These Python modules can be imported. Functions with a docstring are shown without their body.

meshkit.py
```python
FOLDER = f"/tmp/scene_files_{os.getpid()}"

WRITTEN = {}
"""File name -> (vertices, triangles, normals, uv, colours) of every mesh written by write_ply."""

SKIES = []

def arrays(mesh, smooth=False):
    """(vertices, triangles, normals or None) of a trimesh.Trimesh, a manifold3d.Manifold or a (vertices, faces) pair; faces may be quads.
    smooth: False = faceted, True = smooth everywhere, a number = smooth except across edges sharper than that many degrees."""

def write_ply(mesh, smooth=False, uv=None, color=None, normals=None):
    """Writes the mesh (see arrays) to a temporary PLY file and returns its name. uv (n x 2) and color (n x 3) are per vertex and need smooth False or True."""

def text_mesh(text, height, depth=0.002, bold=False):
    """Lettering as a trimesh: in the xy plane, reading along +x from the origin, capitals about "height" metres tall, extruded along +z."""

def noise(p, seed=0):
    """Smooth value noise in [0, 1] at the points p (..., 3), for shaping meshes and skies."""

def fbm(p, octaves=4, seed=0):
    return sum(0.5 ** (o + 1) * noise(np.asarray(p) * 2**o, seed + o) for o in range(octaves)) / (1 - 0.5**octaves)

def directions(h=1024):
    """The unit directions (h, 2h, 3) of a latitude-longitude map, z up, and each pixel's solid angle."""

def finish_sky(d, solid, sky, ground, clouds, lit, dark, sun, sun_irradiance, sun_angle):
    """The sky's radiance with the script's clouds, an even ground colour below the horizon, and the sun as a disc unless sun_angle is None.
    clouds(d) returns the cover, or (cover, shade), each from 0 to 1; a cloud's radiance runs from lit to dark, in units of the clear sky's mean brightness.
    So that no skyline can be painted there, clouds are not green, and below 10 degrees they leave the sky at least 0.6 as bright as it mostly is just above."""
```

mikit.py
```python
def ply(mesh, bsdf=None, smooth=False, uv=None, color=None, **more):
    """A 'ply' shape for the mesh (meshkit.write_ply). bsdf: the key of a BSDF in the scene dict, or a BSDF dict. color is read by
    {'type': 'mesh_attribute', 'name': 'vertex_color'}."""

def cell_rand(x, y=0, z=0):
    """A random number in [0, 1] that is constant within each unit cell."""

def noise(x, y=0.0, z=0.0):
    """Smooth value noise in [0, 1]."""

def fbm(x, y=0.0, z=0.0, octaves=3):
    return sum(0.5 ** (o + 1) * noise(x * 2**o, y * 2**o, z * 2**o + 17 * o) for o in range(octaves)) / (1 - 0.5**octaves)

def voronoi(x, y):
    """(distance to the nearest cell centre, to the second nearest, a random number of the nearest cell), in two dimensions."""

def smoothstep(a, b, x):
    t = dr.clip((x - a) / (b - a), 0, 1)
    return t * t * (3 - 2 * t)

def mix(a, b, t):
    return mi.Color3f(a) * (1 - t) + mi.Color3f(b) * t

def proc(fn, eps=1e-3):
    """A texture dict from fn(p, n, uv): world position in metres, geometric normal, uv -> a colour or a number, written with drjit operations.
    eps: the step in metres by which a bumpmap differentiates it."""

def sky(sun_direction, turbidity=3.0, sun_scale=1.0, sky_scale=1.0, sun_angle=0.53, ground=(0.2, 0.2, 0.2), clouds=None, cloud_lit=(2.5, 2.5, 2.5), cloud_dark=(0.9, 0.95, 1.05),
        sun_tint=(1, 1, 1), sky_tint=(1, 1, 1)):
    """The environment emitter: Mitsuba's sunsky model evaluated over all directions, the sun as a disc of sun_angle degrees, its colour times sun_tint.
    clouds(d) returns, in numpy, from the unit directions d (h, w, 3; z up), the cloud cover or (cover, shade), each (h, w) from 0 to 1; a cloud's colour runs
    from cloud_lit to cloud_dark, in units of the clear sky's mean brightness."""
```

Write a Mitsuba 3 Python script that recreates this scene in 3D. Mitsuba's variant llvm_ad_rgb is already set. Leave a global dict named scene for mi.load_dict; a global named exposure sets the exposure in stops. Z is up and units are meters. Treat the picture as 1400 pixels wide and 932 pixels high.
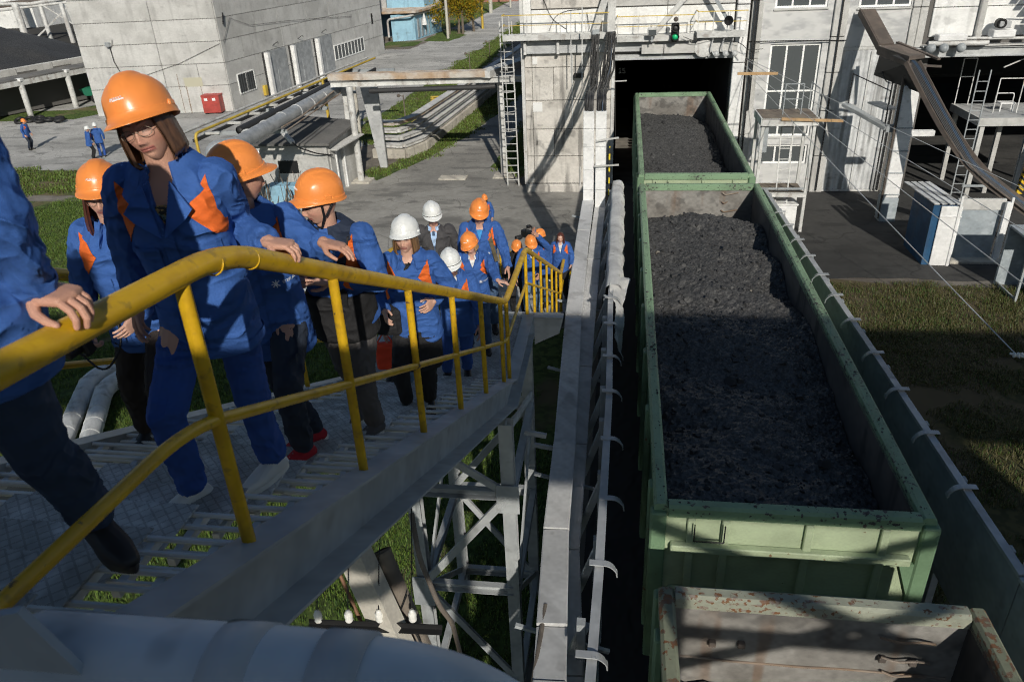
import math, numpy as np, trimesh, shapely.geometry as sg, drjit as dr, mitsuba as mi, manifold3d as m3
import mikit, meshkit
from mikit import noise, fbm, voronoi, cell_rand, smoothstep, mix
T = mi.ScalarTransform4f
rng = np.random.default_rng(7)
# ---------------- camera, sky, exposure ----------------
CAM = np.array([0, 0, 9.8])
AX = np.array([-0.13639, 0.87454, -0.46539]); UP = np.array([-0.02664, 0.46637, 0.88419])
scene = {'camera': {'type': 'thinlens', 'fov': 67.94, 'fov_axis': 'x', 'near_clip': 0.05, 'far_clip': 2000.0, 'aperture_radius': 0.0028, 'focus_distance': 6.0,
                    'to_world': T().look_at(origin=CAM.tolist(), target=(CAM + AX).tolist(), up=UP.tolist())}}
SUN = (0.55, -1.9, 1.0)
scene['daylight'] = mikit.sky(SUN, turbidity=3.0, sky_scale=0.55, sun_scale=1.0, sun_tint=(0.77, 0.94, 1.30))
exposure = 1.8
labels = {}

# ---------------- materials ----------------
def mat(name, d): scene['m_' + name] = d; return 'm_' + name
def pr(col, rough=0.7, **k):
    c = col if isinstance(col, dict) else {'type': 'rgb', 'value': list(col)}
    return {'type': 'principled', 'base_color': c, 'roughness': rough, **k}
def two(d): return {'type': 'twosided', 'bsdf': d}
def bump(d, fn, s=1.0, eps=2e-3): return {'type': 'bumpmap', 'arbitrary': mikit.proc(fn, eps), 'bsdf': d, 'scale': s}
def f3(p, s, o=3): return fbm(p.x * s + 31.7, p.y * s + 11.3, p.z * s + 5.1, o)
def weathered(a, b, s=1.2, streak=0.5, dirt=(0.10, 0.095, 0.09), damt=0.35, fine=14.0):
    def fn(p, n, uv):
        h = p.x * 0.83 + p.y * 0.71
        big = f3(p, s); st = fbm(h * 5.0, p.z * 0.45, 3.0, 3); fi = f3(p, fine, 2)
        c = mix(a, b, smoothstep(0.3, 0.7, big))
        c = c * (0.88 + 0.24 * fi)
        d = smoothstep(0.55, 0.8, st) * streak + smoothstep(0.62, 0.8, f3(p, s * 2.3)) * 0.6
        return mix(c, dirt, dr.clip(d * damt, 0, 1))
    return mikit.proc(fn)
def chipped(a, under, amt=0.62, s=9.0, rust=(0.16, 0.075, 0.035)):
    def fn(p, n, uv):
        k = f3(p, s, 4); k2 = f3(p, 2.2, 3)
        c = mix(a, [x * 0.8 for x in a], smoothstep(0.35, 0.7, k2))
        c = c * (0.9 + 0.2 * f3(p, 40.0, 2))
        m = smoothstep(amt, amt + 0.05, k * 0.75 + k2 * 0.25)
        return mix(c, mix(under, rust, smoothstep(0.4, 0.6, f3(p, 23.0, 2))), m)
    return mikit.proc(fn)
mat('panel', two(pr(weathered((0.52, 0.515, 0.50), (0.43, 0.425, 0.41), dirt=(0.14, 0.135, 0.13)), 0.9)))
mat('panel2', two(pr(weathered((0.47, 0.465, 0.45), (0.55, 0.545, 0.53), dirt=(0.14, 0.135, 0.13)), 0.9)))
mat('panel_warm', two(pr(weathered((0.62, 0.59, 0.55), (0.47, 0.445, 0.41), damt=0.7, streak=0.9), 0.9)))
mat('panel_warm2', two(pr(weathered((0.53, 0.505, 0.47), (0.64, 0.61, 0.57), damt=0.75, streak=0.9), 0.9)))
mat('joint', two(pr((0.12, 0.115, 0.11), 0.95)))
mat('white_band', two(pr(weathered((0.80, 0.80, 0.79), (0.70, 0.70, 0.69), damt=0.35), 0.8)))
mat('white_paint', two(pr(weathered((0.78, 0.78, 0.78), (0.68, 0.68, 0.68), s=3, damt=0.35), 0.6)))
def plaster(p, n, uv):
    a = fbm(p.x * 1.3, p.z * 3.2, p.y, 4); b = fbm(p.x * 6, p.z * 14, p.y, 3)
    c = mix((0.60, 0.60, 0.595), (0.42, 0.425, 0.43), smoothstep(0.4, 0.65, a))
    return mix(c, (0.14, 0.14, 0.145), smoothstep(0.62, 0.74, a * 0.6 + b * 0.4) * 0.75)
mat('plaster', bump(two(pr(mikit.proc(plaster), 0.9)), lambda p, n, uv: 0.02 * fbm(p.x * 5, p.z * 9, p.y * 3, 3)))
mat('corrugated', two(pr(weathered((0.60, 0.61, 0.62), (0.46, 0.47, 0.48), s=1.5, damt=0.7, streak=0.9), 0.6)))
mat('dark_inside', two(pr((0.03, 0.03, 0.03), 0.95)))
mat('steel_grey', two(pr(weathered((0.35, 0.375, 0.39), (0.28, 0.305, 0.325), s=2.5, damt=0.35, dirt=(0.12, 0.10, 0.085)), 0.5)))
mat('steel_light', two(pr(weathered((0.48, 0.49, 0.495), (0.39, 0.40, 0.41), s=2.5, damt=0.4), 0.5)))
mat('steel_tower', two(pr(weathered((0.37, 0.385, 0.39), (0.29, 0.305, 0.315), s=2.5, damt=0.5), 0.5)))
mat('white_steel', two(pr(weathered((0.62, 0.62, 0.61), (0.48, 0.48, 0.47), s=2.2, damt=0.7, dirt=(0.15, 0.10, 0.07)), 0.6)))
mat('galv', two(pr(weathered((0.50, 0.515, 0.53), (0.38, 0.395, 0.41), s=3.0, damt=0.25), 0.45, metallic=0.35)))
mat('tray_lid', two(pr(weathered((0.56, 0.56, 0.56), (0.46, 0.46, 0.46), s=1.6, damt=0.45, fine=20), 0.75)))
mat('pipe_wrap', two(pr(weathered((0.56, 0.57, 0.57), (0.44, 0.45, 0.45), s=2.0, damt=0.6), 0.55)))
mat('bitumen', two(pr((0.035, 0.035, 0.037), 0.6)))
mat('roof_felt', two(pr(weathered((0.15, 0.145, 0.14), (0.10, 0.10, 0.10), s=1.0), 0.95)))
mat('rusty', two(pr(weathered((0.30, 0.25, 0.21), (0.20, 0.135, 0.09), s=2.5, damt=0.5), 0.8)))
mat('brown_steel', two(pr(weathered((0.135, 0.108, 0.092), (0.09, 0.075, 0.066), s=2.0, damt=0.4, dirt=(0.05, 0.04, 0.035)), 0.75)))
mat('duct_rust', two(pr(weathered((0.52, 0.49, 0.45), (0.42, 0.30, 0.20), s=1.7, damt=0.6, dirt=(0.22, 0.12, 0.06)), 0.75)))
def yellowfn(p, n, uv):
    k = f3(p, 11.0, 4); k2 = f3(p, 60.0, 2)
    c = mix((0.62, 0.375, 0.012), (0.50, 0.29, 0.012), smoothstep(0.35, 0.7, k))
    c = mix(c, (0.30, 0.19, 0.03), smoothstep(0.6, 0.75, f3(p, 27.0, 3)) * 0.55)
    return mix(c, (0.10, 0.07, 0.045), smoothstep(0.70, 0.76, k * 0.6 + k2 * 0.4))
mat('yellow', two(pr(mikit.proc(yellowfn), 0.38, specular=0.5)))
mat('yellow_pipe', two(pr(weathered((0.60, 0.43, 0.06), (0.50, 0.34, 0.05), s=2, damt=0.4), 0.5)))
mat('green', two(pr(chipped((0.15, 0.245, 0.145), (0.09, 0.08, 0.07), 0.69, 12.0), 0.55)))
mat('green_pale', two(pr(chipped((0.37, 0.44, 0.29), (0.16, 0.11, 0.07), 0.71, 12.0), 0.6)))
mat('green_rim', two(pr(chipped((0.20, 0.31, 0.19), (0.05, 0.05, 0.05), 0.60, 24.0, (0.07, 0.06, 0.055)), 0.5)))
mat('green_rusty', two(pr(chipped((0.20, 0.215, 0.15), (0.13, 0.085, 0.06), 0.53, 17.0), 0.75)))
def innerfn(p, n, uv):
    a = f3(p, 1.7, 4); b = fbm(p.x * 4 + p.y * 4, p.z * 0.8, 2.0, 3); g = f3(p, 18, 3)
    c = mix((0.16, 0.15, 0.138), (0.25, 0.24, 0.225), smoothstep(0.35, 0.65, a))
    c = mix(c, (0.15, 0.09, 0.055), smoothstep(0.54, 0.74, b) * 0.6)
    c = mix(c, (0.05, 0.048, 0.047), smoothstep(0.55, 0.72, f3(p, 4.0, 3)) * 0.5)
    return c * (0.75 + 0.5 * g)
mat('wagon_inner', two(pr(mikit.proc(innerfn), 0.85)))
def coalfn(p, n, uv):
    g = f3(p, 30, 3)
    c = mix((0.034, 0.034, 0.035), (0.076, 0.075, 0.075), smoothstep(0.35, 0.7, g))
    return mix(c, (0.075, 0.073, 0.071), smoothstep(0.6, 0.75, f3(p, 1.1, 3)) * 0.4)
mat('wagon_side_inner', two(pr(weathered((0.060, 0.056, 0.054), (0.10, 0.088, 0.080), s=1.5, damt=0.9, streak=1.0, dirt=(0.03, 0.03, 0.03)), 0.85)))
mat('coal', two(pr(mikit.proc(coalfn), 0.62, specular=0.5)))
mat('coal_lump', two(pr(mikit.proc(lambda p, n, uv: mix((0.025, 0.025, 0.027), (0.062, 0.062, 0.064), f3(p, 5.0, 3))), 0.6, specular=0.4)))
mat('stone_bit', two(pr((0.22, 0.20, 0.17), 0.9)))
def dirtfn(p, n, uv):
    a = fbm(p.x * 0.35, p.y * 0.35, 0.0, 4); b = fbm(p.x * 3.1, p.y * 3.1, 1.0, 4)
    c = mix((0.115, 0.10, 0.085), (0.17, 0.155, 0.135), smoothstep(0.35, 0.65, a))
    return c * (0.65 + 0.7 * b)
mat('dirt', two(pr(mikit.proc(dirtfn), 0.95)))
def asphaltfn(lo, hi, dark):
    def fn(p, n, uv):
        a = fbm(p.x * 0.28 + 3, p.y * 0.5, 0.0, 4); b = fbm(p.x * 7, p.y * 7, 1.0, 3); s = fbm(p.x * 0.9 + 9, p.y * 2.2, 2.0, 4)
        c = mix(lo, hi, smoothstep(0.3, 0.7, a)) * (0.82 + 0.36 * b)
        c = mix(c, dark, smoothstep(0.56, 0.72, s) * 0.65)
        d1, d2, w = voronoi(p.x * 0.35 + 0.6 * fbm(p.x, p.y, 5.0, 2), p.y * 0.35 + 0.6 * fbm(p.x, p.y, 9.0, 2))
        return mix(c, [x * 0.5 for x in dark], smoothstep(0.022, 0.008, d2 - d1) * 0.4)
    return mikit.proc(fn)
mat('asphalt_light', two(pr(asphaltfn((0.25, 0.248, 0.24), (0.34, 0.335, 0.325), (0.16, 0.158, 0.155)), 0.92)))
mat('asphalt', two(pr(asphaltfn((0.21, 0.203, 0.19), (0.30, 0.29, 0.27), (0.12, 0.116, 0.11)), 0.92)))
mat('asphalt_coal', two(pr(asphaltfn((0.034, 0.034, 0.034), (0.050, 0.049, 0.048), (0.025, 0.025, 0.025)), 0.9)))
mat('ballast', bump(two(pr((0.035, 0.034, 0.033), 0.95)), lambda p, n, uv: 0.06 * f3(p, 12, 3)))
def turffn(lo, hi, dry, amt):
    def fn(p, n, uv):
        a = fbm(p.x * 0.6, p.y * 0.6, 0.0, 4); b = fbm(p.x * 9, p.y * 9, 1.0, 3)
        return mix(mix(lo, hi, smoothstep(0.35, 0.65, b)), dry, smoothstep(amt, amt + 0.2, a))
    return mikit.proc(fn)
mat('turf', two(pr(turffn((0.035, 0.055, 0.012), (0.075, 0.115, 0.025), (0.12, 0.10, 0.055), 0.56), 0.95)))
mat('turf_dry', two(pr(turffn((0.035, 0.038, 0.014), (0.07, 0.065, 0.025), (0.085, 0.068, 0.038), 0.45), 0.95)))
def blade(c): return {'type': 'twosided', 'bsdf': pr(c, 0.6)}
mat('blade_green', blade((0.12, 0.19, 0.03))); mat('blade_dark', blade((0.05, 0.10, 0.018))); mat('blade_dry', blade((0.11, 0.095, 0.042))); mat('blade_olive', blade((0.075, 0.075, 0.02)))
mat('leaf_yellow', {'type': 'principledthin', 'base_color': {'type': 'rgb', 'value': [0.42, 0.29, 0.03]}, 'roughness': 0.6, 'diff_trans': 0.7})
mat('leaf_green', {'type': 'principledthin', 'base_color': {'type': 'rgb', 'value': [0.20, 0.22, 0.03]}, 'roughness': 0.6, 'diff_trans': 0.7})
mat('bark', two(pr((0.16, 0.13, 0.10), 0.9))); mat('bark_white', two(pr((0.5, 0.48, 0.42), 0.9)))
mat('blue_paint', two(pr(weathered((0.30, 0.52, 0.66), (0.25, 0.44, 0.57), s=1.0, damt=0.4), 0.7)))
mat('blue_kiosk', two(pr(weathered((0.015, 0.085, 0.19), (0.012, 0.065, 0.15), s=2), 0.5)))
mat('bluegrey', two(pr(weathered((0.36, 0.40, 0.43), (0.28, 0.32, 0.35), s=4), 0.6)))
mat('red', two(pr(weathered((0.42, 0.06, 0.05), (0.33, 0.05, 0.04), s=3), 0.5)))
mat('green_skip', two(pr((0.02, 0.17, 0.10), 0.6)))
mat('brick_far', two(pr(weathered((0.36, 0.17, 0.13), (0.30, 0.14, 0.11), s=0.6), 0.9)))
mat('black', two(pr((0.012, 0.012, 0.013), 0.5))); mat('rubber', two(pr((0.02, 0.02, 0.021), 0.55))); mat('rubber_grey', two(pr((0.045, 0.045, 0.047), 0.5))); mat('rubber_blue', two(pr((0.035, 0.06, 0.10), 0.5)))
mat('glass', two({'type': 'principled', 'base_color': {'type': 'rgb', 'value': [0.085, 0.095, 0.10]}, 'roughness': 0.12, 'specular': 0.6}))
mat('frame_white', two(pr((0.85, 0.85, 0.84), 0.6)))
mat('cladding', two(pr(weathered((0.56, 0.59, 0.61), (0.46, 0.49, 0.51), s=4, damt=0.5), 0.5)))
mat('tread_bar', two(pr(weathered((0.62, 0.635, 0.64), (0.50, 0.515, 0.52), s=5, damt=0.35), 0.42)))
mat('green_lamp', {'type': 'principled', 'base_color': {'type': 'rgb', 'value': [0.02, 0.5, 0.2]}, 'roughness': 0.3})
mat('wood_plank', two(pr(weathered((0.50, 0.33, 0.17), (0.40, 0.25, 0.13), s=4), 0.8)))
mat('wood_old', two(pr(weathered((0.19, 0.16, 0.13), (0.12, 0.10, 0.085), s=4), 0.9)))
mat('brown_pipe', two(pr((0.20, 0.10, 0.055), 0.7)))
mat('concrete_pale', two(pr(weathered((0.52, 0.49, 0.43), (0.42, 0.39, 0.34), s=2, damt=0.6, fine=40), 0.95)))
mat('porcelain', two(pr((0.75, 0.74, 0.70), 0.2)))
mat('plaque', two(pr((0.46, 0.44, 0.34), 0.8))); mat('paper', two(pr((0.75, 0.75, 0.74), 0.8)))
mat('hazard', two(pr(mikit.proc(lambda p, n, uv: mix((0.65, 0.42, 0.01), (0.015, 0.015, 0.015), dr.select(((p.z * 0.9 + p.x * 0.7) * 5.0 - dr.floor((p.z * 0.9 + p.x * 0.7) * 5.0)) < 0.5, 0.0, 1.0))), 0.6)))
mat('hazard_v', two(pr(mikit.proc(lambda p, n, uv: mix((0.65, 0.5, 0.02), (0.02, 0.02, 0.02), dr.select((p.z * 3.0 - dr.floor(p.z * 3.0)) < 0.5, 0.0, 1.0))), 0.6)))
mat('cloth_white', two(pr(weathered((0.56, 0.56, 0.55), (0.44, 0.44, 0.44), s=2.5, damt=0.5), 0.85)))
mat('purple', two(pr((0.35, 0.20, 0.24), 0.6))); mat('grey_disc', two(pr((0.33, 0.33, 0.32), 0.7)))
# ---------------- geometry helpers ----------------
BF = np.array([[0,2,3],[0,3,1],[4,5,7],[4,7,6],[0,1,5],[0,5,4],[2,6,7],[2,7,3],[0,4,6],[0,6,2],[1,3,7],[1,7,5]])
def bx(x0, x1, y0, y1, z0, z1):
    v = np.array([[x, y, z] for x in (x0, x1) for y in (y0, y1) for z in (z0, z1)], float)
    return trimesh.Trimesh(v, BF, process=False)
def cbx(x0, x1, y0, y1, z0, z1, b=0.01):
    lo, hi = np.array([x0, y0, z0], float), np.array([x1, y1, z1], float); v = []
    for sx in (0, 1):
        for sy in (0, 1):
            for sz in (0, 1):
                c = np.where([sx, sy, sz], hi, lo); i = np.where([sx, sy, sz], -b, b)
                for k in range(3):
                    q = c + i; q[k] = c[k]; v.append(q)
    return trimesh.convex.convex_hull(np.array(v))
def cat(ms):
    ms = [m for m in ms if m is not None and len(m.vertices)]
    V, F, o = [], [], 0
    for m in ms: V.append(np.asarray(m.vertices)); F.append(np.asarray(m.faces) + o); o += len(m.vertices)
    return trimesh.Trimesh(np.vstack(V), np.vstack(F), process=False)
def mv(m, t=(0, 0, 0), rz=0, rx=0, ry=0, s=1.0):
    M = trimesh.transformations.euler_matrix(rx, ry, rz); v = (np.asarray(m.vertices) * s) @ M[:3, :3].T + np.array(t, float)
    return trimesh.Trimesh(v, m.faces, process=False)
def nrm(v): v = np.asarray(v, float); return v / (np.linalg.norm(v) + 1e-12)
def frame(p, q, up=(0, 0, 1)):
    a = nrm(np.subtract(q, p)); u = np.array(up, float)
    if abs(a @ nrm(u)) > 0.98: u = np.array([0, 1.0, 0]) if abs(a[1]) < 0.9 else np.array([1.0, 0, 0])
    s = nrm(np.cross(a, u)); return a, s, np.cross(s, a)     # along, side (right), up
def bar(p, q, w, h, up=(0, 0, 1)):
    p, q = np.array(p, float), np.array(q, float); a, s, u = frame(p, q, up)
    v = np.array([b + s * sx * w / 2 + u * sz * h / 2 for b in (p, q) for sx in (-1, 1) for sz in (-1, 1)])
    return trimesh.Trimesh(v, BF, process=False)
def prof(p, q, poly, up=(0, 0, 1)):
    """extrude a 2-D outline (side, up) from p to q"""
    p, q = np.array(p, float), np.array(q, float); a, s, u = frame(p, q, up)
    m = trimesh.creation.extrude_polygon(sg.Polygon(poly), np.linalg.norm(q - p), engine='earcut'); v = np.asarray(m.vertices)
    return trimesh.Trimesh(p + v[:, :1] * s + v[:, 1:2] * u + v[:, 2:] * a, m.faces[:, ::-1], process=False)
def I_sec(w, h, t=0.012): return [(-w/2,-h/2),(w/2,-h/2),(w/2,-h/2+t),(t/2,-h/2+t),(t/2,h/2-t),(w/2,h/2-t),(w/2,h/2),(-w/2,h/2),(-w/2,h/2-t),(-t/2,h/2-t),(-t/2,-h/2+t),(-w/2,-h/2+t)]
def C_sec(w, h, t=0.012, sgn=1): return [(x * sgn, y) for x, y in [(0,-h/2),(w,-h/2),(w,-h/2+t),(t,-h/2+t),(t,h/2-t),(w,h/2-t),(w,h/2),(0,h/2)]]
def L_sec(w, h, t=0.008): return [(0,0),(w,0),(w,t),(t,t),(t,h),(0,h)]
def pipe(pts, r, n=10, caps=True):
    P = np.array(pts, float); k = len(P); R = np.broadcast_to(r, (k,)); d = np.diff(P, axis=0); d /= np.linalg.norm(d, axis=1)[:, None] + 1e-12
    t = np.vstack([d[:1], (d[1:] + d[:-1]), d[-1:]]); t /= np.linalg.norm(t, axis=1)[:, None] + 1e-12
    u = np.cross(t[0], [0, 0, 1.0] if abs(t[0][2]) < 0.9 else [0, 1.0, 0]); u = nrm(u); V = []
    an = np.arange(n) * 2 * np.pi / n
    for i in range(k):
        u = nrm(u - t[i] * (u @ t[i])); w = np.cross(t[i], u)
        sc = 1.0
        if 0 < i < k - 1: sc = 1 / max(0.5, t[i] @ d[i])
        V.append(P[i] + R[i] * (np.cos(an)[:, None] * u + np.sin(an)[:, None] * w) * (1 if sc == 1 else 1))
    V = np.vstack(V); F = []
    j = np.arange(n); j2 = (j + 1) % n
    for i in range(k - 1): F += [np.stack([i*n+j, i*n+j2, (i+1)*n+j2], 1), np.stack([i*n+j, (i+1)*n+j2, (i+1)*n+j], 1)]
    if caps:
        V = np.vstack([V, P[:1], P[-1:]]); F += [np.stack([j2, j, j*0 + k*n], 1), np.stack([(k-1)*n+j, (k-1)*n+j2, j*0 + k*n+1], 1)]
    m = trimesh.Trimesh(V, np.vstack(F), process=False); m.faces = m.faces[:, ::-1] if m.volume < 0 else m.faces
    return m
def smooth_path(pts, rad=0.15, n=6):
    P = [np.array(p, float) for p in pts]; out = [P[0]]
    for a, b, c in zip(P[:-2], P[1:-1], P[2:]):
        u, v = nrm(a - b), nrm(c - b); r = min(rad, np.linalg.norm(a - b) * .45, np.linalg.norm(c - b) * .45)
        for t in np.linspace(0, 1, n): out.append((1-t)**2 * (b + u*r) + 2*t*(1-t)*b + t*t*(b + v*r))
    return out + [P[-1]]
def ngon(pts_bottom, pts_top):
    """prism between two equal-length rings"""
    a, b = np.array(pts_bottom, float), np.array(pts_top, float)
    return trimesh.convex.convex_hull(np.vstack([a, b]))
def lathe(prof_rz, n=24):
    p = np.array(prof_rz, float); an = np.arange(n) * 2*np.pi/n; k = len(p)
    V = np.array([[r*np.cos(t), r*np.sin(t), z] for r, z in p for t in an]); F = []
    j = np.arange(n); j2 = (j+1) % n
    for i in range(k-1): F += [np.stack([i*n+j, i*n+j2, (i+1)*n+j2], 1), np.stack([i*n+j, (i+1)*n+j2, (i+1)*n+j], 1)]
    return trimesh.Trimesh(V, np.vstack(F), process=False)
def sheet(poly, z, res=None):
    m = trimesh.creation.triangulate_polygon(sg.Polygon(poly), engine='earcut')
    return trimesh.Trimesh(np.c_[m[0], np.full(len(m[0]), z)], m[1], process=False)
def ragged(poly, amp=0.3, step=0.5, seed=0):
    P = sg.Polygon(poly).segmentize(step).exterior.coords; q = np.array(P)[:-1]
    n = meshkit.fbm(np.c_[q * 0.9, np.zeros(len(q))], 3, seed) - .5; n2 = meshkit.fbm(np.c_[q * 0.9, np.ones(len(q)) * 7], 3, seed + 5) - .5
    return q + np.c_[n, n2] * 2 * amp
# ---------------- scene-entry helpers ----------------
used = {}
def num(key):
    k = used.get(key, -1) + 1; used[key] = k
    return key if k == 0 else f'{key}_{k:03d}'
def tag(key, label=None, category=None, group=None, kind=None):
    d = labels.setdefault(key, {})
    for n, v in (('label', label), ('category', category), ('group', group), ('kind', kind)):
        if v: d[n] = v
def put(name, mesh, m, smooth=False, label=None, category=None, group=None, kind=None, **k):
    key = num(name); scene[key] = mikit.ply(mesh, m if m.startswith('m_') else 'm_' + m, smooth, **k); tag(key, label, category, group, kind); return key
def thing(name, label, category, group=None, kind=None):
    key = num(name); tag(key, label, category, group, kind); return key
def part(parent, name, mesh, m, smooth=False, **k): return put(parent + '__' + name, mesh, m, smooth, **k)
def piece(parent, name, shape, to=None):
    key = num(parent + '__' + name); scene[key] = {**shape, **({'to_world': to} if to is not None else {})}; return key
def struct(name, mesh, m, smooth=False, **k): return put(name, mesh, m, smooth, kind='structure', **k)
# ================= SETTING =================
struct('ground', bx(-400, 400, -300, 900, -0.4, 0.0), 'dirt')
struct('yard', sheet(ragged([(-60, 36.2), (-19, 36.2), (-13.5, 42), (-12.5, 60), (-13.0, 86), (-13.2, 180), (-20.5, 180), (-21.5, 105), (-22.6, 84), (-60, 84)], 0.3, 1.2, 1), 0.004), 'asphalt_light')
struct('path', sheet(ragged([(-13.5, 24), (-1.4, 24), (-1.3, 32.4), (-4.6, 33.4), (-5.2, 37), (-6.2, 50), (-6.5, 64), (-7.3, 64), (-8.2, 50), (-10.2, 38), (-13.5, 33)], 0.35, 0.8, 2), 0.006), 'asphalt')
struct('coal_yard', sheet(ragged([(4.3, 23.4), (30, 23.0), (30, 60), (4.9, 60), (4.3, 32)], 0.35, 0.8, 3), 0.006), 'asphalt_coal')
struct('track_bed', bx(-0.45, 4.4, -40, 32.2, 0.002, 0.42), 'ballast')
lawnp = [ragged([(-34, 36.3), (-34, 32.6), (-13.9, 30.5), (-13.9, 33), (-19, 36)], .4, .7, 4), ragged([(-34, 31.5), (-34, 0), (-1.1, -4), (-1.15, 23.6), (-14, 23.4), (-14, 30)], .4, .8, 5),
         ragged([(-12.6, 35.6), (-11.6, 34.2), (-10, 38.5), (-9.0, 42.5), (-7.7, 51), (-6.8, 64), (-8.6, 64), (-9.6, 52), (-10.5, 43), (-11.4, 38.0)], .25, .7, 6), ragged([(-6.3, 36.5), (-5.1, 36), (-4.6, 34.3), (-4.3, 42), (-5.8, 47)], .3, .6, 7),
         ragged([(-16.2, 43), (-13.2, 41), (-12.0, 56), (-12.4, 72), (-11.6, 112), (-14.0, 112), (-15.2, 72), (-15.6, 56)], .3, 1, 8), ragged([(-27, 85), (-22.8, 86.5), (-22.9, 91), (-27, 91.3)], .3, 1, 9), ragged([(-23.4, 103), (-21.6, 108), (-20.6, 175), (-36, 175), (-30, 103)], .5, 2, 10), ragged([(-23, 91), (-19.6, 90), (-18.9, 96), (-20.6, 103), (-22.9, 103)], .5, 1, 30),
         ragged([(-46, 48.8), (-38, 49.5), (-34.5, 56), (-36, 60), (-40.6, 53), (-47, 52)], .3, 1, 33)]
struct('lawn', cat([sheet(p, 0.010) for p in lawnp]), 'turf')
struct('rough_grass', sheet(ragged([(4.42, -3), (30, -3), (30, 22.7), (9.5, 22.6), (7, 23.1), (4.45, 22.8)], .3, .7, 11), 0.012), 'turf_dry')
# grass blades: patches of 1 m, as instances
def blades(n, h, seed, spread=0.5, w=0.007):
    r = np.random.default_rng(seed); x, y = r.uniform(-spread, spread, (2, n)); a = r.uniform(0, 6.28, n); L = h * r.uniform(.45, 1.15, n); lean = r.uniform(.15, .9, n) * L
    c, s = np.cos(a), np.sin(a); ww = w * r.uniform(.7, 1.4, n)
    z0 = np.zeros(n) - .01
    A = np.c_[x - s * ww, y + c * ww, z0]; B = np.c_[x + s * ww, y - c * ww, z0]; C = np.c_[x + c * lean * .4 - s * ww * .7, y + s * lean * .4 + c * ww * .7, L * .65]; D = np.c_[x + c * lean * .4 + s * ww * .7, y + s * lean * .4 - c * ww * .7, L * .65]; E = np.c_[x + c * lean, y + s * lean, L * .85]
    V = np.stack([A, B, C, D, E], 1).reshape(-1, 3); i = np.arange(n)[:, None] * 5
    return trimesh.Trimesh(V, np.vstack([i + [0, 1, 3], i + [0, 3, 2], i + [2, 3, 4]]), process=False)
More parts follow.
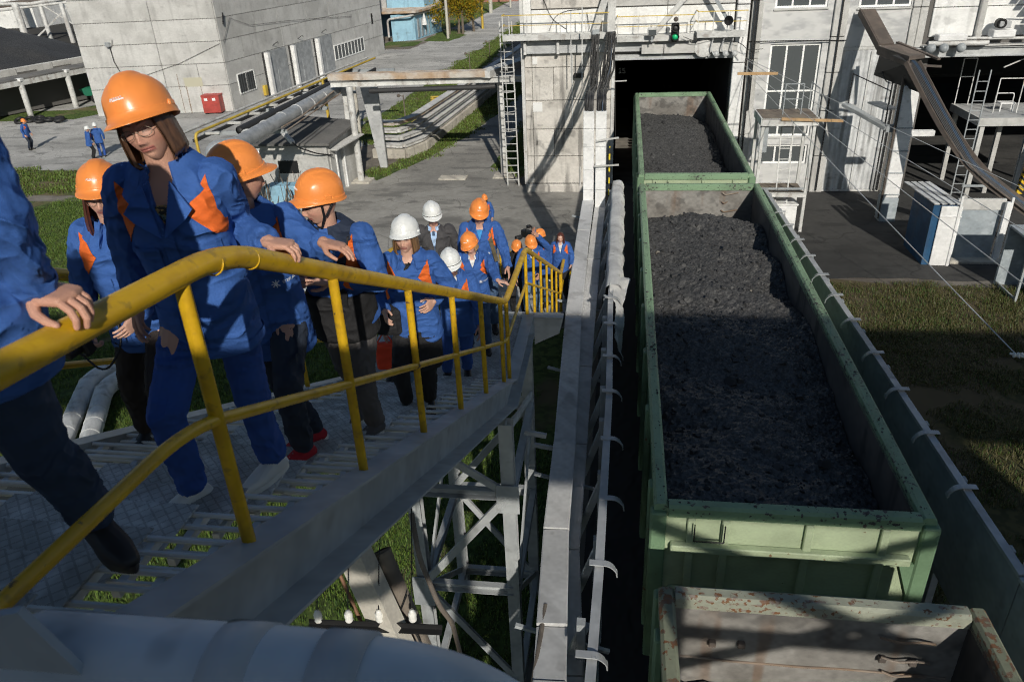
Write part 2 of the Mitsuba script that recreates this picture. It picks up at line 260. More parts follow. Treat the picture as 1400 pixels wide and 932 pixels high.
def grass_group(name, mats, n, h, w=0.007):
    g = {'type': 'shapegroup'}
    for j, (m, fr) in enumerate(mats): g[f's{j}'] = mikit.ply(blades(int(n * fr), h, 40 + j + len(name), .56, w), 'm_' + m)
    scene[name] = g
grass_group('tuft_green', [('blade_green', .5), ('blade_dark', .35), ('blade_olive', .15)], 700, .11)
grass_group('tuft_far', [('blade_green', .55), ('blade_olive', .45)], 170, .14, .018)
grass_group('tuft_dry', [('blade_dry', .4), ('blade_olive', .4), ('blade_dark', .2)], 620, .12)
def scatter(key, group, poly, step, seed, label, keep=None):
    r = np.random.default_rng(seed); P = sg.Polygon(poly); x0, y0, x1, y1 = P.bounds; k = 0
    for x in np.arange(x0, x1, step):
        for y in np.arange(y0, y1, step):
            q = (x + r.uniform(-.3, .3) * step, y + r.uniform(-.3, .3) * step)
            if P.contains(sg.Point(q)) and (keep is None or keep(*q)):
                k += 1; sc = r.uniform(.75, 1.3)
                scene[f'{key}__{k:03d}'] = {'type': 'instance', 'sg': {'type': 'ref', 'id': group}, 'to_world': T().translate([q[0], q[1], .012]).rotate([0, 0, 1], float(r.uniform(0, 360))).scale([1, 1, sc])}
    tag(key, label, 'grass', kind='stuff')
near_lawn = [(-16, 11), (-9, 4), (-4, 3), (-1.1, 3), (-1.1, 12), (-3.5, 20), (-8, 23.5), (-16, 30), (-26, 31), (-26, 24)]
scatter('lawn_grass', 'tuft_green', near_lawn, 0.9, 1, 'short green grass growing below and beside the steel stairs')
for nm, pl_, st in (('verge_grass', lawnp[2], .9), ('wall_grass', lawnp[3], .9), ('road_grass', lawnp[4], 1.1), ('field_grass', lawnp[0], 1.0)):
    scatter(nm, 'tuft_far', pl_, st, 3, {'verge_grass': 'green grass verge at the foot of the stacked ducts', 'wall_grass': 'ragged grass patch by the ladder and pipe column', 'road_grass': 'long green grass strip between the far road and the ducts', 'field_grass': 'strip of grass in front of the paved yard on the left'}[nm])
scatter('dry_grass', 'tuft_dry', [(4.5, 6), (8, 8), (13, 17), (16, 23), (10, 22.3), (7, 22.9), (4.5, 22.4)], 0.85, 2, 'dry olive grass and moss right of the rail track', keep=lambda x, y: meshkit.fbm(np.array([x * .5, y * .5, 0.]), 3) > .42)
# rail track
tr = thing('rail_track', 'dark rail track running under the coal wagons into the portal', 'track')
for x in (1.21, 2.73): part(tr, 'rail', prof((x, -40, .60), (x, 58, .60), I_sec(.13, .17, .03)), 'brown_steel')
part(tr, 'sleeper', cat([bx(.6, 3.35, y, y + .25, .40, .53) for y in np.arange(-39, 57, .6)]), 'wood_old', kind='stuff')

# ================= COAL WAGONS =================
def wagon(y0, y1, lab, rim='green_rim', skin_='green', erim=None, x0=.47, x1=3.46, zt=4.15):
    w = thing('coal_wagon', lab, 'wagon', 'open coal wagons on the track')
    L = y1 - y0; zb = 1.75; t = .10
    for nm, xa, xb in (('side_wall', x0 + .04, x0 + .14), ('side_wall', x1 - .14, x1 - .04)):
        out = 'green'; s = part(w, nm, bx(xa, xb, y0 + .1, y1 - .1, zb, zt - .08), skin_)
        xi = xb + .004 if xa < 2 else xa - .004
        part(w, 'inner_lining', bx(min(xi, xi + (.006 if xa < 2 else -.006)), max(xi, xi + (.006 if xa < 2 else -.006)), y0 + .12, y1 - .12, zb + .05, zt - .1), 'wagon_side_inner')
        for y in np.linspace(y0 + .55, y1 - .55, 8):
            piece(w, 'rib', mikit.ply(cbx(xa - .09 if xa < 2 else xb, xa if xa < 2 else xb + .09, y - .09, y + .09, zb, zt - .1, .02), 'm_green'))
        # rim: pressed top chord
        xr = x0 + .075 if xa < 2 else x1 - .075
        pr_ = [(-.075, -.09), (.075, -.09), (.075, .03), (.045, .06), (-.045, .06), (-.075, .03)]
        part(w, 'top_rim', prof((xr, y0 + .05, zt - .06), (xr, y1 - .05, zt - .06), pr_), rim)
    for ye, sgn in ((y0, -1), (y1, 1)):
        ya, yb = (ye + .05, ye + .13) if sgn < 0 else (ye - .13, ye - .05)
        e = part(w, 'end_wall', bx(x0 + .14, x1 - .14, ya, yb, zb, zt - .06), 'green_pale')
        yi = yb + .004 if sgn < 0 else ya - .010
        part(w, 'inner_lining', bx(x0 + .145, x1 - .145, yi, yi + .006, zb + .05, zt - .08), 'wagon_inner')
        pr_ = [(-.085, -.10), (.085, -.10), (.085, .02), (.05, .05), (-.05, .05), (-.085, .02)]
        ym = (ya + yb) / 2
        part(w, 'end_rim', prof((x0 + .16, ym, zt - .045), (x1 - .16, ym, zt - .045), pr_), erim or rim)
        yo = ya - .05 if sgn < 0 else yb
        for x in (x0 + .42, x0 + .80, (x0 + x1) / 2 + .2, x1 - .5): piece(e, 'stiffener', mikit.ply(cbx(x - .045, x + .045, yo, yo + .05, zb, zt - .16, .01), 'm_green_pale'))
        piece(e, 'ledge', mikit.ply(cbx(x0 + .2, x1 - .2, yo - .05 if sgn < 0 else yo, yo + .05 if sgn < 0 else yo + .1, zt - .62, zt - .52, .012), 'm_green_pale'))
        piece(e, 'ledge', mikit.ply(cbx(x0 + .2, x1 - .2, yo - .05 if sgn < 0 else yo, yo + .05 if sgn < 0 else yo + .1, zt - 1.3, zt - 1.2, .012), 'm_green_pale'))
        for x in (x0 + .05, x1 - .05):      # corner post and gusset
            part(w, 'corner_post', cbx(x - .09, x + .09, ye + (-.02 if sgn < 0 else -.13), ye + (.13 if sgn < 0 else .02), zb, zt - .09, .02), 'green')
        part(w, 'grab_iron', cat([pipe([(x0 + .45, yo - .06, zt - .42), (x0 + .78, yo - .06, zt - .42)], .009, 6), pipe([(x0 + .45, yo - .06, zt - .42), (x0 + .45, yo - .06, zt - .18)], .008, 6), pipe([(x0 + .78, yo - .06, zt - .42), (x0 + .78, yo - .06, zt - .18)], .008, 6)] if sgn < 0 else [pipe([(x0 + .45, yo + .12, zt - .42), (x0 + .78, yo + .12, zt - .42)], .009, 6)]), 'black')
        part(w, 'gusset', cat([ngon([(x1 - .30, yo, zt - .62), (x1 - .12, yo, zt - .62), (x1 - .12, yo, zt - 1.15)], [(x1 - .30, yo + .05, zt - .62), (x1 - .12, yo + .05, zt - .62), (x1 - .12, yo + .05, zt - 1.15)])]), 'green')
    part(w, 'floor', bx(x0 + .1, x1 - .1, y0 + .1, y1 - .1, zb - .12, zb), 'wagon_inner')
    part(w, 'underframe', cat([bx(1.6, 2.35, y0 - .2, y1 + .2, 1.25, 1.62), bx(x0 + .2, x1 - .2, y0, y0 + .3, 1.2, 1.6), bx(x0 + .2, x1 - .2, y1 - .3, y1, 1.2, 1.6)]), 'black')
    for yb_ in (y0 + 2.1, y1 - 2.1):
        for dy in (-.92, .92):
            ws = mv(lathe([(.05, -.8), (.05, -.78), (.47, -.77), (.47, -.66), (.05, -.64), (.05, .64), (.47, .66), (.47, .77), (.05, .78), (.05, .8)], 20), (1.97, yb_ + dy, 1.14), ry=math.pi / 2)
            part(w, 'wheelset', ws, 'brown_steel')
    part(w, 'coupler', cbx(1.85, 2.09, y0 - .45, y0 + .2, 1.3, 1.55, .03), 'brown_steel')
    return w
def spill(y0, y1, seed, key):
    r = np.random.default_rng(seed); ico = trimesh.creation.icosphere(1); ms = []
    for i in range(170):
        s = .005 + .016 * r.random() ** 3; side_ = r.random()
        x, y = ((.50 + r.random() * .10, r.uniform(y0, y1)) if side_ < .42 else (3.33 + r.random() * .10, r.uniform(y0, y1)) if side_ < .84 else (r.uniform(.6, 3.3), y0 + .03 + r.random() * .12))
        v = np.asarray(ico.vertices) * r.uniform(.6, 1.3, 3) * s; ms.append(trimesh.Trimesh(v + [x, y, 4.15 + s * .4], ico.faces, process=False))
    return cat(ms)
w1 = wagon(6.78, 19.45, 'green coal wagon in the middle of the view, heaped with coal, chipped rim')
w2 = wagon(20.25, 32.3, 'farthest green coal wagon, half inside the dark portal')
w3 = wagon(-7.2, 5.64, 'nearest coal wagon at the bottom edge, almost empty with rusty inner end wall', rim='green_rusty', skin_='green_rusty', erim='green_dusty')
for x, z in ((1.02, 3.55), (1.3, 3.56), (2.62, 3.52), (2.9, 3.5)): piece(w3, 'lashing_bracket', mikit.ply(cbx(x - .035, x + .035, 5.44, 5.505, z - .03, z + .03, .008), 'm_brown_steel'))
for z in (3.82, 3.56, 3.36, 3.1): part(w3, 'lashing_hook', pipe(smooth_path([(2.55 + (3.82 - z) * .2, 5.46, z), (2.75, 5.43, z - .03), (2.9, 5.42, z + .02), (3.05, 5.46, z - .04)], .1), .012, 6), 'rusty')
for i, z in enumerate((3.95, 3.72, 3.5, 3.28)): part(w1, 'lashing_hook', pipe(smooth_path([(2.55, 19.26, z), (2.62, 19.24, z - .05), (2.7 + .25 * (i == 0 or i == 2), 19.25, z + .01)], .05), .014, 6), 'rusty')
part(w3, 'weld_seam', pipe([(x, 5.492 + .004 * math.sin(x * 9), 3.30 + .01 * math.sin(x * 3)) for x in np.linspace(.65, 3.25, 24)], .012, 6), 'rusty')
mat('green_dusty', two(pr(chipped((0.30, 0.315, 0.25), (0.20, 0.17, 0.145), 0.57, 26.0), 0.8)))
def coal(y0, y1, hf, seed, label, lumps=1500, x0=.625, x1=3.305, step=.03):
    xs = np.arange(x0, x1, step); ys = np.arange(y0, y1, step); X, Y = np.meshgrid(xs, ys, indexing='ij'); P = np.stack([X, Y, X * 0], -1)
    Z = hf(X, Y) + .42 * (meshkit.fbm(P * [.55, .85, 1] + 3, 2, seed + 7) - .5) + .20 * (meshkit.fbm(P * 1.1, 4, seed) - .5) + .10 * (meshkit.fbm(P * 4, 3, seed + 3) - .5) + .035 * (meshkit.noise(P * 11, seed + 9) - .5) + .032 * (meshkit.noise(P * 21, seed + 8) - .5) + .02 * (meshkit.noise(P * 33, seed + 5) - .5)
    nx, ny = X.shape; idx = np.arange(nx * ny).reshape(nx, ny)
    F = np.vstack([np.c_[idx[:-1, :-1].ravel(), idx[1:, :-1].ravel(), idx[1:, 1:].ravel()], np.c_[idx[:-1, :-1].ravel(), idx[1:, 1:].ravel(), idx[:-1, 1:].ravel()]])
    base = trimesh.Trimesh(np.c_[X.ravel(), Y.ravel(), Z.ravel()], F, process=False)
    key = num('coal_load'); tag(key, label, 'coal', kind='stuff')
    scene[key + '__001'] = mikit.ply(base, 'm_coal', False)
    r = np.random.default_rng(seed); ms = []
    ico = trimesh.creation.icosphere(1)
    for i in range(lumps):
        s = .010 + .055 * r.random() ** 6 if i > 8 else .05 + .05 * r.random()
        x, y = r.uniform(x0 + .08, x1 - .08), r.uniform(y0 + .05, y1 - .05); z = Z[min(nx - 1, int((x - x0) / step)), min(ny - 1, int((y - y0) / step))]
        v = np.asarray(ico.vertices); v = np.clip(v, -r.uniform(.4, .8, 3), r.uniform(.4, .8, 3)) * r.uniform(.6, 1.35, 3) * s
        M = trimesh.transformations.random_rotation_matrix(r.random(3))[:3, :3]; ms.append(trimesh.Trimesh(v @ M.T + [x, y, z + s * .12], ico.faces, process=False))
    scene[key + '__002'] = mikit.ply(cat(ms), 'm_coal_lump', False)
    scene[key + '__003'] = mikit.ply(cat([mv(m, (0, 0, .004)) for m in ms[60::391]]), 'm_stone_bit', False)
def hmid(X, Y):
    yy = Y - 6.9
    crest = np.interp(Y, [6.9, 8, 10, 11.5, 12.7, 13.3, 14.0, 14.25, 14.7, 15.6, 16.8, 17.9, 18.6, 19.35], [3.42, 3.50, 3.54, 3.62, 3.70, 3.68, 3.58, 3.55, 3.58, 3.64, 3.64, 3.56, 3.32, 3.10])
    edge = np.clip((X - 2.45) / .9, 0, 1) ** 1.6 * .15 * np.interp(Y, [7, 12, 14, 15, 19], [1.4, .9, 1.2, .5, .5])
    return crest + .05 + .10 * np.exp(-((X - 1.7) / .8) ** 2) - edge + .07 * np.sin(X * 2.2 + Y * 3.0) * np.interp(Y, [7, 12, 13, 19], [.2, 1, 1, .3])
coal(6.93, 19.31, hmid, 21, 'black coal heaped in the middle wagon with a hollow across it', 3600)
scene['coal_load__004'] = mikit.ply(spill(6.8, 19.4, 77, 0), 'm_coal_lump', False)
coal(20.4, 32.1, lambda X, Y: np.interp(Y, [20.4, 22, 29, 30.5, 32.1], [3.28, 3.5, 3.62, 3.52, 3.36]) - np.clip((X - 2.2) / 1.1, 0, 1) ** 2 * .35, 33, 'black coal in the farthest wagon at the portal', 900, step=.045)
coal(-6.9, 5.5, lambda X, Y: 2.86 + .0 * X, 35, 'low layer of coal on the floor of the nearest wagon', 150, step=.06)

# ================= TRACK SIDE BARRIERS =================
def barrier(xf, ys, zt, side, label, pans, straps, brace=True, mat_='galv'):
    b = thing('trackside_screen', label, 'barrier', 'steel screens along both sides of the track')
    for (ya, yb, dz) in pans:
        xa, xb = xf(ya), xf(yb)
        part(b, 'panel', bar((xa, ya + .01, zt + dz - .75), (xb, yb - .01, zt + dz - .75), .035, 1.5), 'steel_grey')
        part(b, 'top_rail', bar((xa, ya + .01, zt + dz - .005), (xb, yb - .01, zt + dz - .005), .10, .05), mat_)
        part(b, 'mid_rail', bar((xa + side * .05, ya, zt + dz - .8), (xb + side * .05, yb, zt + dz - .8), .05, .07), 'steel_grey')
        for y in np.arange(ya + .5, yb, 1.25):
            x = xf(y)
            if brace: piece(b, 'brace', mikit.ply(cat([bar((x + side * .05, y, zt - .10), (x + side * .42, y + .1, zt - 1.3), .09, .07, (0, 1, 0))]), 'm_steel_grey'))
            piece(b, 'post', mikit.ply(bx(min(x + side * .05, x + side * .14), max(x + side * .05, x + side * .14), y - .05, y + .05, .3, zt - .06), 'm_steel_grey'))
    for y in straps:
        x = xf(y); an = np.linspace(0, 1, 7); pts = [(x + side * .11, y, zt + .055)] + [(x - side * (.04 + .16 * math.sin(a * 1.45)), y + .02 * a, zt + .055 - .20 * (1 - math.cos(a * 1.45))) for a in an]
        part(b, 'strap', cat([bar(p, q, .085, .012, (0, 0, 1) if i < 6 else (-side, 0, .3)) for i, (p, q) in enumerate(zip(pts[:-1], pts[1:]))]), mat_)
    return b
xl = lambda y: float(np.interp(y, [3, 5.5, 6.6, 7, 8, 12, 22, 30], [-.22, -.20, -.10, -.05, -.06, -.13, -.18, -.2]))
bl = barrier(xl, 0, 3.63, -1, 'grey steel screen with curved straps between the cable ducts and the wagons', [(2.6, 6.35, 0), (6.35, 9.75, .03), (9.75, 13.2, .0), (13.2, 16.2, .0), (16.2, 19, 0), (19, 21.4, 0)], [5.1, 6.33, 7.45, 8.72, 9.97, 11.07, 12.28, 13.4])
xr_ = lambda y: float(np.interp(y, [3, 7, 9.2, 12, 14, 17, 20.7], [4.42, 4.33, 4.25, 4.15, 4.06, 3.94, 3.83]))
brr = barrier(xr_, 0, 3.63, 1, 'grey steel screen with curved straps right of the middle wagon', [(3, 6.6, -.02), (6.6, 10.7, .0), (10.7, 14.2, .0), (14.2, 17.4, .0), (17.4, 20.7, 0)], [18.6, 17.64, 16.67, 15.7, 14.68, 13.7, 12.65, 11.45, 10.32, 9.19, 8.03])
# torn sheet draped over the left screen
def torn():
    n, k = 70, 15; V = []
    prof_ = [(-.30, -1.25), (-.285, -.9), (-.27, -.55), (-.255, -.2), (-.24, .0), (-.19, .05), (-.11, .07), (-.03, .07), (.03, .05), (.075, -.0), (.085, -.06), (.09, -.12), (.095, -.2), (.1, -.28), (.1, -.33)]
    for i in range(n):
        y = 13.9 + (21.2 - 13.9) * i / (n - 1)
        for j, (x, z) in enumerate(prof_):
            q = np.array([y * 1.3, j * .3, 0.]); w = meshkit.fbm(q, 3, 4) - .5; w2 = meshkit.noise(np.array([y * 4.0, j * .6, 3.]), 8) - .5
            edge = (j > 8) * (w2 * .16); V.append((x + w * .05 + edge * .5, y, 3.66 + z + w * .06 - abs(edge) * .4))
    idx = np.arange(n * k).reshape(n, k); F = np.vstack([np.c_[idx[:-1, :-1].ravel(), idx[1:, :-1].ravel(), idx[1:, 1:].ravel()], np.c_[idx[:-1, :-1].ravel(), idx[1:, 1:].ravel(), idx[:-1, 1:].ravel()]])
    flap = []; pts = np.array([(-.18, 13.95, 3.72), (.10, 14.6, 3.6), (.24, 14.3, 3.66), (.12, 13.6, 3.5), (-.02, 13.1, 3.62), (.12, 12.4, 3.35), (.10, 11.7, 3.2), (-.05, 11.9, 3.63)])
    f = [(0, 1, 2), (0, 2, 3), (0, 3, 4), (4, 3, 5), (4, 5, 7), (5, 6, 7)]
    m = trimesh.Trimesh(pts, f, process=False)
    for _ in range(4): m = m.subdivide()
    v = np.array(m.vertices); v += (meshkit.fbm(v * 4, 3, 2)[:, None] - .5) * np.array([.10, .05, .12]); m = trimesh.Trimesh(v, m.faces, process=False)
    a = trimesh.Trimesh(np.array(V), F, process=False)
    return a, m
ta, tb = torn()
tq = thing('torn_sheet', 'torn whitish sheet draped over the left screen by the wagon', 'sheet'); part(tq, 'cover', ta, 'cloth_white', True); part(tq, 'torn_flap', tb, 'cloth_white', True)
def crumple():
    m = trimesh.creation.icosphere(4); v = np.array(m.vertices) * [.22, .5, .45]; v *= (1 + .5 * (meshkit.fbm(np.array(m.vertices) * 2.5, 4, 6) - .5))[:, None]; return trimesh.Trimesh(v + [4.55, 6.4, 3.45], m.faces, process=False)
put('crumpled_sheet', crumple(), 'cloth_white', False, 'crumpled grey sheet hanging on the right screen near the bottom right corner', 'sheet')

# ================= CABLE DUCTS =================
def duct(name_label, ctr, w, h, segs, m='tray_lid'):
    d = thing('cable_duct', name_label, 'duct', 'pale cable ducts left of the track')
    P = [np.array(p, float) for p in ctr]
    for (t0, t1, dz) in segs:
        yv = lambda y: np.array([np.interp(y, [p[1] for p in P], [p[0] for p in P]), y, np.interp(y, [p[1] for p in P], [p[2] for p in P])])
        ys_ = [t0 + .012] + [p[1] for p in P if t0 + .3 < p[1] < t1 - .3] + [t1 - .012]
        for a, b in zip(ys_[:-1], ys_[1:]):
            A, B = yv(a) + [0, 0, dz], yv(b) + [0, 0, dz]
            part(d, 'lid', prof(A, B, [(-w/2 - .012, -.035), (w/2 + .012, -.035), (w/2 + .012, .0), (w/2 - .004, .008), (-w/2 + .004, .008), (-w/2 - .012, 0)]), m)
            part(d, 'side_channel', prof(A, B, [(-w/2, -h), (w/2, -h), (w/2, -.036), (-w/2, -.036)]), 'galv')
    return d
def nearer(P, k=.7416): return [(x * k, y * k, 9.8 - k * (9.8 - z)) for x, y, z in P]
c1 = [(-.44, 2.4, 3.86), (-.549, 4.87, 3.53), (-.69, 7.3, 3.2), (-.72, 9.2, 3.2), (-.86, 13.57, 3.2), (-.905, 17.8, 3.2), (-.905, 21.3, 3.2)]
d1 = duct('upper pale cable duct beside the stairs, ending at the tall white risers', c1, .30, .19, [(2.4, 4.9, .0), (4.9, 5.64, -.012), (5.64, 7.34, .025), (7.34, 9.2, .04), (9.2, 11.3, .0), (11.3, 13.57, -.008), (13.57, 15.9, 0.008), (15.9, 18.5, 0), (18.5, 20.5, 0.008), (20.5, 21.0, 0)])
c2 = [(-.27, 2.4, 3.3), (-.356, 4.87, 3.09), (-.549, 7.3, 2.9), (-.556, 9.2, 2.9), (-.593, 13.57, 2.94), (-.593, 17.8, 2.98), (-.57, 21.3, 3.01)]
d2 = duct('lower pale cable duct on the wagon side of its twin', c2, .28, .16, [(2.4, 5.34, 0), (5.34, 7.34, 0), (7.34, 8.6, .015), (8.6, 9.64, 0), (9.64, 12.0, .0), (12.0, 14.5, .008), (14.5, 17.1, 0), (17.1, 19.3, .008), (19.3, 21.0, 0)])
for d, x0, x1, zb in ((d1, -1.053, -.764, 3.0), (d2, -.716, -.426, 2.82)):
    zs = [zb, 3.5, 4.06, 4.7, 5.2, 5.66]
    for a, b in zip(zs[:-1], zs[1:]): part(d, 'riser', cbx(x0, x1, 21.0, 21.2, a + .005, b - .005, .01), 'white_paint')
for i, y in enumerate((5.9, 8.8, 11.9, 14.8, 17.8, 20.4)):
    x = np.interp(y, [p[1] for p in c1], [p[0] for p in c1])
    bk = thing('duct_bracket', ['nearest', 'second nearest', 'third', 'fourth', 'fifth', 'farthest'][i] + ' steel bracket carrying the two cable ducts, counted from the stairs', 'bracket', 'brackets under the cable ducts')
    part(bk, 'arm', bar((x - .42, y, 2.95 if y > 7 else 3.1), (x + .62, y, 2.68 if y > 7 else 2.8), .045, .04), 'steel_grey'); part(bk, 'post', bar((x - .05, y + .06, 0), (x - .05, y + .06, 2.9), .07, .07), 'steel_grey')
put('timber_strip', cat([pipe(nearer([(-1.02, 4.0, 1.3), (-1.02, 5.6, 1.25), (-.96, 6.4, 1.3), (-.93, 8.0, 1.18)]), .026, 8)]), 'wood_old', label='warped timber strip leaning against the near end of the cable duct', category='timber')

# ================= STAIRCASE =================
zf = lambda y: 8.82 - .479 * y           # tread line of the upper flight
S = thing('steel_staircase', 'grey steel staircase with yellow tube railings descending beside the cable ducts', 'staircase')
SL = .479; XR, XL = -1.25, -3.08
def stringer(y0, y1, zt0, x, sgn):       # zt0: z of top flange at y0
    return prof((x, y0, zt0 - .17), (x, y1, zt0 - .17 - SL * (y1 - y0)), C_sec(.15, .34, .014, sgn))
st = 9.8 - .934
top = lambda y: st - SL * y
part(S, 'stringer', stringer(.62, 7.62, top(.62), XR - .055, 1), 'steel_grey')
part(S, 'stringer', stringer(.62, 7.62, top(.62), XL + .055, -1), 'steel_grey')
ytr = np.arange(.9, 7.65, .285)
for i, y in enumerate(ytr):
    z = zf(y); ms = []
    for dy in (-.105, -.035, .035, .105): ms.append(pipe([(XL + .06, y + dy, z), (XR - .06, y + dy, z)], .0115, 6))
    for x in (XL + .12, XL + .55, XR - .12, XR - .36): ms.append(bar((x, y - .13, z - .025), (x, y + .13, z - .025), .03, .035))
    part(S, 'tread', cat(ms), 'tread_bar')
    xa, xb = -2.5 + .05 * math.sin(i * 2.1), -1.60 + .04 * math.sin(i * 1.3)
    part(S, 'tread_plate', mv(cbx(xa, xb, -.15, .15, -.004, .004, .003), (0, y, z + .0175), rx=-.06 + .03 * math.sin(i * 3.3)), 'tread_plate')
mat('tread_plate', bump(two(pr(mikit.proc(lambda p, n, uv: mix((0.31, 0.305, 0.29), (0.50, 0.50, 0.49), smoothstep(.35, .7, f3(p, 5.0, 3))) * (0.72 + .56 * f3(p, 30., 2)) * dr.select(dr.minimum(abs(((p.x + p.y) * 17 - dr.floor((p.x + p.y) * 17)) - .5), abs(((p.x - p.y) * 17 - dr.floor((p.x - p.y) * 17)) - .5)) < .09, .72, 1.0)), 0.75)), lambda p, n, uv: .003 * f3(p, 40, 2)))
# landings and lower flights
for (ya, yb, z) in ((7.62, 9.5, 5.13), (15.4, 17.3, 2.3)):
    part(S, 'landing', cat([bx(XL + .05, XR - .05, ya, yb, z - .012, z)] + [bar((XL + .05, ya + .12 + .24 * k, z - .04), (XR - .05, ya + .12 + .24 * k, z - .04), .03, .05) for k in range(8)]), 'tread_plate')
    for x, sgn in ((XR - .055, 1), (XL + .055, -1)): part(S, 'stringer', prof((x, ya, z + .05 - .17), (x, yb, z + .05 - .17), C_sec(.15, .34, .014, sgn)), 'steel_grey')
part(S, 'landing_beam', cat([ngon([(XR + .1, 9.47, 5.16), (-.74, 9.47, 5.16), (-.80, 9.47, 4.90), (XR + .1, 9.47, 4.72)], [(XR + .1, 9.485, 5.16), (-.74, 9.485, 5.16), (-.80, 9.485, 4.90), (XR + .1, 9.485, 4.72)]), bx(XR + .1, -.74, 9.42, 9.56, 5.16, 5.172)]), 'steel_light')
for (ya, yb, z0) in ((9.5, 15.4, 5.13), (17.3, 22.1, 2.3)):
    for x, sgn in ((XR - .055, 1), (XL + .055, -1)): part(S, 'stringer', prof((x, ya, z0 + .05 - .17), (x, yb, z0 + .05 - .17 - SL * (yb - ya)), C_sec(.15, .34, .014, sgn)), 'steel_grey')
    for y in np.arange(ya + .2, yb, .285):
        z = z0 - SL * (y - ya) ; part(S, 'tread', cat([pipe([(XL + .06, y + dy, z), (XR - .06, y + dy, z)], .0115, 5) for dy in (-.1, -.03, .04, .11)]), 'tread_bar')
# handrails: the rail levels out above the top of the flight, as its mid rail does
def rail_side(x, near):
    HR = [(x, 1.02, 9.8 - .715), (x, 1.55, 9.8 - .775), (x, 2.12, 9.8 - .838), (x, 7.66, 9.8 - .838 - SL * 5.54 - .09), (x, 9.53, 6.13), (x, 15.4, 6.13 - SL * 5.87), (x, 17.3, 3.30), (x, 22.0, 1.05)]
    part(S, 'handrail', pipe(smooth_path(HR, .22, 7), .038 if near else .036, 14), 'yellow', True)
    MR = [(x, .95, 9.8 - 1.17), (x, 1.72, 9.8 - 1.235), (x, 7.6, 9.8 - 1.235 - SL * 5.88), (x, 9.5, 5.65), (x, 15.4, 5.65 - SL * 5.9), (x, 17.3, 2.82), (x, 22.0, .55)]
    part(S, 'mid_rail', pipe(smooth_path(MR, .2, 7), .021, 10), 'yellow', True)
    hz = lambda y: np.interp(y, [p[1] for p in HR], [p[2] for p in HR])
    for y in (1.87, 2.96, 4.05, 5.14, 6.23, 7.30): part(S, 'post', pipe([(x, y, top(y) - .02), (x, y, hz(y) - .02)], .0235, 10), 'yellow', True)
    for y in (7.70, 9.50): part(S, 'post', pipe([(x, y, 5.15), (x, y, hz(y) - .02)], .0235, 10), 'yellow', True)
    for y in np.arange(10.4, 15.4, .95): part(S, 'post', pipe([(x, y, 5.18 - SL * (y - 9.5)), (x, y, hz(y))], .022, 8), 'yellow', True)
    for y in (15.5, 17.2): part(S, 'post', pipe([(x, y, 2.3), (x, y, hz(y))], .022, 8), 'yellow', True)
    for y in (18.4, 19.8, 21.2): part(S, 'post', pipe([(x, y, 2.35 - SL * (y - 17.3)), (x, y, hz(y))], .022, 8), 'yellow', True)
rail_side(XR, True); rail_side(XL, False)
for y in (2.05, 2.28):                         # weld beads of the bend
    part(S, 'weld_bead', mv(mv(trimesh.creation.torus(.0375, .003, 24, 8), rx=math.pi / 2 - .25), (XR, y, (8.953 if y < 2.1 else 8.879)), rx=.0), 'yellow', True)
# braced tower under the landing
tw = thing('stair_tower', 'grey braced steel tower carrying the stair landing', 'tower')
for x in (-1.26, -2.47, ):
    for y in (7.3, 9.35): part(tw, 'column', prof((x, y, 0), (x, y, 4.85), I_sec(.16, .16, .012), (0, 1, 0)), 'steel_tower')
for y in (7.3, 9.35):
    for z in (3.83, 2.24, .5): part(tw, 'cross_beam', prof((-2.47, y - .02, z), (-1.26, y - .02, z), C_sec(.09, .14, .01)), 'steel_tower')
    part(tw, 'diagonal', bar((-2.44, y - .10, 2.30), (-1.28, y - .10, 3.80), .10, .05, (0, 1, 0)), 'steel_tower')
    part(tw, 'diagonal', bar((-1.30, y - .06, .55), (-2.42, y - .06, 2.15), .09, .05, (0, 1, 0)), 'steel_tower')
    part(tw, 'diagonal', bar((-2.9, y - .08, 5.0), (-1.34, y - .08, 3.9), .09, .05, (0, 1, 0)), 'steel_tower')
for x in (-1.26, -2.47):
    for z in (3.83, 2.24, .5): part(tw, 'cross_beam', prof((x, 7.3, z), (x, 9.35, z), C_sec(.09, .12, .01)), 'steel_tower')
    part(tw, 'diagonal', bar((x + .06, 7.35, 2.3), (x + .06, 9.3, 3.8), .09, .03, (1, 0, 0)), 'steel_tower')
    part(tw, 'diagonal', bar((x + .06, 9.3, 4.0), (x + .06, 7.4, 4.75), .09, .03, (1, 0, 0)), 'steel_tower')
    part(tw, 'diagonal', bar((x + .03, 9.3, .5), (x + .03, 7.35, 2.1), .09, .03, (1, 0, 0)), 'steel_tower')
part(tw, 'gusset_plate', bx(-1.40, -1.12, 7.175, 7.187, 3.58, 4.0), 'steel_tower'); part(tw, 'gusset_plate', bx(-2.61, -2.33, 7.175, 7.187, 1.9, 2.4), 'steel_grey')
for y in (8.0, 8.9): part(tw, 'tie', bar((-1.2, y + .4, 3.95 if y < 8.5 else 3.1), (-.9, y + .4, 3.9 if y < 8.5 else 3.05), .05, .06), 'steel_tower')
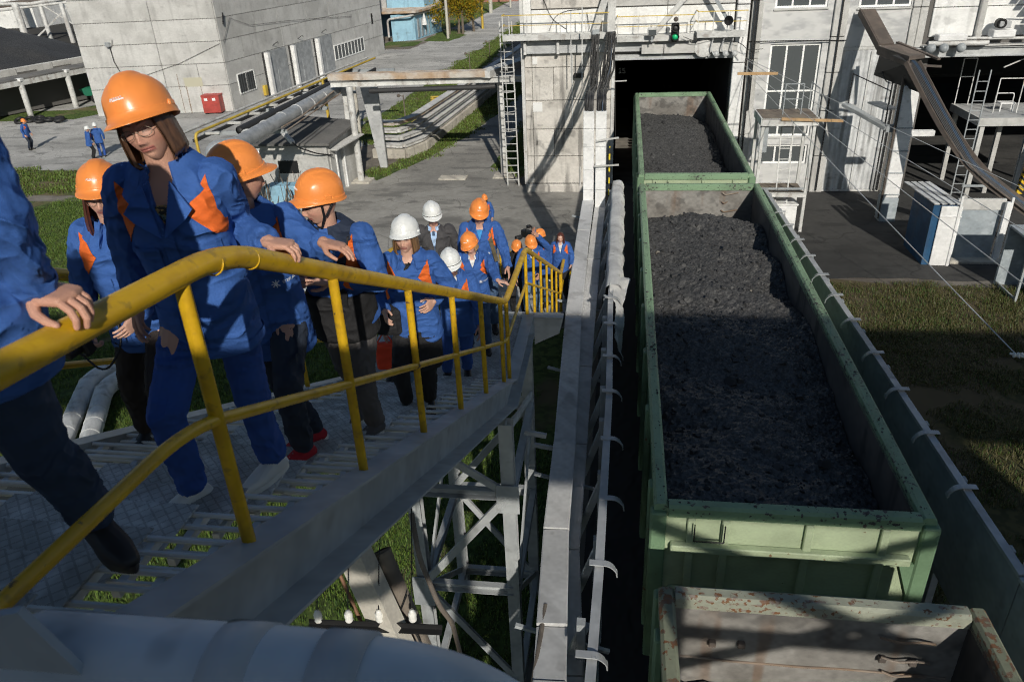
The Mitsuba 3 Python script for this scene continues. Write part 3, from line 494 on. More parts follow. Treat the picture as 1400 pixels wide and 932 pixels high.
# broken pole with insulators
po = thing('utility_pole', 'leaning concrete pole with a crossarm of white insulators under the stairs', 'pole')
part(po, 'shaft', bar((-2.22, 4.70, 5.32), (-1.27, 3.90, 3.52), .26, .16, (.2, 1, 0)), 'concrete_pale')
part(po, 'wood_stub', pipe([(-1.98, 4.78, 5.15), (-1.45, 4.35, 3.95), (-1.3, 4.2, 3.4)], .085, 10), 'wood_old', True)
part(po, 'crossarm', prof((-2.52, 4.30, 4.74), (-1.40, 4.42, 4.66), L_sec(.06, .06, .008)), 'black')
part(po, 'rusty_rod', pipe([(-2.34, 4.62, 5.1), (-2.02, 4.35, 4.45), (-1.75, 4.15, 3.9)], .016, 8), 'brown_pipe')
for k, x in enumerate((-2.44, -2.18, -1.92, -1.64)):
    y = 4.31 + .107 * (x + 2.52); i_ = part(po, 'insulator', mv(lathe([(.0, .105), (.02, .1), (.024, .075), (.034, .07), (.036, .035), (.028, .03), (.036, .0), (.03, -.02), (0.0, -.02)], 16), (x, y, 4.78)), 'porcelain', True)
    part(po, 'wire', pipe([(x, y, 4.87), (x - .03, y + .25, 5.2), (x - .12, y + .9, 6.0 if k % 2 else 5.6)], .005, 5), 'black')
    part(po, 'pin', pipe([(x, y, 4.68), (x, y, 4.79)], .012, 6), 'black')
put('bent_conduit', pipe(smooth_path([(-1.36, 4.9, 3.4), (-1.36, 4.6, 4.55), (-1.43, 4.5, 4.85), (-1.62, 4.7, 5.2), (-1.72, 4.95, 5.45)], .1), .022, 8), 'wood_old', True, 'bent dark conduit rising beside the insulator crossarm', 'conduit')
put('cable_tangle', cat([pipe(smooth_path([(-1.9 + .2 * math.sin(k * 2.), 4.55, 4.9), (-1.75 + .15 * math.cos(k * 3.1), 4.4, 4.55 - .1 * k), (-1.55, 4.3 + .1 * math.sin(k), 4.3 - .1 * k), (-1.35 + .1 * k, 4.3, 3.6)], .2), .007, 5) for k in range(5)]), 'black', label='tangle of thin black cables hanging from the pole crossarm', category='cable')
# bridge deck edge and heating pipe right at the camera
hp = thing('insulated_pipe', 'thick grey clad pipe crossing the bottom left corner in front of the stair top', 'pipe')
part(hp, 'pipe_run', pipe(smooth_path([(-1.02, .80, 8.665), (-.5, .80, 8.675), (-.27, .80, 8.655), (-.12, .82, 8.50), (-.08, .85, 8.2)], .12, 8), .115, 28), 'cladding', True)
for a, b in ((-.66, -.58), (-.48, -.40)): part(hp, 'cladding_band', pipe([(a, .80, 8.674), (b, .80, 8.671)], .119, 28), 'steel_light', True)
put('bracket_plate', cat([ngon([(-1.06, .74, 8.86), (-.92, .74, 8.90), (-.80, .74, 8.66), (-.95, .74, 8.35), (-1.06, .74, 8.3)], [(-1.06, .755, 8.86), (-.92, .755, 8.90), (-.80, .755, 8.66), (-.95, .755, 8.35), (-1.06, .755, 8.3)])]), 'bluegrey', label='blue grey bracket plate in the bottom left corner', category='bracket')
# ground pipes lower left
for i, (dx, r) in enumerate(((0, .215), (.62, .215))):
    q = thing('ground_pipe', ['grey insulated ground pipe on the grass, left one of the pair', 'grey insulated ground pipe on the grass, right one of the pair'][i], 'pipe', 'insulated pipes on the grass left of the stairs')
    P = [(-11.9 + dx * 1.1, 11.8, .35), (-13.2 + dx * 1.0, 15.0 - dx * .5, .42), (-11.6 + dx * .7, 18.3 - dx * .9, .42), (-9.6, 21.0 - dx * 1.0, .42)]
    part(q, 'pipe_run', pipe(smooth_path(P, .5, 8), r, 20), 'pipe_wrap', True)
    for a, b in zip(P[:-1], P[1:]):
        a, b = np.array(a), np.array(b)
        for t in np.arange(.12, .95, .16): c = a + (b - a) * t; d_ = nrm(b - a) * .012; part(q, 'joint_band', pipe([c - d_, c + d_], r + .005, 20), 'pipe_wrap', True)
# ================= PORTAL BUILDING =================
Y0 = 32.5
pb = thing('portal_building', 'pale industrial hall with a dark rail portal and concrete panel front', 'building')
part(pb, 'wall_core', cat([bx(-4.1, -.36, Y0 + .04, 62, 0, 15), bx(-.36, 4.2, Y0 + .04, Y0 + .5, 5.42, 15), bx(4.2, 4.75, Y0 + .04, 62, 0, 15), bx(4.75, 8.2, Y0 + .3, Y0 + .8, 0, 15), bx(8.2, 11.15, Y0 + .12, Y0 + .6, 0, 15),
     bx(11.15, 40, Y0 + .1, Y0 + .5, 5.55, 15), bx(-4.1, 40, 61.5, 62, 0, 15), bx(11.2, 11.6, Y0 + .3, 62, 0, 5.5)]), 'joint')
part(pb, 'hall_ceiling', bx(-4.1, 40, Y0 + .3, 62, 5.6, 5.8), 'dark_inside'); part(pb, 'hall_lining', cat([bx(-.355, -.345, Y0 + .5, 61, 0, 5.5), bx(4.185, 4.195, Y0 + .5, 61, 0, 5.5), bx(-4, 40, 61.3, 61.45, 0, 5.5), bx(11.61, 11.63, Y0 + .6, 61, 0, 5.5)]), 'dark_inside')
part(pb, 'roof', bx(-4.4, 40, 32.2, 62.4, 15, 15.3), 'roof_felt')
zj = [0.36, 1.55, 2.69, 3.87, 5.17, 5.72]
part(pb, 'plinth', cbx(-4.14, -.40, Y0 - .12, Y0 + .05, -.05, .34, .06), 'panel_warm2')
for i, (a, b) in enumerate(zip(zj[:-1], zj[1:])):
    for j, (xa, xb) in enumerate(((-4.02, -3.74), (-3.72, -2.86), (-2.84, -1.45), (-1.43, -.50)) if i % 2 else ((-4.02, -3.74), (-3.72, -1.45), (-1.43, -.50))):
        part(pb, 'panel', cbx(xa, xb, Y0 - .03, Y0 + .05, a + .014, b - .014, .012), 'panel_warm' if (i + j) % 2 else 'panel_warm2')
part(pb, 'corner_strip', cat([bx(-4.16, -4.03, Y0 - .08, Y0 + .05, .34, 15), bx(-.495, -.36, Y0 - .10, Y0 + .3, 0, 5.4)]), 'white_steel')
for (xa, xb) in ((-3.7, -1.0), (-.9, 1.6), (1.62, 4.15)):
    part(pb, 'white_band', cbx(xa, xb, Y0 - .03, Y0 + .05, 6.22, 7.32, .012), 'white_band')
    for k, (za, zb_) in enumerate(((7.37, 8.85), (8.87, 10.3), (10.32, 12))): part(pb, 'panel', cbx(xa, xb, Y0 - .03, Y0 + .05, za, zb_, .012), 'panel_warm' if xa < -1 else 'panel2')
part(pb, 'panel', cbx(-4.02, -3.72, Y0 - .03, Y0 + .05, 6.22, 9, .012), 'white_band')
# lintel beams over the portal and crane beam band
part(pb, 'lintel_beam', cat([prof((-3.95, Y0 - .28, 5.97), (4.15, Y0 - .28, 5.97), C_sec(.22, .46, .03, -1)), bx(-.36, 4.2, Y0 - .3, Y0 + .04, 5.42, 5.60)]), 'steel_light')
for x in (-3.94, -2.62, -.46, 1.1): piece(pb, 'lintel_beam__stiffener', mikit.ply(bx(x - .05, x + .05, Y0 - .5, Y0 - .28, 5.73, 6.2), 'm_white_steel'))
part(pb, 'hood_plate', cat([cbx(.66, 1.50, Y0 - .55, Y0 - .51, 5.66, 6.0, .01), cbx(1.53, 2.70, Y0 - .55, Y0 - .51, 5.66, 6.0, .01), cbx(3.25, 4.3, Y0 - .55, Y0 - .51, 5.68, 6.0, .01)]), 'panel2')
part(pb, 'round_plate', mv(lathe([(.0, .03), (.30, .02), (.34, 0), (.0, 0)], 28), (3.02, Y0 - .57, 5.84), rx=math.pi / 2), 'white_steel', True)
# pillar right of the portal
for (za, zb_) in ((0, 2.2), (2.22, 5.2), (5.22, 7.3), (7.32, 12)): part(pb, 'pillar_block', cbx(4.22, 4.68, Y0 - .22, Y0 + .05, za + .01, zb_ - .01, .02), 'white_paint')
# plaster tower with windows
tx0, tx1 = 5.02, 7.78
part(pb, 'plaster_wall', cat([bx(tx0, 5.62, Y0, Y0 + .32, 0, 13), bx(7.54, tx1, Y0, Y0 + .32, 0, 13), bx(5.62, 7.54, Y0, Y0 + .32, 0, 1.15), bx(5.62, 7.54, Y0, Y0 + .32, 1.95, 2.28), bx(5.62, 7.54, Y0, Y0 + .32, 5.84, 7.1), bx(5.62, 7.54, Y0, Y0 + .32, 9.4, 13)]), 'plaster')
def window(parent, x0, x1, z0, z1, nx, nz, y, m='frame_white', fw=.075):
    w = part(parent, 'window', cat([bx(x0, x1, y, y + .07, z1 - fw, z1), bx(x0, x1, y, y + .07, z0, z0 + fw), bx(x0, x0 + fw, y, y + .07, z0 + fw, z1 - fw), bx(x1 - fw, x1, y, y + .07, z0 + fw, z1 - fw)]
        + [bx(x0 + (x1 - x0) * k / nx - fw * .45, x0 + (x1 - x0) * k / nx + fw * .45, y + .004, y + .066, z0 + fw, z1 - fw) for k in range(1, nx)] + [bx(x0 + fw, x1 - fw, y + .008, y + .062, z0 + (z1 - z0) * k / nz - fw * .4, z0 + (z1 - z0) * k / nz + fw * .4) for k in range(1, nz)]), m)
    for i in range(nx):
        for j in range(nz):
            a, b = x0 + (x1 - x0) * i / nx, x0 + (x1 - x0) * (i + 1) / nx; c, d = z0 + (z1 - z0) * j / nz, z0 + (z1 - z0) * (j + 1) / nz
            t_ = ((i * 7 + j * 5) % 5 - 2) * .004
            piece(w, 'pane', mikit.ply(trimesh.Trimesh([[a + .01, y + .035 + t_, c + .01], [b - .01, y + .035 - t_, c + .01], [b - .01, y + .035 - t_, d - .01], [a + .01, y + .035 + t_, d - .01]], [[0, 1, 2], [0, 2, 3]], process=False), 'm_glass'))
    return w
window(pb, 5.63, 7.53, 2.29, 5.83, 3, 2, Y0 + .10); window(pb, 5.63, 7.53, 1.16, 1.94, 3, 1, Y0 + .10); window(pb, 5.63, 7.53, 7.11, 9.39, 3, 1, Y0 + .06); window(pb, 8.66, 10.5, 7.05, 9.4, 3, 1, Y0 + .02)
[part(pb, 'window_sill', cbx(*q, .01), 'panel2') for q in ((5.58, 7.58, Y0 - .07, Y0 + .05, 7.03, 7.09), (8.6, 10.55, Y0 - .09, Y0 + .01, 6.97, 7.03), (5.58, 7.58, Y0 - .05, Y0 + .08, 2.22, 2.27))]
for x, d in ((4.80, .10), (5.0, .0)):
    for (za, zb_) in ((0, 2.4), (2.42, 5.3), (5.32, 7.4), (7.42, 12)): part(pb, 'pilaster_block', cbx(x - .02, x + .2, Y0 - .06 - d, Y0 + .05, za + .008, zb_ - .008, .012), 'panel')
for x in (7.80, 8.06):
    for (za, zb_) in ((0, 1.5), (1.52, 3.3), (3.32, 4.75), (4.77, 6.05), (6.07, 7.4), (7.42, 12)): part(pb, 'pilaster_block', cbx(x, x + .24, Y0 - .14, Y0 + .13, za + .008, zb_ - .008, .012), 'panel' if x < 8 else 'panel2')
part(pb, 'corrugated_gate', trimesh.Trimesh(*(lambda xs: (np.array([[x, Y0 + .05 - (.035 if (i // 2) % 2 else 0), z] for z in (.08, 5.55) for i, x in enumerate(xs)]), np.vstack([np.c_[np.arange(len(xs) - 1), np.arange(1, len(xs)), np.arange(1, len(xs)) + len(xs)], np.c_[np.arange(len(xs) - 1), np.arange(1, len(xs)) + len(xs), np.arange(len(xs) - 1) + len(xs)]])))(np.sort(np.concatenate([np.arange(8.33, 10.5, .105), np.arange(8.36, 10.5, .105)]))), process=False), 'corrugated')
part(pb, 'gate_frame', cat([bx(8.31, 10.52, Y0 - .0, Y0 + .06, 5.55, 5.66), bx(10.47, 10.56, Y0 - .02, Y0 + .1, 0, 5.6), bx(9.4, 9.43, Y0 - .01, Y0 + .02, .05, 5.5), bx(8.31, 10.5, Y0 - .02, Y0 + .06, -.0, .07)]), 'white_steel')
part(pb, 'plaster_wall', bx(8.31, 10.56, Y0 - .01, Y0 + .13, 5.67, 7.03), 'plaster'); part(pb, 'plaster_wall', cat([bx(8.31, 8.64, Y0 - .01, Y0 + .13, 7.03, 12), bx(10.52, 10.56, Y0 - .01, Y0 + .13, 7.03, 12), bx(8.64, 10.52, Y0 - .01, Y0 + .13, 9.41, 12)]), 'plaster')
for x in (10.58, 10.86):
    for (za, zb_) in ((5.6, 7.0), (7.02, 12)): part(pb, 'pilaster_block', cbx(x, x + .26, Y0 - .10, Y0 + .13, za + .008, zb_ - .008, .012), 'panel')
for i, (xa, xb) in enumerate(((11.35, 12.9), (13.15, 15.2), (15.25, 18), (18.05, 22))):
    for (za, zb_) in ((5.95, 6.95), (6.98, 8.6), (8.62, 12)): part(pb, 'panel', cbx(xa, xb, Y0 + .02, Y0 + .12, za, zb_, .012), 'white_band')
part(pb, 'pilaster_block', cbx(12.92, 13.13, Y0 - .16, Y0 + .12, 5.9, 12, .02), 'panel')
part(pb, 'lintel_beam', prof((10.9, Y0 - .12, 5.42), (26, Y0 - .12, 5.42), I_sec(.26, .34, .03)), 'steel_light')
part(pb, 'lintel_beam', bx(11.1, 26, Y0 - .35, Y0 + .1, 5.63, 5.68), 'white_steel')
put('portal_number', cat([mv(meshkit.text_mesh('1', .22, .006), (-.02, 0, 0)), mv(meshkit.text_mesh('5', .22, .006), (.16, 0, 0))]), 'paper', label='small white number 1 5 painted on a plate inside the dark portal', category='sign', to_world=T().translate([-.26, 36.0, 4.35]).rotate([1, 0, 0], 90))
# catwalks
def catwalk(label, x0, x1, z, y0, y1, posts, ztop, m='white_steel', side='yellow_pipe', toe=.19):
    c = thing('catwalk', label, 'catwalk'); part(c, 'deck', bx(x0, x1, y0, y1, z - .03, z), m); part(c, 'toe_board', bx(x0, x1, y0 - .012, y0, z - toe, z + .02), m)
    part(c, 'handrail', cat([bar((x0, y0, ztop), (x1, y0, ztop), .03, .03), bar((x0, y0, ztop), (x0, y1, ztop), .03, .03)]), side); part(c, 'mid_rail', cat([bar((x0, y0, (z + ztop) / 2), (x1, y0, (z + ztop) / 2), .022, .022), bar((x0, y0, (z + ztop) / 2), (x0, y1, (z + ztop) / 2), .022, .022)]), side)
    for x in posts: part(c, 'post', bar((x, y0, z), (x, y0, ztop), .03, .03), m)
    part(c, 'bracket', cat([bar((x, y1, z - .5), (x, y0 + .1, z - .05), .05, .05) for x in posts[::2]]), m); return c
catwalk('long white catwalk with thin yellow rails across the portal front', -4.78, -.62, 6.48, 31.75, 32.45, [-4.76, -4.5, -3.8, -2.5, -1.5, -.65], 7.22)
catwalk('short catwalk section above the middle of the portal', -.3, 2.6, 6.33, 31.8, 32.45, [-.28, .5, 1.2, 2.0, 2.58], 7.05)
catwalk('white catwalk end by the horn loudspeaker', 2.72, 4.55, 6.42, 31.7, 32.45, [2.74, 3.3, 3.9, 4.52], 7.15)
for i, (p, q, w) in enumerate((((-1.2, 31.95, 6.4), (-.62, 31.9, 8.2), .26), ((-.55, 32.0, 6.3), (-.50, 32.0, 8.2), .30), ((1.12, 31.9, 6.45), (2.55, 31.9, 8.0), .17), ((4.05, 31.9, 6.5), (3.05, 31.9, 8.0), .12))):
    put('strut', bar(p, q, w, .14, (0, 1, 0)), 'white_steel' if i < 3 else 'steel_grey', label=['broad white strut rising from the left cable bundle', 'upright white post above the right cable bundle', 'white diagonal strut right of the portal spotlight', 'grey diagonal strut beside the horn loudspeaker'][i], category='strut')
# devices on the front
tl = thing('signal_light', 'railway signal lamp showing green over the portal', 'signal')
part(tl, 'housing', cat([cbx(1.74, 2.04, 31.55, 31.72, 6.12, 6.80, .05)]), 'black'); part(tl, 'lens', mv(trimesh.creation.icosphere(3, .125), (1.90, 31.55, 6.32)), 'green_lamp', True); part(tl, 'lens', mv(trimesh.creation.icosphere(2, .11), (1.90, 31.56, 6.63)), 'rubber_grey', True)
part(tl, 'hood', cat([mv(lathe([(.13, 0), (.14, 0), (.14, .2), (.13, .2)], 18), (1.90, 31.57, z), rx=math.pi / 2) for z in (6.32, 6.63)]), 'black'); part(tl, 'bell', mv(trimesh.creation.icosphere(2, .09), (1.90, 31.62, 6.92)), 'brown_steel', True)
hn = thing('horn_loudspeaker', 'small dark horn loudspeaker on the catwalk rail', 'loudspeaker'); part(hn, 'horn', mv(lathe([(.03, -.15), (.05, 0), (.10, .12), (.17, .18), (.16, .18), (.09, .11), (.0, .0)], 20), (3.82, 31.6, 6.84), rx=math.pi / 2), 'black', True); part(hn, 'bracket', cat([bar((3.82, 31.7, 6.4), (3.82, 31.7, 7.1), .03, .03), cbx(3.74, 3.9, 31.68, 31.85, 6.74, 6.94, .02)]), 'steel_grey')
sp = thing('spotlight', 'black rectangular floodlight left of the signal lamp', 'lamp'); part(sp, 'housing', cbx(.85, 1.22, 31.35, 31.55, 6.40, 6.66, .03), 'white_steel'); part(sp, 'glass', bx(.89, 1.18, 31.335, 31.35, 6.42, 6.60), 'glass'); part(sp, 'yoke', bar((1.03, 31.5, 6.15), (1.03, 31.5, 6.42), .05, .05), 'steel_grey')
put('notice_plate', cbx(-3.72, -3.33, Y0 - .06, Y0 - .035, 3.42, 3.80, .004), 'paper', label='blank white notice plate on the concrete panels left of the portal', category='sign')
put('notice_plate', cbx(-3.70, -3.5, Y0 - .06, Y0 - .035, 5.30, 5.58, .004), 'paper', label='small white plate just below the portal beam', category='sign')
put('junction_box', cbx(-2.0, -1.6, Y0 - .3, Y0 - .04, 4.78, 4.94, .01), 'black', label='flat black box on the wall left of the cable bundles', category='box')
put('downpipe', cat([pipe([(-2.07, Y0 - .07, 5.75), (-2.07, Y0 - .07, 4.0), (-2.07, Y0 - .07, 2.8)], .03, 8), bar((-2.08, 31.7, 4.7), (-2.08, 31.7, 7.3), .035, .035)]), 'white_steel', label='thin white downpipe on the panels left of the cable bundles', category='pipe')
put('downpipe', pipe([(-1.75, Y0 - .1, .1), (-1.75, Y0 - .1, 1.1)], .03, 8), 'white_steel', label='short pipe stub at the foot of the portal wall', category='pipe')
put('facade_cable', cat([pipe(smooth_path(p, .25), .012, 5) for p in ([(-3.4, Y0 - .06, 8.2), (-2.9, Y0 - .06, 7.0), (-2.3, Y0 - .06, 6.6)], [(-3.0, Y0 - .06, 6.55), (-2.75, Y0 - .06, 7.1), (-2.3, Y0 - .06, 7.28), (-.9, Y0 - .06, 7.36)], [(-1.5, Y0 - .07, 7.2), (-1.38, Y0 - .2, 6.6)], [(2.2, 31.6, 6.3), (2.7, 31.6, 6.1), (3.4, 31.65, 6.25), (4.4, 31.7, 6.0), (4.7, 31.9, 5.7), (5.3, 32.2, 5.72)])]), 'black', label='loose black cables strung across the white front band', category='cable')
vs = [(x, 31.9, 5.98) for x in (3.3, 3.65, 4.0, 4.35)]
put('wall_conduit', cat([pipe([(4.88, 32.2, .1), (4.88, 32.2, 8.5)], .035, 6), pipe([(4.98, 32.25, 3.4), (4.98, 32.25, 8.5)], .025, 6)]), 'black', label='dark vertical conduits between the portal pillar and the tower window', category='conduit')
put('wall_conduit', cat([pipe([(4.7, 32.28, 5.98), (6.4, 32.4, 5.96), (8.35, 32.3, 5.93)], .02, 5), pipe([(8.04, 32.28, .1), (8.04, 32.28, 9)], .03, 6)]), 'black', label='thin dark conduit running along the plaster tower above the tall window', category='conduit')
put('wall_conduit', cat([pipe([(10.45, 32.3, .1), (10.45, 32.3, 5.5)], .04, 6), pipe([(10.3, 32.3, .1), (10.3, 32.3, 4.8), (9.9, 32.2, 5.1)], .03, 6)]), 'black', label='dark pipes at the right edge of the corrugated gate', category='conduit')
put('pipe_manifold', cat([mv(trimesh.creation.icosphere(1, .12), (x, 31.85, 5.62)) for x in (3.5, 3.85, 4.2)] + [pipe(smooth_path([(x, 31.8, 6.2), (x - .08, 31.75, 5.8), (x + .1, 31.8, 5.55)], .1), .025, 6) for x in (3.35, 3.75, 4.1, 4.45)]), 'steel_light', label='cluster of grey pipes and valves at the top right of the portal', category='pipe')
# cable bundles spanning from the front to the white risers
def bundle(label, xt, xb, yt, zt, n, seed):
    b = thing('cable_bundle', label, 'cable', 'cable bundles spanning from the portal front to the risers'); r = np.random.default_rng(seed)
    for k in range(n):
        u = (k + .5) / n; w = xt[0] + (xt[1] - xt[0]) * u; e = xb[0] + (xb[1] - xb[0]) * u; j = lambda s=.06: r.uniform(-s, s)
        P = [(w, yt + .2, zt), (w + j(.03), yt - .3 + j(), zt + .02), (w + j(), yt - 1.6 + j(.2), zt - .30 + j(.08)), (w * .6 + e * .4 + j(.14), yt - 4.5 + j(.3), zt - .75 + j(.16)), (e + j(.06), 24.2 + j(.2), zt - .72 + j(.12)), (e + j(.02), 21.8 + j(.1), 6.02 + j(.05)), (e, 21.12 + j(.05), 6.0), (e, 21.1 + j(.06), 5.55)]
        part(b, 'cable', pipe(smooth_path(P, .5, 4), r.uniform(.018, .034), 6), r.choice(['rubber', 'rubber_grey', 'rubber', 'rubber_grey', 'rubber', 'rubber_blue'] if seed > 3 else ['rubber', 'rubber_grey']), True)
bundle('left bundle of black cables drooping into the white risers', (-1.22, -.98), (-1.02, -.80), 31.8, 6.45, 12, 3)
bundle('right bundle of black and bluish cables drooping into the white risers', (-.72, -.36), (-.69, -.45), 31.8, 6.5, 14, 5)
put('cable_box', cbx(-1.25, -.98, 31.55, 31.95, 6.42, 6.62, .02), 'steel_grey', label='grey box where the left cable bundle leaves the wall', category='box')
put('mast', bar((-1.62, 31.3, 4.6), (-1.62, 31.3, 7.5), .04, .04), 'white_steel', label='thin white mast in front of the panels beside the cable bundles', category='mast')
# wooden rods sticking out by the portal
for i, (p, q) in enumerate((((-.72, 20.9, 4.89), (-.09, 20.9, 4.98)), ((-.74, 20.9, 4.20), (-.07, 20.9, 4.24)), ((-.35, 31.6, 4.72), (.12, 31.5, 4.75)))):
    put('marker_rod', bar(p, q, .04, .04), 'panel', label=['upper pale rod reaching from the risers to the portal', 'lower pale rod reaching from the risers to the portal', 'grey rod at the top left portal corner'][i], category='rod')
put('striped_pole', bar((-.33, 21.1, 2.9), (-.33, 21.1, 4.7), .04, .04), 'hazard_v', label='thin black and yellow striped pole beside the white risers', category='pole')
# ladder at the left end
la = thing('wall_ladder', 'tall white steel ladder at the left corner of the portal hall', 'ladder')
for x in (-5.05, -4.55): part(la, 'rail', bar((x, 33.3, 0.02), (x - .05, 33.2, 6.9), .05, .05), 'white_steel')
for z in np.arange(.3, 6.6, .32): part(la, 'rung', bar((-5.05 - .05 * z / 6.9, 33.3 - .1 * z / 6.9, z), (-4.55 - .05 * z / 6.9, 33.3 - .1 * z / 6.9, z), .03, .03), 'white_steel')
part(la, 'safety_hoop', cat([pipe([(-5.05, 33.25, z), (-5.1, 32.75, z), (-4.8, 32.5, z), (-4.5, 32.75, z), (-4.55, 33.25, z)], .015, 5) for z in np.arange(2.6, 6.6, .8)] + [pipe([(-4.8, 32.5, 2.6), (-4.85, 32.45, 6.4)], .015, 5)]), 'white_steel')
# scaffold platform before the tower window
sc = thing('work_platform', 'small white scaffold platform with planked deck before the tall window', 'platform')
part(sc, 'deck', bx(4.76, 6.56, 27.45, 29.0, 4.02, 4.08), 'wood_old'); part(sc, 'edge_beam', cat([prof((4.74, 27.4, 3.95), (6.58, 27.4, 3.95), C_sec(.06, .24, .01)), bx(4.70, 4.745, 27.4, 29.0, 3.83, 4.08), bx(6.565, 6.61, 27.4, 29.0, 3.83, 4.08)]), 'white_steel')
for x, y in ((4.80, 27.5), (6.5, 27.5), (4.80, 28.9), (6.5, 28.9)): part(sc, 'leg', bar((x, y, 0), (x, y, 3.84), .10, .10), 'white_steel')
part(sc, 'brace', bar((4.8, 27.5, 1.6), (6.5, 27.5, 1.6), .06, .06), 'steel_grey'); part(sc, 'side_plate', bar((4.85, 27.5, 3.8), (4.85, 27.5, 2.9), .3, .04), 'steel_grey')
part(sc, 'rail', cat([bar((x, 28.0, 4.08), (x, 28.0, 5.1), .03, .03) for x in (5.5, 6.1)] + [bar((5.5, 28, 5.1), (6.1, 28, 5.1), .03, .03), bar((5.5, 28, 4.6), (6.1, 28, 4.6), .025, .025), bar((6.54, 27.6, 4.08), (6.54, 27.6, 5.0), .03, .03), bar((6.54, 28.9, 4.08), (6.54, 28.9, 5.0), .03, .03), bar((6.54, 27.6, 5.0), (6.54, 28.9, 5.0), .03, .03)]), 'steel_grey')
part(sc, 'ladder', cat([bar((5.55, 27.5, .0), (5.62, 28.6, 4.0), .04, .04), bar((5.95, 27.5, .0), (6.02, 28.6, 4.0), .04, .04)] + [bar((5.55 + .07 * t, 27.5 + 1.1 * t, 4 * t), (5.95 + .07 * t, 27.5 + 1.1 * t, 4 * t), .03, .03) for t in np.arange(.08, 1, .09)]), 'white_steel')
put('plank', bar((3.76, 27.35, 5.57), (5.06, 27.35, 5.55), .05, .09), 'wood_plank', label='orange wooden plank jutting left of the tall window', category='plank')
put('plank', bar((5.35, 27.32, 4.07), (7.36, 27.3, 3.99), .05, .09), 'wood_plank', label='orange wooden plank along the edge of the scaffold platform', category='plank')
bx_ = thing('white_crate', 'white box standing below the scaffold platform beside the right screen', 'box'); part(bx_, 'body', cbx(5.5, 6.35, 27.7, 28.5, 0, .92, .02), 'white_paint'); part(bx_, 'lid', cbx(5.46, 6.39, 27.66, 28.54, .92, .97, .01), 'white_paint')
part(sc, 'lower_beam', prof((4.74, 27.42, 1.42), (6.52, 27.42, 1.40), C_sec(.06, .16, .01)), 'white_steel'); part(sc, 'lower_deck', bx(4.8, 6.5, 27.6, 28.9, 1.36, 1.40), 'wood_old')
# column R and side gantry
cr = thing('gantry_column', 'square white column strapped with bands right of the corrugated gate', 'column')
part(cr, 'shaft', cbx(9.56, 10.08, 28.66, 29.18, .9, 4.85, .02), 'white_paint'); part(cr, 'foot', cbx(9.54, 10.10, 28.64, 29.20, -.02, .9, .02), 'bluegrey')
for z in (1.0, 1.8, 2.6, 3.4): part(cr, 'band', cbx(9.54, 10.10, 28.64, 29.20, z, z + .05, .01), 'steel_grey')
part(cr, 'arm', cbx(10.06, 10.9, 28.75, 29.0, 3.1, 3.3, .02), 'white_paint')
part(cr, 'service_pipe', pipe([(9.55, 28.75, .1), (9.5, 28.75, 5.3)], .05, 8), 'brown_steel')
sb = thing('service_bracket', 'dark narrow service platform hung on the corrugated gate', 'platform'); part(sb, 'beam', cat([bar((8.2, 30.6, 3.9), (9.35, 29.0, 3.35), .30, .12), bar((9.3, 29.0, 3.35), (10.0, 29.0, 3.35), .12, .26)]), 'steel_grey'); part(sb, 'deck', bar((9.15, 30.4, 4.0), (9.5, 29.3, 3.95), .5, .05), 'panel')
part(sb, 'rail', cat([pipe([(8.3, 30.5, 5.0), (9.3, 29.2, 4.6)], .02, 5), pipe([(8.3, 30.5, 5.0), (8.3, 30.5, 3.95)], .02, 5), pipe([(9.3, 29.2, 4.6), (9.3, 29.2, 3.4)], .02, 5), pipe(smooth_path([(9.0, 29.6, 5.2), (9.2, 29.4, 4.8), (9.6, 29.2, 4.9)], .2), .02, 5)]), 'black')
# right platform
rp = thing('loading_platform', 'raised steel platform with ladder and guard rails inside the dark bay', 'platform')
part(rp, 'deck', bx(13.5, 18.5, 31.5, 34.4, 3.05, 3.12), 'steel_light'); part(rp, 'edge_beam', cat([bx(13.46, 18.5, 31.44, 31.5, 2.84, 3.14), bx(13.40, 13.46, 31.44, 34.4, 2.84, 3.14)]), 'panel')
for x, y in ((13.6, 31.6), (14.55, 32.3), (15.3, 31.6), (13.6, 34.2), (17.5, 31.6)): part(rp, 'leg', prof((x, y, 0), (x, y, 2.85), I_sec(.16, .16, .02)), 'panel')
part(rp, 'guard_rail', cat([bar(p, q, .035, .035) for p, q in (((13.5, 34.3, 3.1), (13.5, 34.3, 4.9)), ((14.0, 34.3, 3.1), (14.0, 34.3, 4.9)), ((13.5, 34.3, 4.9), (14.0, 34.3, 4.9)), ((13.5, 34.3, 4.2), (14.0, 34.3, 4.2)), ((14.25, 32.5, 3.1), (14.25, 32.5, 4.4)), ((15.1, 32.5, 3.1), (15.1, 32.5, 4.4)), ((14.25, 32.5, 4.4), (15.1, 32.5, 4.4)), ((15.3, 31.5, 3.1), (15.3, 31.5, 3.8)), ((15.3, 31.5, 3.45), (18, 31.5, 3.45)), ((14.0, 31.9, 4.9), (16.5, 34.3, 5.2)))]), 'white_steel')
part(rp, 'ladder', cat([bar((x, 31.35, 0), (x, 31.35, 4.9), .04, .04) for x in (12.95, 13.35)] + [bar((12.95, 31.35, z), (13.35, 31.35, z), .025, .025) for z in np.arange(.3, 4.8, .35)]), 'steel_grey')
part(rp, 'cross_bar', bar((13.3, 31.4, .55), (14.7, 31.4, .55), .08, .08), 'steel_grey')
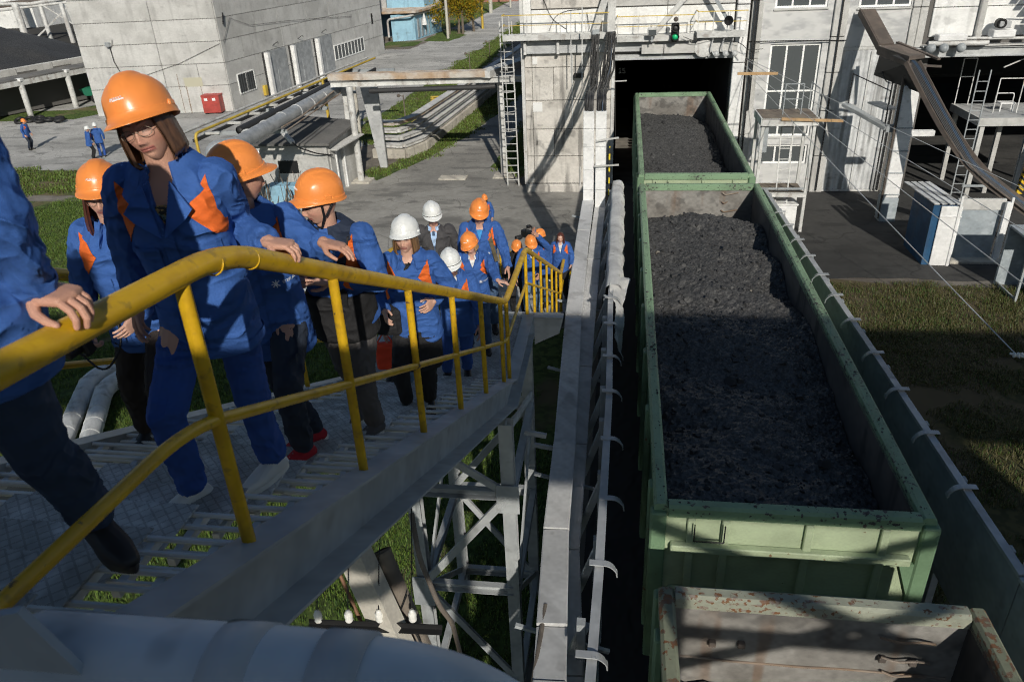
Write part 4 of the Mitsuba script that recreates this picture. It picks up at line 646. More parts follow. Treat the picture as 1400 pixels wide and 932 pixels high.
bn = thing('bench', 'small white bench on the raised platform', 'bench'); part(bn, 'seat', cbx(14.55, 15.1, 32.7, 33.1, 3.4, 3.46, .01), 'white_paint'); part(bn, 'backrest', cat([pipe(smooth_path([(14.5, 33.1, 3.12), (14.5, 33.1, 3.75), (15.15, 33.1, 3.75), (15.15, 33.1, 3.12)], .1), .02, 6)]), 'white_paint'); [part(bn, 'leg', bar((x, 32.75, 3.12), (x, 32.75, 3.4), .04, .04), 'white_paint') for x in (14.6, 15.05)]
put('striped_post', bar((15.35, 31.2, .3), (15.5, 31.2, 2.3), .22, .12), 'hazard', label='black and yellow hazard striped post at the right edge of the frame', category='post')
put('portal_post', bar((15.3, 30.2, 0), (15.75, 30.2, 2.9), .14, .10), 'white_steel', label='slim white post in front of the hazard striped post', category='post')
# things on the right front: fan, sign, stair, pipes
fr = thing('pipe_ledge', 'ledge crowded with grey pipes and valve covers over the dark right bay', 'pipe'); part(fr, 'pipe_run', cat([pipe([(11.2, 32.0, 5.78), (13.3, 32.0, 5.76)], .09, 10), pipe([(12.0, 31.95, 5.95), (14.5, 31.95, 5.9), (14.6, 32.2, 6.0)], .05, 8)]), 'white_steel', True); part(fr, 'valve', cat([mv(trimesh.creation.icosphere(2, .17), (x, 31.9, 5.62)) for x in (11.3, 11.75, 12.35)]), 'steel_grey', True); part(fr, 'cover', cbx(11.5, 12.5, 31.9, 32.4, 5.86, 6.08, .03), 'white_paint'); part(fr, 'cover', cbx(13.35, 14.1, 31.85, 32.4, 5.95, 6.2, .02), 'white_paint')
fn = thing('extractor_fan', 'round black fan housing on the right front above the dark bay', 'fan'); part(fn, 'drum', mv(lathe([(.0, -.05), (.11, -.05), (.11, .02), (.17, .05), (.17, -.2), (.0, -.2)], 20), (13.55, 31.9, 6.42), rx=math.pi / 2), 'black', True); part(fn, 'base', cbx(13.5, 13.9, 31.9, 32.3, 6.25, 6.5, .02), 'steel_light')
sg_ = thing('signal_board', 'white board with two round discs, one purple and one grey, at the top right', 'sign'); part(sg_, 'board', cbx(14.55, 14.98, 31.6, 31.66, 6.0, 6.75, .01), 'paper')
for z, m_ in ((6.55, 'purple'), (6.2, 'grey_disc')): part(sg_, 'disc', mv(trimesh.creation.cylinder(.15, .02, sections=24), (14.77, 31.59, z), rx=math.pi / 2), m_)
es = thing('exterior_stair', 'white steel stair with yellow rail climbing the wall at the top right corner', 'stair')
part(es, 'stringer', cat([bar((13.95, 31.9, 8.3), (15.6, 31.9, 6.3), .06, .22), bar((14.5, 31.2, 8.3), (16.2, 31.2, 6.3), .06, .22)]), 'white_steel')
for t in np.linspace(.05, .95, 9): part(es, 'step', bx(13.95 + 1.65 * t - .13, 13.95 + 1.65 * t + .13, 31.2, 31.9, 8.25 - 2 * t, 8.28 - 2 * t), 'white_steel')
part(es, 'rail', bar((14.3, 31.2, 7.2), (16.5, 31.2, 7.05), .03, .03), 'yellow_pipe')
# brown cable tray coming down to the right
ct = thing('cable_tray', 'brown steel cable tray descending from the hall wall towards the lower right', 'cable tray')
tp = [(8.72, 32.3, 7.0), (8.78, 32.1, 6.0)]
part(ct, 'upper_chute', bar((8.92, 32.15, 7.0), (9.2, 30.2, 6.02), .50, .06), 'brown_steel'); part(ct, 'upper_flange', bar((8.62, 32.2, 6.95), (8.92, 30.2, 5.93), .04, .24), 'brown_steel')
part(ct, 'bend', ngon([(8.92, 30.2, 5.86), (9.6, 30.3, 5.9), (10.0, 28.6, 5.75), (9.3, 28.0, 5.78)], [(8.92, 30.2, 5.98), (9.6, 30.3, 6.02), (10.0, 28.6, 5.87), (9.3, 28.0, 5.9)]), 'brown_steel')
part(ct, 'bend_flange', cat([bar((8.92, 30.2, 5.84), (9.32, 28.0, 5.72), .05, .3), bar((9.6, 30.4, 6.05), (10.35, 28.3, 5.75), .12, .06), bar((10.4, 28.1, 5.55), (9.6, 28.3, 5.58), .1, .06)]), 'brown_steel')
part(ct, 'support_sheet', ngon([(9.0, 30.1, 5.8), (9.4, 28.1, 5.7), (9.9, 28.3, 4.7), (8.9, 30.1, 5.0)], [(9.02, 30.12, 5.8), (9.42, 28.12, 5.7), (9.92, 28.32, 4.7), (8.92, 30.12, 5.0)]), 'black')
A, B, C_ = np.array((9.45, 28.05, 5.72)), np.array((11.2, 26.0, 2.75)), np.array((13.6, 25.3, 1.05))
cv = smooth_path([A, A * .4 + B * .6 + [-.05, 0, -.05], B + [.15, -.05, -.12], C_], 1.2, 6)
for a, b in zip(cv[:-1], cv[1:]):
    part(ct, 'tray_side', bar(a + [-.22, 0, 0], b + [-.22, 0, 0], .03, .15), 'brown_steel'); part(ct, 'tray_side', bar(a + [.22, .1, 0], b + [.22, .1, 0], .03, .15), 'brown_steel'); part(ct, 'tray_base', bar(a + [0, .05, -.05], b + [0, .05, -.05], .43, .03), 'brown_steel')
for k in range(7):
    o = np.array([-.17 + .055 * k, .02 * k, .03]); part(ct, 'cable', pipe(smooth_path([A + o + [-.3, .6, .1], A + o, B + o, C_ + o], .4), .022, 6), 'rubber_grey' if k not in (4, 5) else 'rubber_blue', True)
# kiosk
ki = thing('service_kiosk', 'small kiosk with white front, blue side wall and corrugated roof strip on the right', 'kiosk')
part(ki, 'white_panel', cbx(9.90, 10.52, 24.36, 24.40, 0, 1.97, .008), 'white_paint'); part(ki, 'blue_wall', cat([bx(9.68, 10.5, 24.42, 26.2, 0, 1.98)]), 'blue_kiosk'); part(ki, 'trim', cat([cbx(9.89, 10.53, 24.33, 24.36, 1.62, 1.66, .004), bx(10.40, 10.46, 24.32, 24.36, 0, 2.3)]), 'white_paint')
part(ki, 'grey_panel', bx(10.55, 11.9, 24.9, 24.95, 0, 1.95), 'bluegrey'); part(ki, 'header', bx(10.55, 11.95, 24.85, 24.95, 1.70, 2.05), 'panel2')
part(ki, 'end_post', cat([bar((11.95, 24.7, 0), (11.95, 24.7, 2.0), .12, .12), bar((12.12, 24.85, 0), (12.12, 24.85, 2.1), .07, .07)]), 'white_paint')
for k in range(4): part(ki, 'roof_strip', bar((9.72 + .22 * k, 24.3, 2.06), (9.5 + .22 * k, 26.6, 2.10), .16, .03), 'corrugated')
part(ki, 'plinth', cbx(10.4, 12.4, 24.5, 25.2, -.02, .1, .03), 'concrete_pale')
cb2 = thing('steel_cabinet', 'blue grey steel cabinet with open dark side at the right edge', 'cabinet'); part(cb2, 'body', cat([bx(11.30, 13.0, 22.9, 23.0, 0, 1.85), bx(11.32, 13.0, 21.6, 23.0, 1.80, 1.86), bx(11.95, 12.0, 21.6, 22.95, 0, 1.8)]), 'bluegrey'); part(cb2, 'side', cat([bx(11.30, 11.34, 21.6, 23.0, 0, .12), bx(11.30, 11.36, 21.58, 21.66, 0, 1.82)]), 'steel_grey')
part(cb2, 'front', bx(11.98, 13.2, 21.55, 21.6, 0, 1.95), 'bluegrey')
# overhead wires to the right
for i, q in enumerate(((6.62, 12.0, 3.35), (8.9, 14.0, 2.75), (10.2, 16.0, 3.0), (11.2, 17.0, 3.5))):
    p = np.array((4.7, 32.2, (4.95, 5.1, 5.35, 5.4)[i])); q = np.array(q); pts = [p + (q - p) * t - np.array([0, 0, .25]) * 4 * t * (1 - t) * (.2) for t in np.linspace(0, 1, 14)]
    put('overhead_wire', pipe(pts, .011, 5), 'steel_light', label=['lowest overhead wire crossing the dark yard to the right edge', 'second overhead wire from below crossing the dark yard', 'third overhead wire from below crossing the dark yard', 'topmost overhead wire crossing the dark yard'][i], category='wire')
put('insulator_string', cat([pipe([(6.5, 12.1, 3.38), (6.9, 11.9, 3.36)], .02, 8)] + [mv(trimesh.creation.cylinder(.045, .02, sections=14), (6.55 + .06 * k, 12.05, 3.38), ry=math.pi / 2) for k in range(4)]), 'porcelain', label='white insulator at the end of the lowest overhead wire', category='insulator')

# ================= LEFT: PIPE OVERPASS, DUCTS, SHED =================
ov = thing('pipe_overpass', 'pale steel pipe bridge on round columns left of the portal', 'pipe bridge')
for x, y in ((-12.18, 34.1), (-5.45, 34.9)): part(ov, 'column', pipe([(x, y, 0), (x, y, 4.3)], .145, 18), 'white_steel', True); part(ov, 'footing', cbx(x - .5, x + .5, y - .45, y + .45, -.05, .07, .02), 'concrete_pale')
part(ov, 'beam', prof((-13.1, 34.3, 4.4), (-4.2, 34.5, 4.45), I_sec(.2, .24, .02)), 'white_steel')
part(ov, 'top_duct', prof((-13.1, 34.35, 4.72), (-6.0, 34.45, 4.72), [(-.3, -.13), (.3, -.13), (.3, .13), (-.3, .13)]), 'duct_rust'); part(ov, 'top_duct', prof((-6.05, 34.2, 4.70), (-3.4, 46, 4.3), [(-.3, -.15), (.3, -.15), (.3, .15), (-.3, .15)]), 'white_steel')
part(ov, 'black_pipe', pipe([(-11.3, 34.25, 4.08), (-6.2, 34.3, 4.16), (-5.6, 34.4, 4.18)], .11, 12), 'bitumen', True)
part(ov, 'hanger_post', cat([ngon([(-12.5, 36.5, 3.95), (-11.65, 36.5, 3.95), (-11.6, 36.5, .0), (-11.95, 36.5, .0)], [(-12.5, 36.65, 3.95), (-11.65, 36.65, 3.95), (-11.6, 36.65, .0), (-11.95, 36.65, .0)])]), 'steel_light')
part(ov, 'side_post', cat([bar((-12.9, 35.4, 0), (-12.9, 35.4, 4.2), .2, .14), bar((-12.5, 35.2, 0), (-12.6, 35.2, 4.2), .08, .08)]), 'white_steel')
for k in range(4):
    z = .62 + .38 * k; o = -.10 * k
    du = thing('rectangular_duct', ['lowest of the four stacked grey ducts', 'second lowest of the four stacked grey ducts', 'second highest of the four stacked grey ducts', 'highest of the four stacked grey ducts'][k], 'duct', 'stacked grey ducts running away beside the verge')
    P = [(-12.8, 38.75, z), (-11.25 + o, 38.5, z), (-10.65 + o, 40.0, z), (-9.2, 61.7, z), (-8.2, 80, z)]
    for a, b in zip(P[:-1], P[1:]):
        part(du, 'run', prof(a, b, [(-.17, -.09), (.17, -.09), (.17, .085), (-.17, .085)]), 'duct_rust' if k == 3 else 'white_steel')
        part(du, 'lid', prof(np.add(a, [0, 0, .088]), np.add(b, [0, 0, .088]), [(-.24, -.02), (.24, -.02), (.24, .02), (-.24, .02)]), 'tray_lid')
rw = thing('foundation_wall', 'stained low concrete foundation wall below the stacked ducts', 'wall')
P = [(-12.9, 38.6), (-11.1, 38.35), (-10.5, 39.9), (-9.1, 61.6)]
for a, b in zip(P[:-1], P[1:]): part(rw, 'block', bar((*a, .23), (*b, .23), .34, .46), 'concrete_pale')
put('concrete_slab', cbx(-8.5, -7.2, 34.2, 34.9, .0, .07, .02), 'concrete_pale', label='pale concrete slab lying on the path below the pipe bridge', category='slab')
# pipes on the trestle over the shed
for i, (x, z, r, m_, lab, P) in enumerate((
    (0, 0, .27, 'galv', 'fat grey insulated pipe running over the shed roof', [(-14.0, 24.4, 2.9), (-13.9, 24.5, 3.9), (-13.2, 24.8, 3.95), (-13.3, 30, 3.95), (-13.35, 36.2, 4.0)]),
    (0, 0, .055, 'yellow_pipe', 'yellow gas pipe along the pipe trestle with a bent drop at its near end', [(-15.55, 26.4, 2.2), (-15.55, 26.4, 4.0), (-15.0, 38.0, 4.0), (-14.6, 46, 4.0)]),
    (0, 0, .05, 'white_steel', 'thin white pipe next to the yellow gas pipe', [(-16.1, 26.6, 4.0), (-15.45, 38.0, 4.05), (-15.0, 46, 4.05)]),
    (0, 0, .17, 'bitumen', 'black tarred pipe between the yellow and the fat grey pipe', [(-14.6, 28, 3.75), (-14.5, 38, 3.8)]),
    (0, 0, .035, 'rusty', 'rusty thin pipe under the fat grey pipe', [(-12.88, 28, 3.85), (-12.9, 30, 3.85), (-13.0, 34.3, 4.1)]),
    (0, 0, .03, 'rusty', 'second rusty thin pipe beside the shed roof', [(-12.68, 28, 3.75), (-12.7, 34.3, 4.0)]))):
    q = thing('overhead_pipe', lab, 'pipe'); part(q, 'run', pipe(smooth_path(P, .25), r, 18 if r > .1 else 8), m_, True)
    if i == 0:
        for y in np.arange(26, 36, 1.5): part(q, 'band', pipe([(-13.3, y, 3.955), (-13.3, y + .06, 3.955)], r + .012, 18), 'steel_light', True)
    if i == 1: part(q, 'bracket', cat([cbx(-15.45, -14.9, y - .06, y + .06, 3.84, 3.93, .01) for y in np.arange(27, 40, 1.8)]), 'panel')
tr2 = thing('pipe_trestle', 'slender steel trestle carrying the pipes past the shed', 'trestle')
for y in (28.5, 33, 37, 44): part(tr2, 'cross_beam', bar((-16.4, y, 3.55), (-12.9, y, 3.6), .12, .14), 'steel_grey')
part(tr2, 'long_beam', cat([bar((-14.05, 28, 3.62), (-14.0, 44, 3.66), .1, .16), bar((-16.0, 27, 3.6), (-15.4, 44, 3.66), .1, .12)]), 'bitumen')
for x, y in ((-16.2, 37), (-13.6, 37.2), (-15.4, 44)): part(tr2, 'leg', bar((x, y, 0), (x, y, 3.5), .14, .14), 'concrete_pale')
put('yellow_bollard', bar((-14.85, 38.1, 0), (-14.95, 38.1, 4.0), .12, .12), 'yellow_pipe', label='upright yellow post behind the shed roof', category='post')
sh = thing('shed', 'low grey plastered shed with a dark felt roof under the pipe trestle', 'shed')
part(sh, 'wall', cat([bx(-16.2, -12.6, 31.4, 31.6, 0, 2.38), bx(-12.75, -12.55, 31.6, 32.3, 0, 2.38), bx(-12.75, -12.55, 33.2, 34.6, 0, 2.38), bx(-12.75, -12.55, 32.3, 33.2, 2.0, 2.38), bx(-16.2, -12.55, 34.6, 34.8, 0, 2.38), bx(-16.2, -16.0, 31.6, 34.6, 0, 2.38)]), 'panel')
part(sh, 'roof', ngon([(-16.5, 31.1, 2.40), (-12.35, 31.1, 2.40), (-12.3, 35.0, 2.55), (-16.5, 36.5, 2.6)], [(-16.5, 31.1, 2.5), (-12.35, 31.1, 2.5), (-12.3, 35.0, 2.65), (-16.5, 36.5, 2.7)]), 'roof_felt')
part(sh, 'door', bx(-12.72, -12.66, 32.32, 33.18, 0, 1.98), 'steel_grey'); part(sh, 'door_frame', cat([bx(-12.56, -12.50, 32.2, 32.3, 0, 2.08), bx(-12.56, -12.50, 33.2, 33.3, 0, 2.08), bx(-12.56, -12.5, 32.3, 33.2, 2.0, 2.08)]), 'white_paint'); part(sh, 'vent_opening', bx(-14.9, -14.0, 31.37, 31.4, 1.15, 1.7), 'black'); part(sh, 'awning', bar((-12.45, 31.6, 2.1), (-12.1, 34.4, 2.15), .5, .05), 'panel2')
cj = thing('service_tank', 'pale blue grey tank with a round blue mark standing in front of the shed', 'tank'); part(cj, 'body', cbx(-15.0, -13.4, 29.9, 30.6, 0, 1.0, .05), 'blue_paint'); part(cj, 'drum', mv(lathe([(0, 0), (.3, 0), (.32, .1), (.32, .5), (0, .5)], 20), (-13.0, 29.7, .35), rx=math.pi / 2), 'white_paint', True); part(cj, 'mark', mv(trimesh.creation.torus(.10, .03, 20, 8), (-13.0, 29.19, .35), rx=math.pi / 2), 'blue_kiosk', True)
r_ = np.random.default_rng(5)
jk = []
for k in range(60):
    x, y = r_.uniform(-15.8, -12.9), r_.uniform(29.0, 30.8); a = r_.uniform(-.5, .5, 2); jk.append(pipe([(x, y, 0), (x + a[0], y + a[1], r_.uniform(.4, 1.5))], r_.uniform(.01, .03), 5))
put('scrap_heap', cat(jk), 'wood_old', label='tangle of scrap rods and sticks piled in front of the shed', category='scrap', kind='stuff')
put('spare_pipe', pipe(smooth_path([(-15.9, 29.6, 0.1), (-15.9, 29.6, 1.4), (-16.3, 29.4, 1.9), (-16.8, 29.3, 1.9)], .2), .17, 14), 'galv', True, 'grey elbow pipe standing left of the scrap heap', 'pipe')
fl = thing('floodlight_pole', 'thin pole lamp with a long white head above the shed', 'lamp'); part(fl, 'head', bar((-14.4, 31.2, 3.05), (-13.75, 30.7, 2.65), .2, .1), 'white_paint'); part(fl, 'arm', pipe(smooth_path([(-14.4, 31.2, 3.05), (-13.5, 30.5, 2.5), (-12.9, 31.0, 2.1), (-12.4, 31.5, 1.9)], .2), .03, 6), 'black'); part(fl, 'cord', pipe([(-14.5, 31.3, 3.1), (-14.6, 31.4, 4.0)], .012, 5), 'paper')
# low yellow barrier and posts along the far road
ys_ = thing('road_barrier', 'low yellow and white barrier along the grass strip by the far road', 'barrier')
part(ys_, 'rail', cat([pipe([(-12.3, 43, .6), (-11.2, 62, .6), (-10.6, 70, .6)], .05, 6)]), 'yellow_pipe')
for y in np.arange(43, 70, 3.0): part(ys_, 'post', bar((np.interp(y, [43, 62, 70], [-12.3, -11.2, -10.6]), y, 0), (np.interp(y, [43, 62, 70], [-12.3, -11.2, -10.6]), y, .62), .07, .07), 'wood_old')
for i, (x, y) in enumerate(((-13.4, 47), (-13.6, 41.5), (-12.8, 66), (-12.4, 74))): put('lamp_post', cat([bar((x, y, 0), (x, y, 1.7), .06, .06), mv(trimesh.creation.icosphere(1, .11), (x - .3, y, 1.65)), bar((x, y, 1.6), (x - .35, y, 1.7), .04, .04)]), 'wood_old', label=['second nearest', 'nearest', 'second farthest', 'farthest'][i] + ' small dark marker lamp post on the road verge', category='lamp post', group='marker posts on the road verge')
put('yellow_bench', cat([cbx(-13.0, -11.9, 52.2, 52.45, .35 + .12 * k, .41 + .12 * k, .01) for k in range(3)] + [bx(-12.9, -12.8, 52.2, 52.5, 0, .6), bx(-12.1, -12.0, 52.2, 52.5, 0, .6)]), 'yellow_pipe', label='yellow slatted block on the verge behind the pipe bridge', category='block')

# ================= LEFT CONCRETE PANEL BUILDING =================
lb = thing('panel_building', 'large grey concrete panel building with three steel gates at the upper left', 'building')
Bc = np.array([-27.07, 51.65]); Bl = np.array([-36.6, 50.42]); Br = np.array([-24.66, 81.2])
dL = (Bl - Bc) / np.linalg.norm(Bl - Bc); dR = (Br - Bc) / np.linalg.norm(Br - Bc); LR = np.linalg.norm(Br - Bc); LL = np.linalg.norm(Bl - Bc)
nL, nR = np.array([dL[1], -dL[0]]), np.array([dR[1], -dR[0]])
if nL @ np.array([0, -1]) < 0: nL = -nL
if nR @ np.array([1, 0]) < 0: nR = -nR
def onw(d, nn, s0, s1, d0, d1, z0, z1):
    q = [Bc + d * s + nn * t for s, t in ((s0, d0), (s1, d0), (s1, d1), (s0, d1))]
    return ngon([(x, y, z0) for x, y in q], [(x, y, z1) for x, y in q])
far_ = Bl + (Br - Bc)
part(lb, 'wall_core', ngon([(*p, 0) for p in (Bc, Bl, far_, Br)], [(*p, 15) for p in (Bc, Bl, far_, Br)]), 'joint')
part(lb, 'roof', ngon([(*p, 15) for p in (Bc, Bl, far_, Br)], [(*p, 15.3) for p in (Bc, Bl, far_, Br)]), 'roof_felt')
zL = [0.0, 1.78, 3.22, 4.62, 6.03, 7.45, 8.9, 10.4, 11.9, 13.4, 15]
for i, (a, b) in enumerate(zip(zL[:-1], zL[1:])):
    cuts = [0, 4.3, LL] if i != 1 else [0, 1.9, 4.3, LL]
    for j, (s0, s1) in enumerate(zip(cuts[:-1], cuts[1:])): part(lb, 'panel', onw(dL, nL, s0 + (.02 if j else -.0), s1 - .02, 0, .06, a + .02, b - .02), 'panel' if (i + j) % 3 else 'panel2')
    # right face with openings
    if i == 0: cuts = [0, 1.1, 5.3, 9.0, 12.9, 17.0, 23.3, LR]
    else: cuts = [0, 4.9, 8.2, 13.1, 17.4, 22.5, LR] if i % 2 else [0, 2.6, 8.5, 14, 19, 24, LR]
    for j, (s0, s1) in enumerate(zip(cuts[:-1], cuts[1:])): part(lb, 'panel', onw(dR, nR, s0 + .02, s1 - .02, 0, .06, a + .02, b - .02), 'panel2' if (i + j) % 3 else 'panel')
for k, (s0, s1) in enumerate(((5.25, 8.55), (9.45, 13.0), (13.9, 17.1))):
    g = part(lb, 'gate', onw(dR, nR, s0 + .35, s1, .06, .16, .06, 3.2), 'galv'); part(lb, 'gate_edge', onw(dR, nR, s0, s0 + .33, .06, .42, 0, 3.15), 'white_paint'); part(lb, 'gate_recess', onw(dR, nR, s0 - .25, s0 - .01, .06, .10, 0, 3.2), 'black')
    piece(g, 'wicket', mikit.ply(onw(dR, nR, s0 + 1.6, s0 + 2.5, .16, .18, .1, 1.9), 'm_galv')); part(lb, 'lamp_arm', cat([pipe([(*(Bc + dR * (s0 + 1.6) + nR * .06), 3.5), (*(Bc + dR * (s0 + 1.6) + nR * .5), 3.75), (*(Bc + dR * (s0 + 1.6) + nR * .55), 3.6)], .03, 5)]), 'black')
def ribwin(s0, s1, z0, z1, n, rows=1):
    w = part(lb, 'window', cat([onw(dR, nR, s0, s1, .06, .12, z1 - .08, z1), onw(dR, nR, s0, s1, .06, .12, z0, z0 + .08)] + [onw(dR, nR, s0 + (s1 - s0) * k / n - .04, s0 + (s1 - s0) * k / n + .04, .065, .115, z0 + .08, z1 - .08) for k in range(n + 1)]), 'frame_white')
    for k in range(n): piece(w, 'pane', mikit.ply(onw(dR, nR, s0 + (s1 - s0) * k / n + .05, s0 + (s1 - s0) * (k + 1) / n - .05, .062, .085, z0 + .08, z1 - .08), 'm_glass'))
ribwin(17.5, 24.3, .92, 2.2, 9); ribwin(1.15, 3.4, .92, 2.3, 2); part(lb, 'vent_slot', onw(dR, nR, 26.9, 27.3, .06, .08, 3.05, 4.0), 'black')
part(lb, 'window_grille', cat([onw(dR, nR, 1.3 + .3 * k, 1.33 + .3 * k, .12, .15, .95, 2.25) for k in range(7)]), 'black')
part(lb, 'door', onw(dL, nL, 1.2, 2.9, .06, .09, .05, 1.75), 'panel2'); [part(lb, 'door_seam', onw(dL, nL, *q), 'rusty') for q in ((2.9, 2.96, .06, .10, 0, 1.8), (1.9, 1.95, .09, .10, 0, 1.75), (3.4, 3.43, .06, .08, 0, 2.6))]; part(lb, 'plaque', onw(dL, nL, 1.75, 3.0, .06, .09, 1.75, 2.35), 'plaque')
wl = thing('wall_lamp', 'small floodlight on a bent conduit on the sunlit building front', 'lamp'); c_ = Bc + dL * 7.5 + nL * .25
part(wl, 'head', cbx(c_[0] - .14, c_[0] + .14, c_[1] - .15, c_[1] + .1, 4.55, 4.85, .03), 'steel_grey'); part(wl, 'conduit', pipe([(c_[0] + .02, c_[1] + .1, 4.6), (c_[0] + .02, c_[1] + .15, 3.6), (c_[0] + .35, c_[1] + .2, 2.6), (c_[0] + .9, c_[1] + .2, .5)], .03, 5), 'black'); part(wl, 'bracket', bar((c_[0] + .15, c_[1] + .1, 4.6), (c_[0] + .3, c_[1] + .1, 5.0), .08, .05), 'panel2')
put('wall_cable', cat([pipe([(*(Bc + dL * s + nL * .1), z) for s, z in ((5.8, 2.55), (3.0, 3.3), (.0, 4.45))], .015, 4), pipe([(*(Bc + dR * s + nR * .15), z) for s, z in ((.2, 4.5), (1.5, 5.9), (4, 5.2), (9, 5.0), (16, 4.6), (22, 4.2))], .015, 4), pipe([(*(Bc + dR * s + nR * .2), z) for s, z in ((.5, 5.6), (.7, 6.3))], .05, 6)]), 'black', label='thin cables sagging across the concrete panel building', category='cable')
rb = thing('red_container', 'red steel box with two white labels against the concrete building', 'container'); m0 = Bc + dL * .45 + nL * .15; part(rb, 'body', cat([onw(dL, nL, .55, 1.75, .10, .9, .10, 1.22)]), 'red'); part(rb, 'lid', onw(dL, nL, .52, 1.78, .07, .93, 1.22, 1.27), 'red'); part(rb, 'foot', cat([onw(dL, nL, .6, .8, .15, .85, 0, .1), onw(dL, nL, 1.5, 1.7, .15, .85, 0, .1)]), 'black')
for s in (.8, 1.35): part(rb, 'notice', onw(dL, nL, s, s + .22, .9, .905, .9, 1.08), 'paper')
put('yellow_cabinet', onw(dR, nR, 4.25, 4.6, .08, .3, .3, 1.0), 'yellow_pipe', label='narrow yellow gas cabinet on the wall beside the first steel gate', category='cabinet')
# ================= UPPER LEFT: COAL STORE, RACKS =================
cg = thing('canopy', 'long low canopy on round white columns by the coal store', 'canopy')
gx = lambda y: -42.1 + .385 * (y - 50.7)
part(cg, 'beam', bar((gx(40), 40, 2.08), (gx(66), 66, 2.72), .3, .34), 'white_steel'); part(cg, 'roof_slab', bar((gx(40) - 1.0, 40, 2.30), (gx(66) - 1.0, 66, 2.95), 2.0, .10), 'roof_felt')
for y in (44.3, 47.5, 50.7, 54.0, 57.2): part(cg, 'column', pipe([(gx(y), y, 0), (gx(y), y, 2.2 + (y - 50) * .022)], .2, 14), 'white_steel', True); part(cg, 'column_cap', cbx(gx(y) - .2, gx(y) + .2, y - .2, y + .2, 2.42 + (y - 50) * .024, 2.62 + (y - 50) * .024, .02), 'white_paint')
rwl = thing('retaining_wall', 'dark retaining wall with a pale parapet of concrete blocks at the coal store', 'wall')
part(rwl, 'base', bar((gx(36) - 2.4, 36, 1.35), (gx(72) - 2.4, 72, 1.55), .4, 2.7), 'joint')
for y in np.arange(37, 72, 2.6): part(rwl, 'block', bar((gx(y) - 2.45, y + .02, 2.72 + (y - 50) * .018), (gx(y + 2.56) - 2.45, y + 2.56, 2.72 + (y - 47.4) * .018), .5, .62), 'panel')
struct('coal_yard_terrace', ngon([(-140, 30, 0), (gx(36) - 2.5, 36, 0), (gx(72) - 2.5, 72, 0), (-36.7, 74, 0), (-36.7, 190, 0), (-140, 190, 0)], [(-140, 30, 2.6), (gx(36) - 2.5, 36, 2.5), (gx(72) - 2.5, 72, 2.9), (-36.7, 74, 2.9), (-36.7, 190, 2.9), (-140, 190, 2.9)]), 'ballast')
def heap(cx, cy, rx, ry, h, seed, m, name, label):
    g = np.linspace(-1, 1, 60); X, Y = np.meshgrid(g, g, indexing='ij'); R = np.sqrt(X**2 + Y**2); P = np.stack([X * 3, Y * 3, X * 0], -1)
    Z = h * np.clip(1.02 - R, -.05, 1) + .12 * h * (meshkit.fbm(P * 1.5, 4, seed) - .5) * (R < 1); idx = np.arange(3600).reshape(60, 60)
    F = np.vstack([np.c_[idx[:-1, :-1].ravel(), idx[1:, :-1].ravel(), idx[1:, 1:].ravel()], np.c_[idx[:-1, :-1].ravel(), idx[1:, 1:].ravel(), idx[:-1, 1:].ravel()]])
    put(name, trimesh.Trimesh(np.c_[cx + X.ravel() * rx, cy + Y.ravel() * ry, 2.55 + Z.ravel()], F, process=False), m, True, label, 'coal heap')
heap(-54, 58, 11, 11, 4.2, 3, 'coal', 'coal_heap', 'large black coal heap at the left edge behind the parapet'); heap(-47.5, 63, 4.5, 3, 1.1, 6, 'ballast', 'coal_heap', 'low grey brown heap beside the large coal heap')
rk = thing('pipe_rack', 'white elevated pipe gallery on slanted legs behind the coal heaps', 'pipe rack')
RA, RB = np.array([-64, 73.5, 5.9]), np.array([-44, 79, 7.2])
part(rk, 'gallery', cat([bar(RA + [0, 0, .1], RB + [0, 0, .1], .9, .5)]), 'brown_steel'); part(rk, 'pipe_run', cat([pipe([RA + [0, -.5, .55], RA + [6, 1.1, .3], RB + [0, -.5, .55]], .16, 10), pipe([RA + [0, -.5, -.35], RB + [0, -.5, -.3]], .12, 10)]), 'white_steel', True)
for x, y, r in ((-57.8, 72.3, .32), (-56.8, 74.4, .2), (-53.5, 76, .25), (-52, 71, .2), (-49.5, 74, .15), (-51, 72.5, .1)): part(rk, 'leg', pipe([(x, y, 2.7), (x - .6, y + .6, 6.3)], r, 10), 'white_steel', True)
part(rk, 'brace', cat([bar((-57.4, 72.6, 3), (-54.5, 75.6, 6), .12, .12), bar((-53.4, 76, 3), (-56.5, 74, 6.2), .12, .12), bar((-49, 75, 2.9), (-51, 74.5, 6.4), .12, .12), bar((-48.2, 75, 2.9), (-50.3, 74.5, 6.4), .1, .1)]), 'white_steel')
ps = thing('process_plant', 'white plant building with dark openings behind the pipe gallery at the top left', 'building'); part(ps, 'wall', cat([bx(-92, -70, 90, 100, 2, 22), bx(-76, -74, 89, 90, 6, 7)]), 'white_band'); part(ps, 'wing', bx(-70, -44, 100, 112, 2, 9), 'bluegrey'); part(ps, 'pipe_run', cat([pipe([(-70, 88, 3), (-71, 88, 14)], .5, 12), pipe([(-64, 89, 3), (-66, 89, 14)], .45, 12), pipe([(-50, 88, 3), (-51, 88, 12)], .4, 12), bar((-70, 88, 9), (-50, 88, 9.6), .3, .3), bar((-66, 88, 8), (-72, 88, 13), .15, .15), bar((-60, 88, 10), (-46, 88, 8.4), .25, .25)]), 'white_steel')
for k in range(8): part(ps, 'window', bx(-68 + 2.9 * k, -66.2 + 2.9 * k, 99.9, 100, 4.5, 7), 'glass')
